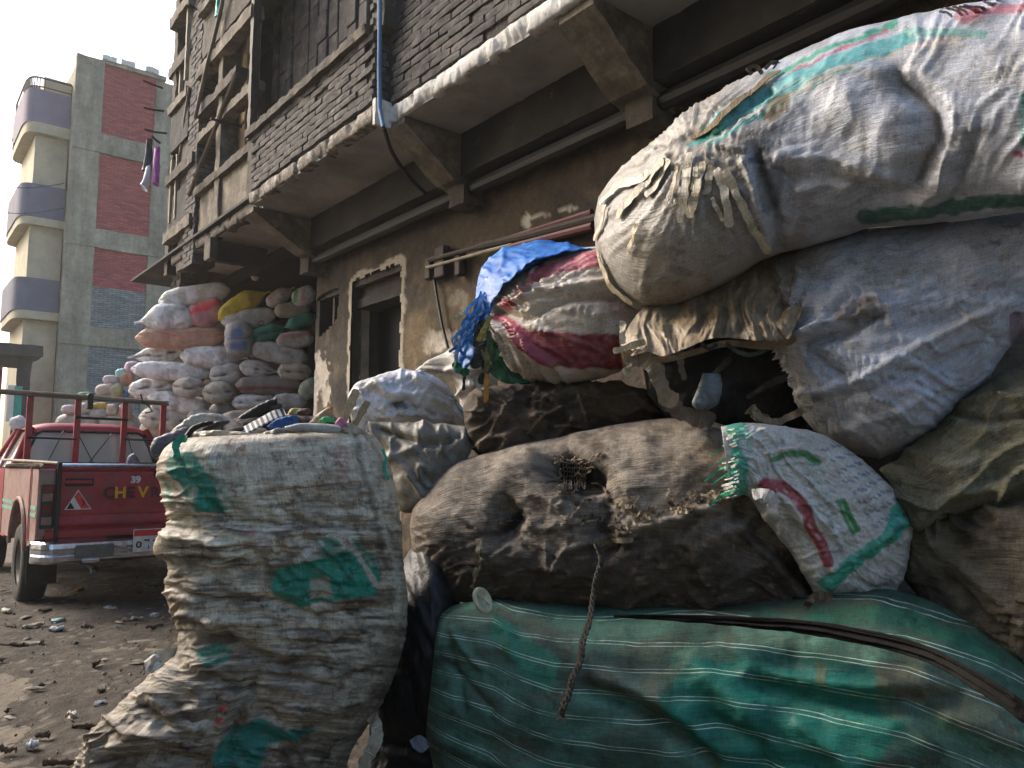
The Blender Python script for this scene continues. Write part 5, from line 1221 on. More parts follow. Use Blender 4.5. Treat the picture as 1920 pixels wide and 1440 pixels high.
for k, (x0, y0, x1, y1, c, lab) in enumerate([(380, 806, 430, 790, (60, 58, 56), 'dark flattened tube at the left of the rubbish'), (540, 812, 590, 798, (150, 138, 120), 'beige cord bundle behind the rim'), (556, 776, 584, 770, (90, 60, 44), 'brown rag scrap near the mustard yellow rag'),
      (440, 816, 500, 806, (172, 170, 166), 'pale plastic sleeve lying along the rim'), (600, 776, 634, 790, (120, 108, 92), 'dull grey scrap behind the green strip'), (392, 800, 418, 778, (140, 146, 160), 'light blue grey film by the white strap'), (490, 768, 530, 760, (70, 62, 56), 'dark brown board end under the orange tip'), (430, 800, 470, 812, (190, 182, 160), 'cream torn film at the front of the rubbish')]):
    dx, dy = x1-x0, y1-y0; L = math.hypot(dx, dy); nx, ny = -dy/L*7, dx/L*7
    blobby('rubbish_scrap', lab, 'rubbish', [(x0-nx*.3, y0-ny*.3), ((x0+x1)/2-nx, (y0+y1)/2-ny), (x1-nx*.3, y1-ny*.3)], [(x0+nx*.3, y0+ny*.3), ((x0+x1)/2+nx, (y0+y1)/2+ny), (x1+nx*.3, y1+ny*.3)], 2.5+.02*k, c, s=20+k, nu=20, nf=10)
# heap of filling just under the rim so the open top reads as full
blobby('rubbish_filling', 'dark mixed rubbish filling the open top of the tall woven sack', 'rubbish', [(352, 812), (420, 790), (520, 780), (600, 782), (660, 800)], [(358, 850), (430, 850), (520, 850), (600, 850), (664, 840)], 2.62, (74, 66, 58), 'dirty', s=33, nu=60, nf=20, wr=.014, sc=16)
o = ribbon('green_tie', [(334, 858, 2.32), (330, 836, 2.33), (340, 822, 2.34), (350, 826, 2.33)], .02, 'tarp', A_, (20, 150, 110), .004, .6)
o = ribbon('green_edge_thread', [(716, 842, 2.5), (724, 860, 2.49), (720, 876, 2.49), (728, 900, 2.49)], .010, 'tarp', A_, (40, 170, 130), .004, .6)

# ---------------- white torn sacks behind it, in the middle
def dispB(g):
    x, y = g['x'], g['y']
    return .030*crs(x, y, 28, 34, 3, 4)+.02*crs(x, y, -40, 26, 3, 14)+.014*fbm(x/45, y/30, 0, 2, 6)+.006*wdir(x, y, -50, 12, 2, 9, 2)+strokes(x, y, [([(735, 760), (760, 752), (775, 766)], 6, -.04), ([(770, 700), (820, 740), (868, 800)], 6, .02), ([(690, 800), (760, 790), (850, 805)], 7, -.03), ([(700, 720), (740, 740), (800, 735)], 7, .02)], 6)
loft('torn_white_sack', [(652, 742), (668, 716), (700, 706), (735, 694), (780, 694), (820, 706), (850, 735), (876, 778), (880, 800)], [(660, 800), (680, 815), (705, 812), (740, 800), (780, 800), (820, 810), (850, 805), (870, 800), (884, 806)], flat(3.3), 'tarp', None, 90, 60, 16, .75, 2.2, dispB,
     lambda g: paint(tint(g, (204, 208, 214), (150, 142, 124), .5, s=41), g, [('p', [(732, 758), (752, 754), (764, 764), (742, 770)], 0, (52, 54, 60), .8), ('l', [(655, 740), (700, 720)], 7, (150, 140, 120), .6), ('l', [(800, 770), (815, 776)], 4, (120, 90, 60), .6), ('l', [(852, 740), (872, 782)], 2, (20, 120, 90), .8)]),
     'bluish white plastic sack with a torn patch, behind the right rim of the tall sack')
loft('grey_cloth_sack', [(690, 790), (735, 790), (800, 795), (870, 800), (890, 830)], [(700, 830), (720, 880), (745, 950), (790, 960), (860, 900)], lin(690, 3.1, 880, 3.0), 'woven', None, 80, 60, 16, .7, 2.2,
     lambda g: .034*crs(g['x'], g['y'], 60, 40, 3, 14)+.02*fbm(g['x']/60, g['y']/60, 0, 2, 2)+strokes(g['x'], g['y'], [([(710, 800), (790, 830), (860, 815)], 8, -.03), ([(720, 860), (770, 840), (800, 800)], 8, .02)]),
     lambda g: tint(g, (128, 124, 114), (72, 66, 56), .7, s=43), 'grey cloth sack bulging between the tall woven sack and the brown burlap sack')
ribbon('pale_stick', [(640, 800, 3.05), (654, 768, 3.07), (668, 730, 3.1)], .03, 'dirty', WL and bpy.data.objects['grey_cloth_sack'], (176, 158, 128), .012, .2)
ribbon('pale_stick', [(664, 800, 3.0), (676, 778, 3.02), (690, 752, 3.05)], .025, 'dirty', bpy.data.objects['grey_cloth_sack'], (150, 132, 104), .012, .2)
loft('white_draped_sack', [(778, 694), (800, 676), (832, 660), (856, 648), (890, 650), (930, 680)], [(790, 700), (820, 712), (850, 720), (868, 770), (890, 800), (935, 740)], flat(3.6), 'tarp', None, 70, 46, 14, .8, 2.2,
     lambda g: .04*crs(g['x'], g['y'], 10, 24, 4, 24)+strokes(g['x'], g['y'], [([(790, 690), (850, 694), (920, 690)], 4, .02), ([(800, 702), (860, 706), (915, 700)], 4, -.03)]),
     lambda g: paint(tint(g, (208, 204, 194), (150, 138, 116), .6, s=45), g, [('l', [(790, 680), (830, 688)], 3, (120, 100, 70), .6)]), 'crumpled white plastic sack behind the bluish white one, under the blue fringe')
# ---------------- red striped white sack with the blue sheet
cx_, cy_ = 928, 580
def dispC(g):
    x, y = g['x'], g['y']; r = np.hypot(x-cx_, y-cy_); k = np.exp(-r/190)
    a = np.arctan2(y-cy_, x-cx_)
    return crad(x, y, cx_, cy_, 4.5, 700, 51)*(.006+.036*k)+.012*fbm(x/60, y/60, 0, 2, 8)+.004*wdir(x, y, 8, 10, 3, 15, 2)+strokes(x, y, [([(935, 585), (985, 600), (1060, 560), (1160, 555)], 7, -.025), ([(940, 572), (1000, 545), (1060, 540), (1140, 530)], 7, .018), ([(930, 600), (975, 640), (1040, 680)], 6, .03), ([(1000, 500), (985, 560)], 5, .015)], 3)
RS, RD = (176, 72, 84), (134, 42, 56)
def colC(g):
    c = tint(g, (206, 196, 182), (150, 138, 118), .6, s=47)
    return paint(c, g, [('p', [(1010, 500), (1060, 482), (1130, 466), (1200, 462), (1200, 490), (1126, 500), (1060, 512), (1008, 528), (996, 524)], 0, (186, 92, 108), .95),
        ('p', [(962, 555), (990, 520), (1012, 512), (1004, 540), (986, 562)], 0, RD, .7), ('p', [(918, 592), (940, 590), (980, 612), (1002, 640), (1056, 664), (1050, 676), (1010, 664), (972, 638), (946, 606)], 0, (190, 80, 96), 1),
        ('p', [(960, 622), (1020, 620), (1100, 628), (1230, 624), (1230, 690), (1150, 692), (1070, 690), (1014, 672), (970, 646)], 0, RD, 1), ('p', [(938, 568), (960, 562), (970, 572), (950, 582)], 0, (150, 28, 40), 1),
        ('l', [(1080, 562), (1170, 560)], 5, (150, 110, 104), .4), ('p', [(1140, 560), (1200, 560), (1200, 610), (1150, 600)], 0, (150, 90, 100), .4)], 4)
Csack = loft('striped_sack', [(916, 572), (935, 545), (968, 515), (1020, 490), (1080, 470), (1130, 462), (1200, 470), (1290, 500)], [(916, 590), (922, 620), (940, 665), (975, 705), (1040, 718), (1120, 712), (1200, 680), (1290, 640)], lin(916, 3.05, 1290, 2.75), 'woven', None, 130, 90, 24, .8, 2.2, dispC, colC,
             'white sack with dusty red stripes knotted at its left under a blue sheet')
sheet('blue_sheet', [(890, 590, 3.0), (893, 540, 3.1), (905, 495, 3.2), (935, 468, 3.25), (975, 455, 3.3), (1018, 446, 3.3), (1060, 454, 3.25), (1125, 462, 3.15)], [(914, 585, 2.98), (925, 560, 2.94), (950, 528, 2.86), (982, 500, 2.84), (1012, 484, 2.82), (1050, 472, 2.82), (1085, 464, 2.80), (1140, 458, 2.80)], 'tarp', Csack, 90, 30,
      lambda g: .028*crs(g['x'], g['y']*1.6, -55, 50, 4, 61)+.02*crs(g['x'], g['y']*1.6, 15, 30, 3, 63)+.012*fbm(g['x']/24, g['y']/14, 0, 3, 2), lambda g: tint(g, (10, 96, 182), (40, 122, 190), .8, s=61), .008, lift=.7)
# thick backing so the sheet has a body behind it
loft('blue_sheet_fold', [(905, 500), (935, 472), (975, 460), (1018, 452), (1060, 460), (1130, 470)], [(915, 570), (940, 560), (980, 540), (1020, 540), (1070, 530), (1130, 520)], flat(3.28), 'tarp', Csack, 40, 24, 10, .6, 2, lambda g: .012*wdir(g['x'], g['y'], -35, 26, 2, 62, 2), lambda g: tint(g, (30, 110, 196), (60, 120, 170), .6, s=62))
for k in range(40):       # blue fringe falling at the left
    t = k/39; x0 = 884+26*rng.random(); y0 = 560+80*t; l_ = 14+22*rng.random()
    ribbon('fringe', [(902-26*t+8*rng.random(), y0-14, 3.02), (896-34*t+10*rng.normal(), y0+l_*.5, 2.96), (888-38*t+9*rng.normal(), y0+l_*1.3, 2.97)], .005+.010*rng.random(), 'tarp', Csack, [(50, 130, 210), (90, 160, 220), (150, 185, 220), (44, 116, 196)][k % 4], .003, .6, k)
sheet('blue_tail', [(896, 560, 3.03), (880, 610, 3.02), (868, 640, 3.02), (856, 680, 3.0), (848, 692, 3.0)], [(922, 580, 2.98), (908, 618, 2.96), (896, 650, 2.96), (878, 688, 2.96), (862, 700, 2.97)], 'tarp', Csack, 40, 12, lambda g: .016*wdir(g['x'], g['y'], 110, 12, 2, 65, 2), lambda g: tint(g, (36, 116, 196), (90, 130, 170), .6, s=65), .006)
sheet('green_underside', [(880, 640, 3.05), (905, 625, 3.03), (930, 640, 3.0), (960, 670, 2.98)], [(862, 680, 3.05), (905, 690, 3.02), (945, 718, 2.98), (1000, 720, 2.94)], 'tarp', Csack, 40, 20, lambda g: .016*wdir(g['x'], g['y'], 50, 20, 2, 66, 2), lambda g: tint(g, (6, 92, 66), (10, 60, 48), .6, s=66), .008)
for k, (p, wd, c) in enumerate([([(905, 600, 2.96), (895, 632, 2.94), (900, 660, 2.93), (885, 690, 2.93)], .035, (38, 36, 34)), ([(912, 600, 2.95), (905, 640, 2.93), (912, 690, 2.93), (900, 720, 2.93)], .03, (30, 30, 30)), ([(922, 592, 2.94), (905, 622, 2.92), (896, 640, 2.92)], .02, (168, 160, 60)), ([(916, 620, 2.93), (922, 660, 2.92), (930, 690, 2.93)], .02, (60, 90, 50)),
      ([(906, 650, 2.93), (914, 680, 2.92), (908, 700, 2.92)], .025, (120, 110, 60)), ([(872, 694, 2.96), (870, 715, 2.95), (869, 732, 2.95)], .012, (40, 40, 48)), ([(913, 700, 2.93), (911, 735, 2.9), (914, 770, 2.9)], .02, (190, 130, 40)), ([(872, 584, 3.0), (858, 592, 2.98), (852, 600, 2.98)], .012, (196, 186, 140)), ([(880, 700, 2.95), (862, 694, 2.95), (850, 680, 2.97)], .03, (10, 100, 70))]):
    ribbon('dangling_strip', p, wd, 'tarp', Csack, c, .006, .9, k)
# ---------------- dark sack beneath it
loft('dark_burlap_sack', [(868, 760), (890, 728), (950, 722), (1020, 714), (1100, 714), (1180, 722), (1245, 745), (1300, 790)], [(872, 800), (890, 850), (940, 880), (1040, 860), (1140, 840), (1240, 830), (1280, 830), (1310, 820)], lin(870, 3.0, 1300, 2.8), 'dirty', None, 110, 70, 16, .75, 2.2,
     lambda g: .045*crs(g['x'], g['y'], -35, 40, 3, 71)+.03*crs(g['x'], g['y'], 30, 36, 2.5, 72)+.024*fbm(g['x']/60, g['y']/40, 0, 3, 4)+strokes(g['x'], g['y'], [([(900, 840), (930, 790), (960, 750)], 8, .03), ([(1030, 745), (1060, 770), (1090, 800)], 6, .02)]),
     lambda g: paint(tint(g, (88, 74, 60), (38, 32, 28), .8, s=71), g, [('l', [(1000, 740), (1060, 728), (1120, 735)], 6, (120, 106, 88), .5), ('l', [(895, 830), (930, 790)], 10, (110, 90, 70), .5)]), 'dark brown burlap sack squeezed beneath the red striped sack')
for p in ([(988, 815, 2.62), (1005, 792, 2.6), (1024, 772, 2.6)], [(1080, 735, 2.62), (1090, 760, 2.6), (1100, 790, 2.6)], [(1040, 800, 2.6), (1060, 796, 2.58), (1090, 800, 2.6)]):
    ribbon('straw', p, .010, 'dirty', bpy.data.objects['dark_burlap_sack'], (120, 106, 86), .004, .4, 0, bpy.data.objects['dark_burlap_sack'], .006)
# ---------------- big white sack on top
def dispE(g):
    x, y = g['x'], g['y']; left = sst(1460, 1330, x)
    r = .026*crad(x, y, 1300, 262, 6, 600, 81)*np.exp(-np.hypot(x-1300, y-262)/170)+.018*fbm(x/170, y/120, 0, 2, 6)+.0015*wdir(x, y, -24, 12, 5, 82, 2)
    ring = sst(1640, 1760, x)*crs(x, y, 112, 44, 5, 83)*.012
    r = r+.005*crs(x, y, -28, 110, 4, 86)+.003*crs(x, y, -60, 40, 3, 87)
    return r+ring+strokes(x, y, [([(1690, 150), (1745, 200), (1752, 260), (1715, 340)], 22, -.034), ([(1728, 135), (1790, 200), (1796, 270), (1745, 350)], 24, .008), ([(1600, 190), (1660, 230), (1650, 290)], 50, .022), ([(1460, 290), (1580, 300), (1705, 345)], 14, .016), ([(1470, 330), (1580, 338), (1690, 370)], 22, -.018), ([(1395, 300), (1420, 380), (1442, 470)], 9, .02), ([(1415, 280), (1445, 370), (1465, 460)], 8, -.03),
        ([(1280, 260), (1360, 240), (1440, 170)], 10, -.02), ([(1500, 360), (1545, 345), (1590, 350)], 10, .016), ([(1490, 150), (1600, 130), (1700, 140)], 14, .014), ([(1760, 430), (1800, 330), (1830, 250)], 10, -.014), ([(1250, 290), (1200, 360), (1150, 400)], 8, .014), ([(1305, 300), (1280, 380)], 8, .012)], 6)
def colE(g):
    c = tint(g, (184, 189, 200), (142, 138, 130), .6, s=85); x, y = g['x'], g['y']
    k = (sst(1500, 1330, x+60*fbm(x/70, y/70, 0, 3, 7))*.75)[..., None]; c = c*(1-k)+lc(146, 136, 116)*k
    TE = (60, 160, 160)
    return paint(c, g, [('p', [(1285, 270), (1340, 222), (1400, 182), (1480, 135), (1590, 88), (1690, 56), (1720, 74), (1650, 115), (1560, 148), (1480, 185), (1410, 232), (1330, 274)], 0, TE, .85), ('l', [(1310, 262), (1340, 240)], 9, (20, 130, 110), .9),
        ('l', [(1300, 280), (1420, 210), (1540, 150), (1700, 90), (1830, 70)], 3, (196, 176, 164), .9), ('l', [(1440, 140), (1540, 90), (1680, 40)], 4, (28, 150, 120), .9), ('l', [(1480, 132), (1580, 86), (1660, 52)], 3, (160, 60, 90), .7), ('l', [(1700, 60), (1840, 66)], 8, (40, 150, 130), .6), ('l', [(1800, 30), (1930, 12)], 9, (190, 110, 120), .8),
        ('l', [(1620, 408), (1740, 398), (1840, 382), (1930, 376)], 12, (30, 96, 74), .9), ('p', [(1440, 190), (1480, 172), (1476, 206), (1450, 228), (1432, 222)], 0, (120, 104, 50), .8), ('p', [(1425, 270), (1462, 276), (1450, 302), (1400, 310)], 0, (52, 50, 56), .75), ('p', [(1410, 300), (1470, 310), (1460, 400), (1430, 400)], 0, (60, 52, 44), .5),
        ('l', [(1900, 290), (1908, 292)], 5, (150, 40, 90), .9), ('l', [(1916, 180), (1922, 270)], 8, (40, 130, 120), .7), ('l', [(1690, 150), (1745, 205), (1750, 262), (1712, 345)], 5, (108, 88, 64), .6), ('l', [(1260, 505), (1290, 512)], 7, (96, 84, 70), .5), ('l', [(1265, 470), (1280, 474)], 5, (90, 76, 66), .5), ('l', [(1500, 410), (1520, 415)], 5, (96, 84, 70), .5), ('l', [(1330, 500), (1370, 480)], 5, (110, 96, 80), .4), ('p', [(1200, 540), (1240, 520), (1300, 530), (1280, 560), (1220, 575)], 0, (128, 116, 98), .5), ('l', [(1180, 440), (1186, 470)], 9, (120, 108, 90), .5), ('l', [(1560, 330), (1600, 336)], 6, (120, 108, 92), .4), ('l', [(1480, 500), (1500, 430)], 10, (128, 116, 98), .4)], 7)
E_ = loft('big_white_sack', [(1122, 370), (1150, 330), (1192, 292), (1250, 245), (1290, 210), (1400, 150), (1500, 100), (1600, 62), (1700, 42), (1800, 22), (1920, 4), (2080, -20)], [(1114, 410), (1120, 480), (1142, 540), (1200, 583), (1280, 568), (1360, 530), (1440, 482), (1520, 460), (1590, 440), (1640, 425), (1760, 418), (1920, 398), (2080, 380)], lin(1115, 2.75, 2000, 1.85), 'woven', None, 230, 110, 34, .8, 2.1, dispE, colE,
          'huge greyish white sack with teal band and shredded tape on top of the heap', tmax=.36)
def surf(o_, x, y, off=.006):
    return o_
for k, (p, wd) in enumerate([([(1262, 300), (1240, 340), (1214, 372)], .030), ([(1250, 300), (1215, 345), (1180, 380), (1160, 410)], .035), ([(1296, 290), (1290, 340), (1280, 400), (1276, 418)], .030), ([(1320, 300), (1310, 350), (1296, 412)], .030), ([(1338, 312), (1330, 350), (1324, 366)], .028), ([(1345, 318), (1362, 370), (1370, 425)], .028), ([(1360, 320), (1390, 380), (1420, 440), (1442, 472)], .028),
      ([(1200, 420), (1190, 450), (1178, 478)], .020), ([(1232, 320), (1200, 340), (1165, 350), (1130, 385)], .035), ([(1142, 385), (1132, 420), (1118, 450)], .024), ([(1275, 310), (1262, 360), (1250, 390)], .018), ([(1310, 310), (1300, 360)], .018), ([(1128, 480), (1150, 530), (1190, 565)], .03), ([(1124, 470), (1140, 520), (1160, 548)], .02), ([(1335, 370), (1350, 400), (1356, 415)], .014)]):
    dd_ = lambda x, y: 2.75-.9*(x-1115)/885-.275*(math.sqrt(max(.03, 1-((y-(430-.16*(x-1115)))/190)**2)))*(min(1, (x-1085)/120))**.5
    ribbon('tape_strip', [(x, y, 2.5) for x, y in p], wd*.85, 'woven', E_, [(216, 202, 172), (200, 188, 160), (222, 212, 188)][k % 3], .003, .25, k, E_, .012)
tie = [(1296, 262), (1340, 235), (1385, 195), (1430, 160), (1465, 135)]
ribbon('tie_cord', [(x, y, 2.3) for x, y in tie], .022, 'dirty', E_, (150, 128, 94), .008, .3, 3, E_, .008)
for k in range(26):
    x0 = 1780+140*rng.random(); y0 = np.interp(x0, [1700, 1800, 1920], [42, 24, 6])
    ribbon('frayed_thread', [(x0, y0+6, 1.9), (x0-8, y0-2, 1.88), (x0-20-14*rng.random(), y0-4-8*rng.random(), 1.87)], .003+.003*rng.random(), 'woven', E_, [(210, 170, 170), (200, 196, 190), (190, 110, 120)][k % 3], .001, .6, k)
for p in ([(1400, 132, 2.3), (1415, 124, 2.3), (1430, 138, 2.3)], [(1402, 128, 2.3), (1410, 140, 2.3)], [(1435, 130, 2.3), (1446, 118, 2.3), (1460, 120, 2.3), (1450, 130, 2.28)]): ribbon('torn_strip', p, .012, 'dirty', E_, (120, 110, 90), .003, .8)
# ---------------- second white sack, mouth torn open
fx, fy = 1478, 632
def dispF(g):
    x, y = g['x'], g['y']; r = np.hypot(x-fx, y-fy); a = np.arctan2(y-fy, x-fx)
    k = np.exp(-r/260)
    return crad(x, y, fx, fy, 6.5, 900, 91)*(.006+.034*k)+.016*fbm(x/170, y/120, 0, 2, 16)+.0015*wdir(x, y, -18, 13, 5, 92, 2)+.006*crs(x, y, -20, 60, 5, 93)+strokes(x, y, [([(1490, 632), (1560, 600), (1600, 560), (1645, 556)], 12, .035), ([(1500, 640), (1580, 625), (1650, 590)], 9, -.035), ([(1510, 650), (1560, 690), (1590, 720)], 8, -.02), ([(1500, 740), (1600, 715), (1740, 640), (1900, 560)], 8, .018),
        ([(1510, 755), (1620, 735), (1760, 680), (1860, 640)], 10, -.014), ([(1560, 810), (1660, 780), (1780, 720)], 10, .012), ([(1560, 590), (1590, 560), (1610, 555)], 12, -.03)], 5)
def colF(g):
    c = tint(g, (188, 196, 212), (150, 148, 144), .55, s=95); x, y = g['x'], g['y']
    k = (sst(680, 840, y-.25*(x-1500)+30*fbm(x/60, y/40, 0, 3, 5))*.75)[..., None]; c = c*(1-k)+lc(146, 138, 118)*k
    k = (sst(1560, 1440, x+.3*(y-600)+30*fbm(x/60, y/40, 0, 3, 6))*.8)[..., None]; c = c*(1-k)+lc(160, 148, 126)*k
    return paint(c, g, [('p', [(1560, 596), (1596, 562), (1644, 558), (1642, 590), (1600, 606)], 0, (110, 96, 74), .7), ('l', [(1490, 640), (1500, 742)], 12, (206, 200, 190), .7), ('l', [(1680, 512), (1700, 505)], 6, (140, 116, 92), .5), ('l', [(1830, 540), (1880, 530)], 7, (130, 104, 84), .5), ('l', [(1860, 455), (1872, 458)], 5, (70, 60, 52), .6), ('l', [(1905, 600), (1912, 660)], 14, (110, 50, 76), .6), ('l', [(1590, 484), (1600, 486)], 5, (90, 80, 70), .6), ('l', [(1620, 530), (1680, 528)], 3, (120, 112, 104), .4)], 8)
F_s = loft('torn_mouth_sack', [(1388, 610), (1395, 560), (1430, 500), (1500, 462), (1590, 436), (1700, 425), (1800, 412), (1920, 402), (2080, 390)], [(1470, 650), (1485, 720), (1500, 775), (1545, 822), (1600, 850), (1655, 858), (1735, 824), (1800, 760), (1850, 712), (1925, 620), (2080, 560)], lin(1400, 2.62, 2000, 2.02), 'woven', None, 190, 110, 30, .72, 2.2, dispF, colF,
           'large bluish white sack with its torn mouth gaping on the left, second from the top', tmax=.34)
# gathered collar over the hole
def dispG(g): 
    x, y, v = g['x'], g['y'], g['v']; return (.016+.06*v)*rdg(x/42+.5*vn(x/70, y/60, 0, 3), y/130, 0, 3, 97)+.006*wdir(x, y, 95, 9, 3, 98, 2)
colG = lambda g: tint(g, (150, 132, 106), (88, 72, 54), .7, s=99)
sheet('gathered_collar', [(1160, 655, 2.55), (1180, 610, 2.56), (1215, 570, 2.6), (1270, 550, 2.62), (1350, 515, 2.6), (1420, 475, 2.55), (1480, 460, 2.5), (1540, 500, 2.38)], [(1185, 668, 2.42), (1215, 660, 2.40), (1245, 668, 2.38), (1290, 652, 2.36), (1330, 636, 2.35), (1370, 634, 2.34), (1430, 640, 2.32), (1480, 636, 2.3)], 'woven', F_s, 170, 60, dispG, colG, .010)
sheet('collar_lip', [(1160, 645, 2.45), (1180, 655, 2.42), (1240, 668, 2.4), (1300, 655, 2.38), (1360, 638, 2.36), (1440, 640, 2.33), (1490, 632, 2.3)], [(1168, 690, 2.46), (1200, 672, 2.44), (1246, 680, 2.42), (1310, 664, 2.4), (1366, 650, 2.38), (1445, 656, 2.36), (1500, 640, 2.34)], 'woven', F_s, 100, 10, lambda g: .016*rdg(g['x']/16, g['y']/20, 0, 2, 3), colG, .008)
for k, (p, wd, c) in enumerate([([(1150, 660, 2.4), (1180, 650, 2.4), (1210, 640, 2.4)], .02, (206, 190, 150)), ([(1168, 602, 2.45), (1167, 625, 2.43), (1168, 645, 2.42)], .02, (196, 180, 148)), ([(1170, 680, 2.42), (1205, 672, 2.4), (1232, 700, 2.38), (1246, 740, 2.38), (1270, 755, 2.4)], .05, (150, 128, 100)), ([(1175, 672, 2.42), (1180, 690, 2.41), (1168, 698, 2.41)], .02, (170, 152, 120)),
      ([(1275, 655, 2.44), (1278, 690, 2.45), (1284, 712, 2.46)], .022, (120, 108, 90)), ([(1246, 745, 2.4), (1270, 770, 2.42), (1310, 785, 2.45), (1340, 790, 2.48)], .05, (110, 92, 74)), ([(1410, 765, 2.4), (1430, 785, 2.38), (1460, 790, 2.36), (1500, 772, 2.34), (1515, 765, 2.33)], .022, (140, 124, 100)), ([(1405, 765, 2.4), (1420, 780, 2.4), (1440, 795, 2.4)], .035, (120, 104, 86)), ([(1508, 740, 2.3), (1514, 755, 2.3), (1512, 772, 2.3)], .028, (170, 160, 130)),
      ([(1300, 745, 2.5), (1340, 700, 2.5), (1370, 670, 2.52)], .02, (80, 72, 64)), ([(1400, 745, 2.5), (1440, 722, 2.45), (1490, 700, 2.4)], .02, (60, 52, 44)), ([(1310, 640, 2.36), (1330, 655, 2.36), (1345, 645, 2.35)], .012, (40, 36, 32)), ([(1360, 645, 2.36), (1400, 665, 2.37), (1440, 655, 2.36)], .012, (60, 70, 60))]):
    ribbon('torn_strip', p, wd, 'woven', F_s, c, .005, .7, k)
blobby('black_bin_bag', 'black plastic bags filling the torn mouth of the second white sack', 'bag', [(1200, 660), (1260, 600), (1350, 575), (1450, 580), (1530, 640)], [(1215, 740), (1270, 790), (1360, 810), (1450, 815), (1540, 790)], 2.72, (26, 25, 26), 'black', s=101, nu=90, nf=50, wr=.022, sc=30, ang=-40, tk=.6)
blobby('clear_bag', 'small cloudy plastic bag hanging in the torn dark mouth', 'bag', [(1318, 700), (1308, 730), (1298, 755), (1306, 768)], [(1350, 700), (1352, 730), (1344, 758), (1322, 770)], 2.42, (112, 122, 126), 'tarp', (70, 80, 86), s=103, wr=.008, ang=80, tk=.5)
# ---------------- brown burlap sack
def dispH(g):
    x, y = g['x'], g['y']
    r = .026*fbm(x/100, y/80, 0, 2, 22)+.007*crs(x, y, -14, 80, 3, 111)+.0015*wdir(x, y, -30, 12, 4, 112, 2)+.008*fbm(x/60, y/40, 0, 3, 24)
    loc = np.exp(-(np.hypot(x-1085, y-955)/75)**2)+.8*np.exp(-(np.hypot(x-960, y-990)/45)**2); r += loc*(.030*crs(x, y, 12, 17, 4, 118)+.016*crs(x, y, -30, 12, 3, 119))
    low = sst(960, 1040, y); r += low*(.030*crs(x, y, -28, 60, 2.5, 113)+.016*crs(x, y, 40, 50, 2, 114))
    r += strokes(x, y, [([(1040, 868), (1070, 878), (1098, 896)], 32, -.11), ([(940, 955), (955, 975), (940, 1000)], 20, -.07), ([(1130, 950), (1115, 985), (1130, 1020)], 24, -.05), 
        ([(1120, 1020), (1200, 990), (1300, 960), (1380, 930)], 10, .024), ([(1130, 1035), (1230, 1010), (1330, 975), (1390, 960)], 10, -.028), ([(1380, 900), (1390, 950), (1420, 1000), (1480, 1060), (1520, 1090)], 14, -.035), ([(1400, 1000), (1460, 1060), (1500, 1110)], 16, .03), ([(1040, 1060), (1060, 1030), (1110, 1020)], 7, .024),
        ([(860, 960), (900, 1000), (905, 1060)], 9, .014), ([(1300, 1050), (1350, 1000), (1400, 980)], 14, .02), ([(870, 870), (960, 850), (1050, 840)], 16, .012)], 6)
    return r
def colH(g):
    x, y = g['x'], g['y']
    c = tint(g, (140, 130, 117), (78, 68, 58), .7, s=115)
    def st_(k, col, a): nonlocal c; k = (np.clip(k, 0, 1)*a)[..., None]; c = c*(1-k)+lc(*col)*k
    st_(sst(.0, .4, fbm(x/26, y/18, 0, 5, 39)), (46, 39, 33), .55); st_(sst(.1, .5, fbm(x/14, y/10, 0, 4, 49)), (168, 156, 140), .4)
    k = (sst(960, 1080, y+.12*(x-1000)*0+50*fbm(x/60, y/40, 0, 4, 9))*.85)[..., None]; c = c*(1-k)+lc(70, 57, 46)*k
    k = (sst(.1, .45, fbm(x/36, y/26, 0, 4, 29))*.5)[..., None]; c = c*(1-k)+lc(48, 40, 34)*k
    k = (sst(.2, .5, fbm(x/30, y/10, 0, 4, 31))*.45)[..., None]; c = c*(1-k)+lc(172, 154, 128)*k
    return paint(c, g, [('p', [(1028, 872), (1046, 838), (1062, 832), (1080, 852), (1112, 866), (1120, 898), (1104, 918), (1060, 924), (1030, 924), (1022, 896)], 0, (16, 14, 12), 1), ('p', [(925, 990), (945, 960), (972, 940), (976, 958), (950, 990), (928, 1004)], 0, (20, 17, 15), .95), ('p', [(1110, 985), (1130, 955), (1160, 950), (1150, 1000), (1130, 1008)], 0, (32, 27, 23), .85),  # shaded insides of the holes painted as near-black patches
        ('l', [(1115, 835), (1130, 838)], 6, (84, 66, 44), .6), ('l', [(1320, 850), (1350, 835)], 20, (160, 140, 116), .6), ('l', [(1440, 960), (1400, 1000), (1440, 1040)], 12, (40, 34, 29), .6)], 8)
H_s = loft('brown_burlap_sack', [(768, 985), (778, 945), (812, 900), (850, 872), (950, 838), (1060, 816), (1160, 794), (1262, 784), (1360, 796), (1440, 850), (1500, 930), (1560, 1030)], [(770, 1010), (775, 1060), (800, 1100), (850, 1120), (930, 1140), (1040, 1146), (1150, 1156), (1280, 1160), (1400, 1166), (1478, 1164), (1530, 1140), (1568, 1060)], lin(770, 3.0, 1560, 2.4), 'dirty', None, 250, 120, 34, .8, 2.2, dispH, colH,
           'long brown burlap sack with ragged holes, lying across the middle of the heap', tmax=.32)
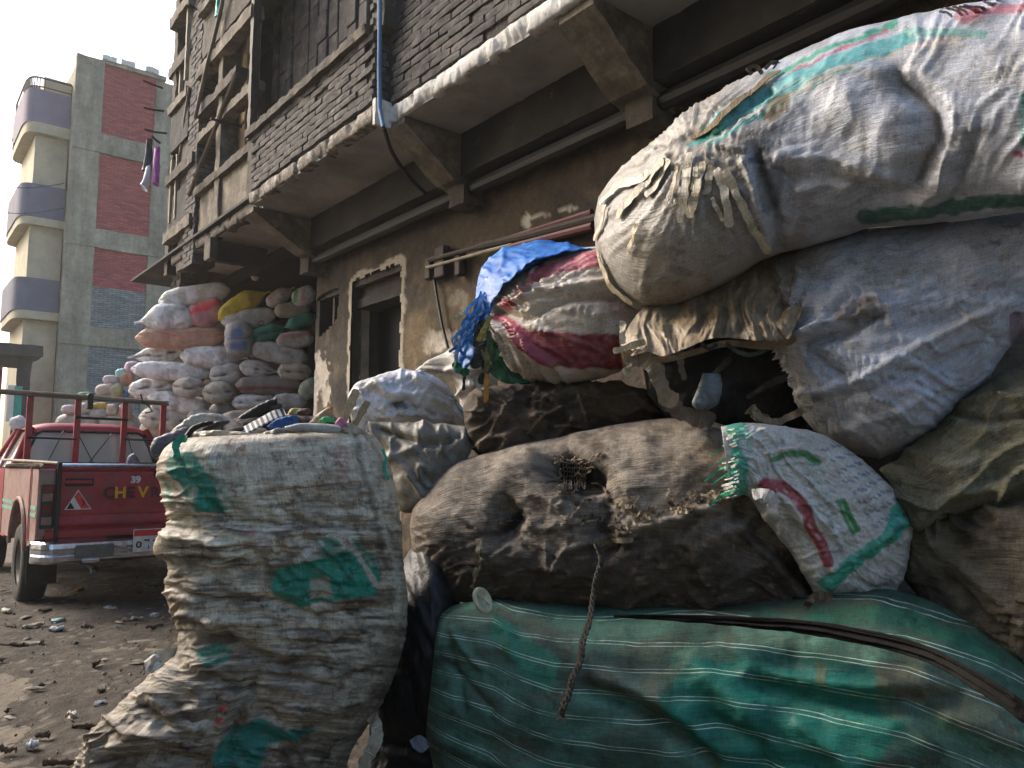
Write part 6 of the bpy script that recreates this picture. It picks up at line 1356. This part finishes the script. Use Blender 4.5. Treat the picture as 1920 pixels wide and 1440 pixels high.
# mesh strands over the big hole, tufts and rope
def hd(x, y): return 3.0-.6*(x-770)/790-.30*math.sqrt(max(.05, 1-((y-980)/175)**2))
for k in range(9):
    x0 = 1058+k*5; ribbon('mesh_strand', [(x0, 864, 2.5), (x0+2, 890, 2.5), (x0+1, 920, 2.5)], .004, 'dirty', H_s, (96, 86, 72), .0015, .5, k, H_s, .010)
for k in range(6):
    yy = 872+k*8; ribbon('mesh_strand', [(1048, yy, 2.5), (1075, yy+1, 2.5), (1104, yy+3, 2.5)], .004, 'dirty', H_s, (96, 86, 72), .0015, .5, k, H_s, .012)
for k in range(56):
    t = rng.random(); x0 = 1040+330*t; y0 = 1015-95*t+rng.normal()*9 if t > .25 else 940+rng.normal()*30
    l_ = 12+26*rng.random(); a = rng.normal(0, .5)-.25
    ribbon('burlap_tuft', [(x0, y0, hd(x0, y0)-.018), (x0+l_*.5*math.cos(a), y0+l_*.4*math.sin(a)-3, hd(x0, y0)-.028), (x0+l_*math.cos(a), y0+l_*math.sin(a)+2, hd(x0+l_, y0)-.02)], .005+.008*rng.random(), 'dirty', H_s, [(150, 132, 106), (110, 94, 76), (84, 72, 58), (176, 160, 134)][k % 4], .002, .9, k, H_s, .010)
rope = [(1118, 1020, 2.42), (1128, 1050, 2.40), (1118, 1085, 2.38), (1112, 1120, 2.36), (1106, 1160, 2.28), (1092, 1205, 2.12), (1088, 1240, 2.06), (1072, 1275, 2.0), (1068, 1300, 1.97), (1056, 1325, 1.95), (1053, 1345, 1.95)]
P = cat(rope, 120); P3 = un(P[:, 0], P[:, 1], P[:, 2])
rb = MB()
for ph in (0, 2.1, 4.2):
    Q = P3.copy(); t = np.arange(120)*.55+ph; Q += RT*(np.cos(t)*.006)[:, None]+FW*(np.sin(t)*.006)[:, None]; rb.tube(Q, .0042*(1+.5*vn(np.arange(120)*.3, ph)), 5)
M['rope'] = simple('grimy_rope', lc(62, 53, 42), .9, 0, .5, 30, .004, 90)
ro_ = rb.build('frayed_rope', M['rope'], None, True); tag(ro_, 'frayed brown rope hanging from the brown burlap sack over the green tarpaulin', 'rope')
for k in range(14):
    y0 = 1290+60*rng.random(); ribbon('fibre', [(1058+6*rng.normal(), y0, 1.94), (1054+8*rng.normal(), y0+12, 1.93)], .004, 'dirty', ro_, (90, 80, 64), .001, .8, k)
for k, p in enumerate([[(1120, 1010), (1130, 1018), (1160, 1022)], [(1115, 1022), (1145, 1014), (1190, 1008)], [(1180, 1012), (1166, 1030), (1160, 1042)], [(892, 1080), (900, 1040), (908, 1010)]]):
    ribbon('knot_strip', [(x, y, 2.5) for x, y in p], .016, 'dirty', H_s, (148, 132, 108), .005, .5, k, H_s, .014)
for k in range(34):
    a_ = 6.28*rng.random(); rr2 = 34+14*rng.random(); cx2, cy2 = ((1070, 882), (1140, 978), (948, 968))[k % 3]; q_ = .8 if k % 3 == 0 else .5
    x0, y0 = cx2+rr2*q_*math.cos(a_), cy2+rr2*q_*.8*math.sin(a_)
    b_ = a_+.5*rng.normal(); l2 = .55+.3*rng.random()
    ribbon('torn_fibre', [(x0, y0, 2.5), (x0+(cx2-x0)*.25+3*rng.normal(), y0+(cy2-y0)*.25+3*rng.normal(), 2.5), (cx2+rr2*q_*l2*math.cos(b_), cy2+rr2*q_*l2*.8*math.sin(b_), 2.5)], .003+.005*rng.random(), 'dirty', H_s, [(150, 134, 110), (92, 80, 66), (120, 104, 84)][k % 3], .002, .5, k, H_s, .012)
# jar lid
c0 = un(np.array(905.), np.array(1126.), np.array(2.47)); lid = MB(); q = MB().cyl((0, 0, 0), 2, .046, .01, 32, [(0, -.006), (.044, -.006), (.047, 0), (.044, .006), (.036, .008), (.034, .004), (0, .004)])
from mathutils import Matrix, Euler
mt_ = np.array(Euler((R(62), R(38), 0)).to_matrix()); lid.v = [tuple(c0+mt_@(np.array(v)*[1, .9, 1])) for v in q.v]; lid.f = q.f
M['lid'] = simple('grimy_plastic_lid', lc(176, 170, 140), .5, 0, .25, 40, .001, 80)
lo_ = lid.build('jar_lid', M['lid'], None, True); tag(lo_, 'round yellowed plastic lid wedged under the left end of the brown burlap sack', 'lid')
cr = MB(); 
for a in (0, 1): cr.tube([c0+mt_@np.array([(-.03, .03)[0]*(1-a), -.03*a, .006]), c0+mt_@np.array([.03*(1-a), .03*a, .006])], .0022, 5)
cr.build('rib', M['lid'], lo_)
# ---------------- printed white bag
def dispI(g):
    x, y = g['x'], g['y']
    return .020*fbm(x/80, y/60, 0, 2, 32)+.012*crs(x, y, 50, 40, 4, 121)+.008*crs(x, y, -30, 30, 3, 123)+.004*wdir(x, y, 10, 10, 2, 122, 2)+strokes(x, y, [([(1420, 900), (1480, 940), (1560, 1060)], 10, .016), ([(1600, 830), (1650, 900), (1690, 990)], 12, -.012), ([(1530, 1080), (1600, 1050), (1690, 980)], 8, .014), ([(1600, 1090), (1650, 1110), (1690, 1100)], 8, -.014), ([(1440, 850), (1500, 840), (1540, 860)], 7, .014)], 4)
def colI(g):
    c = tint(g, (206, 204, 198), (156, 148, 134), .5, s=125)
    GT, TQ, RB, BL = (24, 130, 62), (44, 168, 140), (150, 34, 40), (78, 84, 128)
    it = [('l', [(1378, 798), (1392, 830), (1388, 870), (1384, 920)], 17, TQ, .85), ('l', [(1400, 812), (1412, 850), (1404, 905)], 6, (206, 210, 206), .5), ('l', [(1392, 830), (1410, 870)], 6, (206, 208, 204), .9),
          ('p', [(1530, 1092), (1562, 1066), (1610, 1034), (1648, 1000), (1676, 966), (1682, 936), (1706, 980), (1690, 1004), (1640, 1044), (1596, 1082), (1560, 1112)], 0, TQ, .95),
          ('l', [(1432, 906), (1468, 912), (1490, 930), (1512, 960), (1518, 985), (1540, 1020), (1552, 1050)], 10, RB, .95),
          ('l', [(1450, 862), (1476, 852), (1510, 852), (1534, 868)], 5, GT, .95), ('l', [(1468, 872), (1500, 868), (1528, 872)], 2, GT, .6), ('p', [(1566, 940), (1582, 934), (1616, 994), (1600, 1004)], 0, GT, .95), ('l', [(1578, 952), (1602, 992)], 1.6, (170, 200, 160), .7),
          ('l', [(1455, 915), (1540, 1040)], 1.0, (206, 190, 184), .5)]
    for r_ in range(7):       # rows of small illegible print
        for k in range(9):
            x0 = 1545+k*13+r_*9; y0 = 840+k*20-r_*4+((k*7+r_*3) % 5)
            if y0 < 1000 and x0 < 1690: it.append(('l', [(x0, y0), (x0+6+(k*r_) % 5, y0+3)], 1.7, BL, .75))
    for r_ in range(3):
        for k in range(8): x0 = 1508+k*9+r_*16; y0 = 888+k*19-r_*3; it.append(('l', [(x0, y0), (x0+8, y0+4)], 1.8, (70, 120, 70), .7))
    for k in range(5): it.append(('l', [(1470+k*15, 918+k*20+(k > 1)*4), (1476+k*15, 924+k*20+(k > 1)*4)], 2.4, (206, 178, 170), .6))
    return paint(c, g, it, 1.6)
I_ = loft('printed_sack', [(1352, 800), (1400, 792), (1470, 800), (1540, 814), (1600, 846), (1650, 890), (1685, 940), (1708, 985), (1704, 1040), (1690, 1090), (1672, 1128)], [(1372, 935), (1400, 930), (1425, 960), (1460, 1010), (1492, 1050), (1520, 1100), (1530, 1112), (1560, 1114), (1600, 1122), (1640, 1128), (1664, 1132)], lin(1380, 2.28, 1700, 2.28), 'woven', None, 260, 170, 24, .62, 2.2, dispI, colI,
            'white printed sack with turquoise band and red strip beside the brown burlap sack', tmax=.2)
for k in range(46):
    y0 = 800+130*rng.random(); x0 = 1374+14*rng.random(); tq = rng.random() < .5; l_ = (18+60*rng.random()) if tq and rng.random() < .35 else 10+16*rng.random()
    hd2 = lambda x, y: min(hd(x, y)-.045, 2.34)
    ribbon('fringe', [(x0, y0, 2.16), (x0-l_*.5, y0+l_*.18, 2.22 if l_ < 30 else hd2(x0-l_*.5, y0+10)), (x0-l_, y0+l_*(.25 if l_ < 30 else .55), 2.25 if l_ < 30 else hd2(x0-l_, y0+l_*.5))], .003+.004*rng.random(), 'tarp', I_, (30, 160, 116) if tq else (206, 208, 202), .0015, .6, k)
ribbon('torn_strip', [(1412, 930, 2.1), (1430, 925, 2.06), (1450, 940, 2.05), (1444, 960, 2.06)], .03, 'woven', I_, (210, 208, 206), .006, .5)
ribbon('buckle_strap', [(1510, 1142, 2.1), (1530, 1118, 2.08), (1560, 1120, 2.06)], .02, 'dirty', I_, (60, 54, 46), .006, .5)
# ---------------- olive grey sacks at the right edge
loft('olive_sack', [(1648, 880), (1700, 845), (1790, 760), (1860, 705), (1920, 680), (2080, 640)], [(1668, 905), (1690, 960), (1725, 990), (1800, 970), (1920, 940), (2080, 930)], lin(1650, 2.3, 2050, 2.0), 'dirty', None, 130, 90, 20, .6, 2.2,
     lambda g: .036*crs(g['x'], g['y'], -22, 50, 4, 131)+.028*fbm(g['x']/100, g['y']/80, 0, 2, 2)+.005*wdir(g['x'], g['y'], 20, 12, 3, 132, 2)+strokes(g['x'], g['y'], [([(1720, 980), (1790, 930), (1920, 900)], 10, .018), ([(1780, 770), (1850, 790), (1920, 780)], 8, -.02), ([(1800, 750), (1860, 740), (1920, 745)], 6, .02)], 5),
     lambda g: paint(tint(g, (134, 132, 112), (84, 78, 62), .7, s=131), g, [('l', [(1890, 950), (1930, 955)], 10, (60, 64, 74), .7)]), 'olive grey sack at the right edge below the torn white sack', tmax=.3)
loft('dark_olive_sack', [(1660, 1010), (1690, 975), (1760, 960), (1850, 935), (1950, 920), (2080, 910)], [(1690, 1080), (1740, 1150), (1800, 1195), (1870, 1225), (1950, 1250), (2080, 1270)], lin(1660, 2.35, 2050, 1.95), 'dirty', None, 130, 90, 20, .6, 2.2,
     lambda g: .05*crs(g['x'], g['y'], 32, 54, 4, 141)+.028*fbm(g['x']/100, g['y']/80, 0, 2, 12)+.005*wdir(g['x'], g['y'], 20, 12, 3, 142, 2)+strokes(g['x'], g['y'], [([(1790, 1060), (1850, 1110), (1920, 1160)], 10, .02), ([(1760, 1080), (1820, 1140), (1900, 1200)], 10, -.02)], 5),
     lambda g: tint(g, (112, 104, 88), (46, 42, 36), .9, s=141), 'darker creased sack at the right edge, directly above the green tarpaulin bundle', tmax=.3)
# ---------------- green tarpaulin bundle at the bottom
def SJ(g):
    x, y = g['x'], g['y']
    base = np.interp(x, [700, 820, 925, 960, 1040, 1200, 1340, 1500, 1700, 1900, 2100], [1120, 1152, 1165, 1180, 1200, 1208, 1205, 1225, 1255, 1330, 1420])
    sp = np.interp(x, [700, 820, 1000, 1200, 1400, 1600, 1900, 2100], [30, 36, 46, 50, 54, 60, 66, 70])
    return .5+(y-base+2*fbm(x/60, y/60, 0, 2, 3))/sp
def tline(k):
    """double white stripes woven into the tarpaulin, sagging left to right"""
    b = [([(820, 1152), (925, 1165), (960, 1180), (1040, 1200), (1200, 1208), (1340, 1205), (1500, 1225), (1700, 1255), (1900, 1330)]),
         ([(830, 1185), (925, 1198), (1010, 1230), (1150, 1255), (1300, 1252), (1400, 1250), (1600, 1280), (1800, 1330), (1950, 1400)]),
         ([(850, 1230), (930, 1245), (1040, 1285), (1180, 1310), (1320, 1296), (1400, 1300), (1550, 1330), (1750, 1370), (1950, 1450)]),
         ([(870, 1270), (960, 1300), (1080, 1335), (1200, 1350), (1330, 1345), (1420, 1360), (1600, 1385), (1800, 1410), (1950, 1470)]),
         ([(860, 1310), (960, 1350), (1080, 1392), (1200, 1405), (1330, 1405), (1450, 1425), (1600, 1440)]),
         ([(840, 1350), (960, 1400), (1080, 1440), (1200, 1460)]), ([(850, 1400), (930, 1430), (1000, 1465)]), ([(1480, 1140), (1560, 1150), (1700, 1170), (1800, 1215), (1920, 1290)])]
    return b
def dispJ(g):
    x, y = g['x'], g['y']
    return .030*fbm(x/150, y/90, 0, 2, 42)+.006*crs(x, y, 18, 90, 4, 151)+.004*crs(x, y, 60, 40, 3, 152)+strokes(x, y, [([(830, 1160), (850, 1250), (870, 1330)], 8, -.02), ([(845, 1180), (870, 1220), (900, 1250)], 7, .018), ([(830, 1240), (880, 1290), (920, 1330)], 8, -.016), ([(925, 1165), (950, 1180), (960, 1230)], 12, .02), ([(1100, 1290), (1200, 1330), (1290, 1390), (1330, 1430)], 16, -.045), ([(1130, 1270), (1230, 1310), (1320, 1380)], 16, .018), ([(1300, 1240), (1360, 1290), (1400, 1340)], 26, .026),
        ([(1420, 1280), (1540, 1330), (1640, 1330), (1780, 1310)], 26, -.035), ([(1400, 1260), (1600, 1285), (1780, 1290)], 16, .02), ([(1780, 1340), (1860, 1370), (1930, 1390)], 22, .03), ([(820, 1380), (900, 1420), (1000, 1450)], 16, .02), ([(1500, 1360), (1560, 1400), (1600, 1440)], 14, .016), ([(1330, 1345), (1420, 1400), (1440, 1440)], 18, -.02)], 4)
def colJ(g):
    x, y = g['x'], g['y']
    c = tint(g, (78, 118, 100), (62, 82, 70), .7, s=151)
    k = (sst(.0, .5, fbm(x/50, y/40, 0, 5, 58))*.55)[..., None]; c = c*(1-k)+lc(50, 52, 42)*k
    gr = (sst(.05, .4, fbm(x/120, y/60, 0, 3, 55))*.7)[..., None]; c = c*(1-gr)+lc(84, 88, 72)*gr
    it = [('p', [(1240, 1310), (1300, 1240), (1400, 1240), (1500, 1260), (1640, 1260), (1640, 1330), (1700, 1360), (1620, 1450), (1400, 1460), (1290, 1400)], 0, (6, 118, 102), .8), ('p', [(925, 1150), (960, 1170), (1000, 1200), (1050, 1240), (1030, 1300), (980, 1260), (925, 1200)], 0, (40, 140, 110), .6),
          ('p', [(1380, 1210), (1500, 1222), (1640, 1250), (1600, 1275), (1480, 1262), (1380, 1240)], 0, (14, 112, 104), .6), ('p', [(1640, 1240), (1760, 1260), (1900, 1340), (1900, 1400), (1760, 1340), (1650, 1290)], 0, (112, 104, 84), .6), ('p', [(1100, 1230), (1230, 1250), (1240, 1330), (1130, 1300)], 0, (110, 112, 98), .5), ('l', [(1535, 1245), (1540, 1275)], 9, (96, 96, 70), .7), ('l', [(1530, 1150), (1700, 1150), (1860, 1230)], 14, (16, 112, 84), .5), ('l', [(1000, 1200), (1006, 1212)], 4, (70, 90, 70), .6)]
    c = paint(c, g, it, 9)
    L = []
    for l_ in tline(0):
        for o_ in (-3.6, 3.6): L.append(('l', [(a, b+o_) for a, b in l_], .2, (156, 196, 178), .75))
    return c
J_ = loft('green_tarpaulin_bundle', [(818, 1180), (830, 1150), (880, 1135), (960, 1130), (1100, 1140), (1300, 1140), (1480, 1120), (1600, 1112), (1700, 1118), (1800, 1160), (1920, 1235), (2080, 1320)], [(800, 1370), (820, 1440), (860, 1490), (960, 1540), (1100, 1570), (1300, 1600), (1500, 1640), (1700, 1700), (1900, 1760), (2080, 1800)], lin(800, 2.75, 2050, 1.95), 'striped', None, 260, 170, 30, .62, 2.5, dispJ, colJ,
           'big green tarpaulin bundle with thin double white stripes at the bottom of the heap', tmax=.42, sfun=SJ)
# black hose pair lying across it
def jd(x, y):
    t = (x-800)/1250; base = 2.75-.8*t; return base
hA = [(1150, 1152), (1300, 1153), (1480, 1160), (1600, 1176), (1720, 1204), (1830, 1258), (1920, 1316), (2010, 1390)]
hB = [(1150, 1158), (1300, 1168), (1480, 1186), (1600, 1206), (1720, 1236), (1830, 1296), (1920, 1358), (2010, 1440)]
hh_ = loft('rubber_strap', hA, hB, lambda x, y: np.interp(x, [1150, 1260, 1360, 1470, 1580, 1680, 1760, 1830, 1900, 2010], [2.36, 2.28, 2.20, 2.10, 2.0, 1.90, 1.80, 1.70, 1.62, 1.54]), 'rubberstrap', None, 150, 26, 8, .7, 2.2,
           lambda g: .004*fbm(g['x']/40, g['y']/20, 0, 3, 4)-.010*np.abs(np.sin(g['th']*3.5+.6*vn(g['x']/90, 0)))*(g['sn'] > 0), None, 'folded black rubber strap draped across the right of the green tarpaulin bundle', 'strap')
# ---------------- dark stuff in the gap
blobby('black_rubbish_bag', 'crumpled black rubbish bag in the dark gap left of the green tarpaulin', 'bag', [(700, 1240), (740, 1090), (790, 1010), (830, 1020), (860, 1120)], [(690, 1430), (740, 1400), (790, 1400), (830, 1390), (870, 1300)], 3.05, (24, 23, 23), 'black', s=161, nu=90, nf=50, wr=.03, sc=36, ang=70, tk=.9)
blobby('lower_black_bag', 'dusty black bag on the ground between the tall sack and the green bundle', 'bag', [(690, 1400), (740, 1330), (800, 1310), (850, 1350)], [(690, 1500), (740, 1470), (800, 1470), (860, 1460)], 2.95, (30, 28, 27), 'black', s=163, nu=60, nf=40, wr=.03, sc=30, ang=20, tk=.9)
sheet('paper_scrap', [(768, 1388, 2.6), (785, 1378, 2.6), (800, 1386, 2.58)], [(774, 1402, 2.58), (790, 1412, 2.56), (806, 1400, 2.56)], 'woven', None, 8, 6, lambda g: .004*vn(g['x']/6, g['y']/6), lambda g: np.zeros(g['x'].shape+(3,))+lc(120, 124, 128), .002, 'small crumpled grey paper on the black bags in the gap', 'paper')
# heap core behind the visible sacks, plus a dark filler darkening the gap under the top sack (big grey sacks that carry the pile)
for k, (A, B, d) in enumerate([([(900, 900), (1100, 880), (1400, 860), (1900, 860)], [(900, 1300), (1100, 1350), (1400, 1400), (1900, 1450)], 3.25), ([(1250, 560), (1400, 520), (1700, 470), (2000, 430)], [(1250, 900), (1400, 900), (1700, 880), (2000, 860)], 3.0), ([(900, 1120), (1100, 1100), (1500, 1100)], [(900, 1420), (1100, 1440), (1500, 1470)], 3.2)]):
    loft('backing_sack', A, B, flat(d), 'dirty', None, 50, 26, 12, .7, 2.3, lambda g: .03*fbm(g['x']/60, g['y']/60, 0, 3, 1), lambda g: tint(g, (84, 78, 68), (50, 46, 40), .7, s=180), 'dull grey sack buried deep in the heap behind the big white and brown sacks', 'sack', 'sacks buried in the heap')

# ================================================================ litter on the street
LT = 'litter trodden into the street'
LC = [((196, 190, 176), 'cream'), ((150, 140, 120), 'beige'), ((120, 150, 145), 'greenish'), ((90, 74, 58), 'brown'), ((190, 194, 196), 'white')]
lit = [(75, 1125, 14, 0, 'pale flattened wrapper near the left rear wheel of the pickup'), (148, 1110, 12, 5, 'ochre dry leaf under the rear of the pickup'), (12, 1148, 10, 0, 'small cream chip at the left edge of the street'), (62, 1178, 40, 1, 'long beige paper strip left of centre on the street'), (110, 1172, 20, 2, 'pale green foil scrap beside the long paper strip'), (106, 1184, 26, 4, 'white torn plastic under the pale green foil'), (84, 1150, 26, 3, 'thin dark twig north of the long paper strip'), (163, 1178, 22, 3, 'short dark twig right of the paper strips'),
       (248, 1168, 40, 1, 'grey splinter of wood below the pickup'), (290, 1178, 34, 3, 'brown splinter near the tall sack'), (206, 1144, 22, 4, 'pale strip in front of the bumper'), (20, 1212, 50, 3, 'dark trodden rag at the left edge'), (60, 1210, 36, 1, 'beige trodden cloth beside the dark rag'), (134, 1350, 12, 0, 'small white torn paper at the bottom left'), (188, 1324, 8, 4, 'tiny white chip left of the sagging sack'), (60, 1402, 24, 4, 'white smeared paper at the bottom left corner'), (14, 1414, 34, 3, 'reddish brown strip at the bottom left corner'),
       (160, 1368, 50, 3, 'dark stick lying towards the foot of the tall sack'), (180, 1250, 14, 3, 'dark clod in the middle of the street'), (190, 1300, 14, 3, 'black clod left of the tall sack'), (80, 1380, 26, 3, 'brown clod near the bottom left'), (110, 1435, 60, 3, 'twisted dark string at the very bottom'), (20, 1180, 18, 3, 'dark pebble cluster at the left'), (290, 1156, 9, 4, 'tiny bluish white speck near the tall sack')]
for k, (x, y, l_, ci, lab) in enumerate(lit):
    p0 = onZ(x-l_/2, y+rng.normal()*2, .015); p1 = onZ(x+l_/2, y+rng.normal()*3-2, .015); n = 12; P = []
    t = np.linspace(0, 1, n); dv = p1-p0; w_ = np.array([-dv[1], dv[0], 0]); w_ /= np.linalg.norm(w_)+1e-9
    wd = .006+.012*rng.random() if ci == 3 else .02+.02*rng.random()
    V = []
    for i, q in enumerate(t):
        hw = wd*(.4+.6*math.sin(math.pi*min(.95, max(.05, q))))*(1+.4*rng.normal()*.5); zc = .030+.010*vn(q*4, k)
        for sx, dz in ((-1, -.012), (-1, .004), (0, .010), (1, .003), (1, -.012)):
            V.append(p0+dv*q+w_*hw*sx+np.array([0, 0, zc-.015+dz+.004*rng.normal()]))
    F_ = [(i*5+j, i*5+(j+1) % 5, i*5+5+(j+1) % 5, i*5+5+j) for i in range(n-1) for j in range(5)]+[(0, 1, 2, 3, 4), tuple(range(n*5-1, n*5-6, -1))]
    c = (176, 120, 40) if ci == 5 else LC[ci][0]
    o = mesh('twig' if ci == 3 else 'litter_scrap', V, F_, M['dirty'], None, np.zeros((len(V), 3))+lc(*c)); tag(o, lab, 'litter', LT)
# gravel and crumbs
V, Fs, C_ = [], [], []
for k in range(2600):
    x = -3+4.6*rng.random(); y = .8+8.5*rng.random()**1.2; r_ = .003+.009*rng.random()**3+.004*rng.random()
    o_ = len(V); z = .015+.02*float(rng.random())*.5
    for v in ((1, 0, 0), (-.4, .9, 0), (-.5, -.8, 0), (.1, .1, .9), (0, 0, -1)): V.append((x+v[0]*r_*(.7+.6*rng.random()), y+v[1]*r_*(.7+.6*rng.random()), z+v[2]*r_*.7))
    Fs += [(o_+a, o_+b, o_+c) for a, b, c in ((0, 1, 3), (1, 2, 3), (2, 0, 3), (1, 0, 4), (2, 1, 4), (0, 2, 4))]
    cc = lc(*[(120, 110, 96), (70, 62, 54), (150, 142, 128), (96, 84, 70), (60, 54, 48)][k % 5]); C_ += [cc]*5
o = mesh('gravel', V, Fs, M['dirty'], None, np.array(C_), False); tag(o, 'loose gravel and crumbs scattered over the dirt street', 'gravel', None, 'stuff')

# ================================================================ smoky air
hz = MB().box(-40, 60, -12, 110, -1.6, 18).build('haze', None)
m = bpy.data.materials.new('thin_smoke'); m.use_nodes = True; nt = m.node_tree; nt.nodes.remove(nt.nodes['Principled BSDF'])
pv = nt.nodes.new('ShaderNodeVolumePrincipled'); pv.inputs['Density'].default_value = .0014; pv.inputs['Color'].default_value = (.94, .94, .92, 1); pv.inputs['Anisotropy'].default_value = .4
nt.links.new(pv.outputs[0], nt.nodes['Material Output'].inputs['Volume']); hz.data.materials.append(m); tag(hz, 'thin pale smoke haze filling the street', 'haze', None, 'stuff')

V, Fs, C_ = [], [], []
for k in range(420):
    x = -3+5.2*rng.random(); y = 1.2+7.5*rng.random(); r_ = .006+.03*rng.random()**3; el = 1+2.5*rng.random(); a_ = rng.random()*6.28; o_ = len(V); z = .022+.012*rng.random()
    n = 7
    for q in range(n):
        g_ = 6.283*q/n; u_ = r_*el*math.cos(g_)*(.7+.5*rng.random()); v_ = r_*math.sin(g_)*(.7+.5*rng.random())
        V.append((x+u_*math.cos(a_)-v_*math.sin(a_), y+u_*math.sin(a_)+v_*math.cos(a_), z-.003*rng.random()))
    V.append((x, y, z+.008)); V.append((x, y, z-.02)); Fs += [(o_+q, o_+(q+1) % n, o_+n) for q in range(n)]+[(o_+(q+1) % n, o_+q, o_+n+1) for q in range(n)]
    cc = lc(*[(150, 142, 128), (66, 54, 44), (84, 72, 58), (110, 98, 82), (56, 48, 40), (130, 120, 100)][k % 6]); C_ += [cc]*(n+2)
o = mesh('trodden_litter', V, Fs, M['dirty'], None, np.array(C_), False); tag(o, 'flattened scraps of film and paper trodden into the dirt street', 'litter', None, 'stuff')
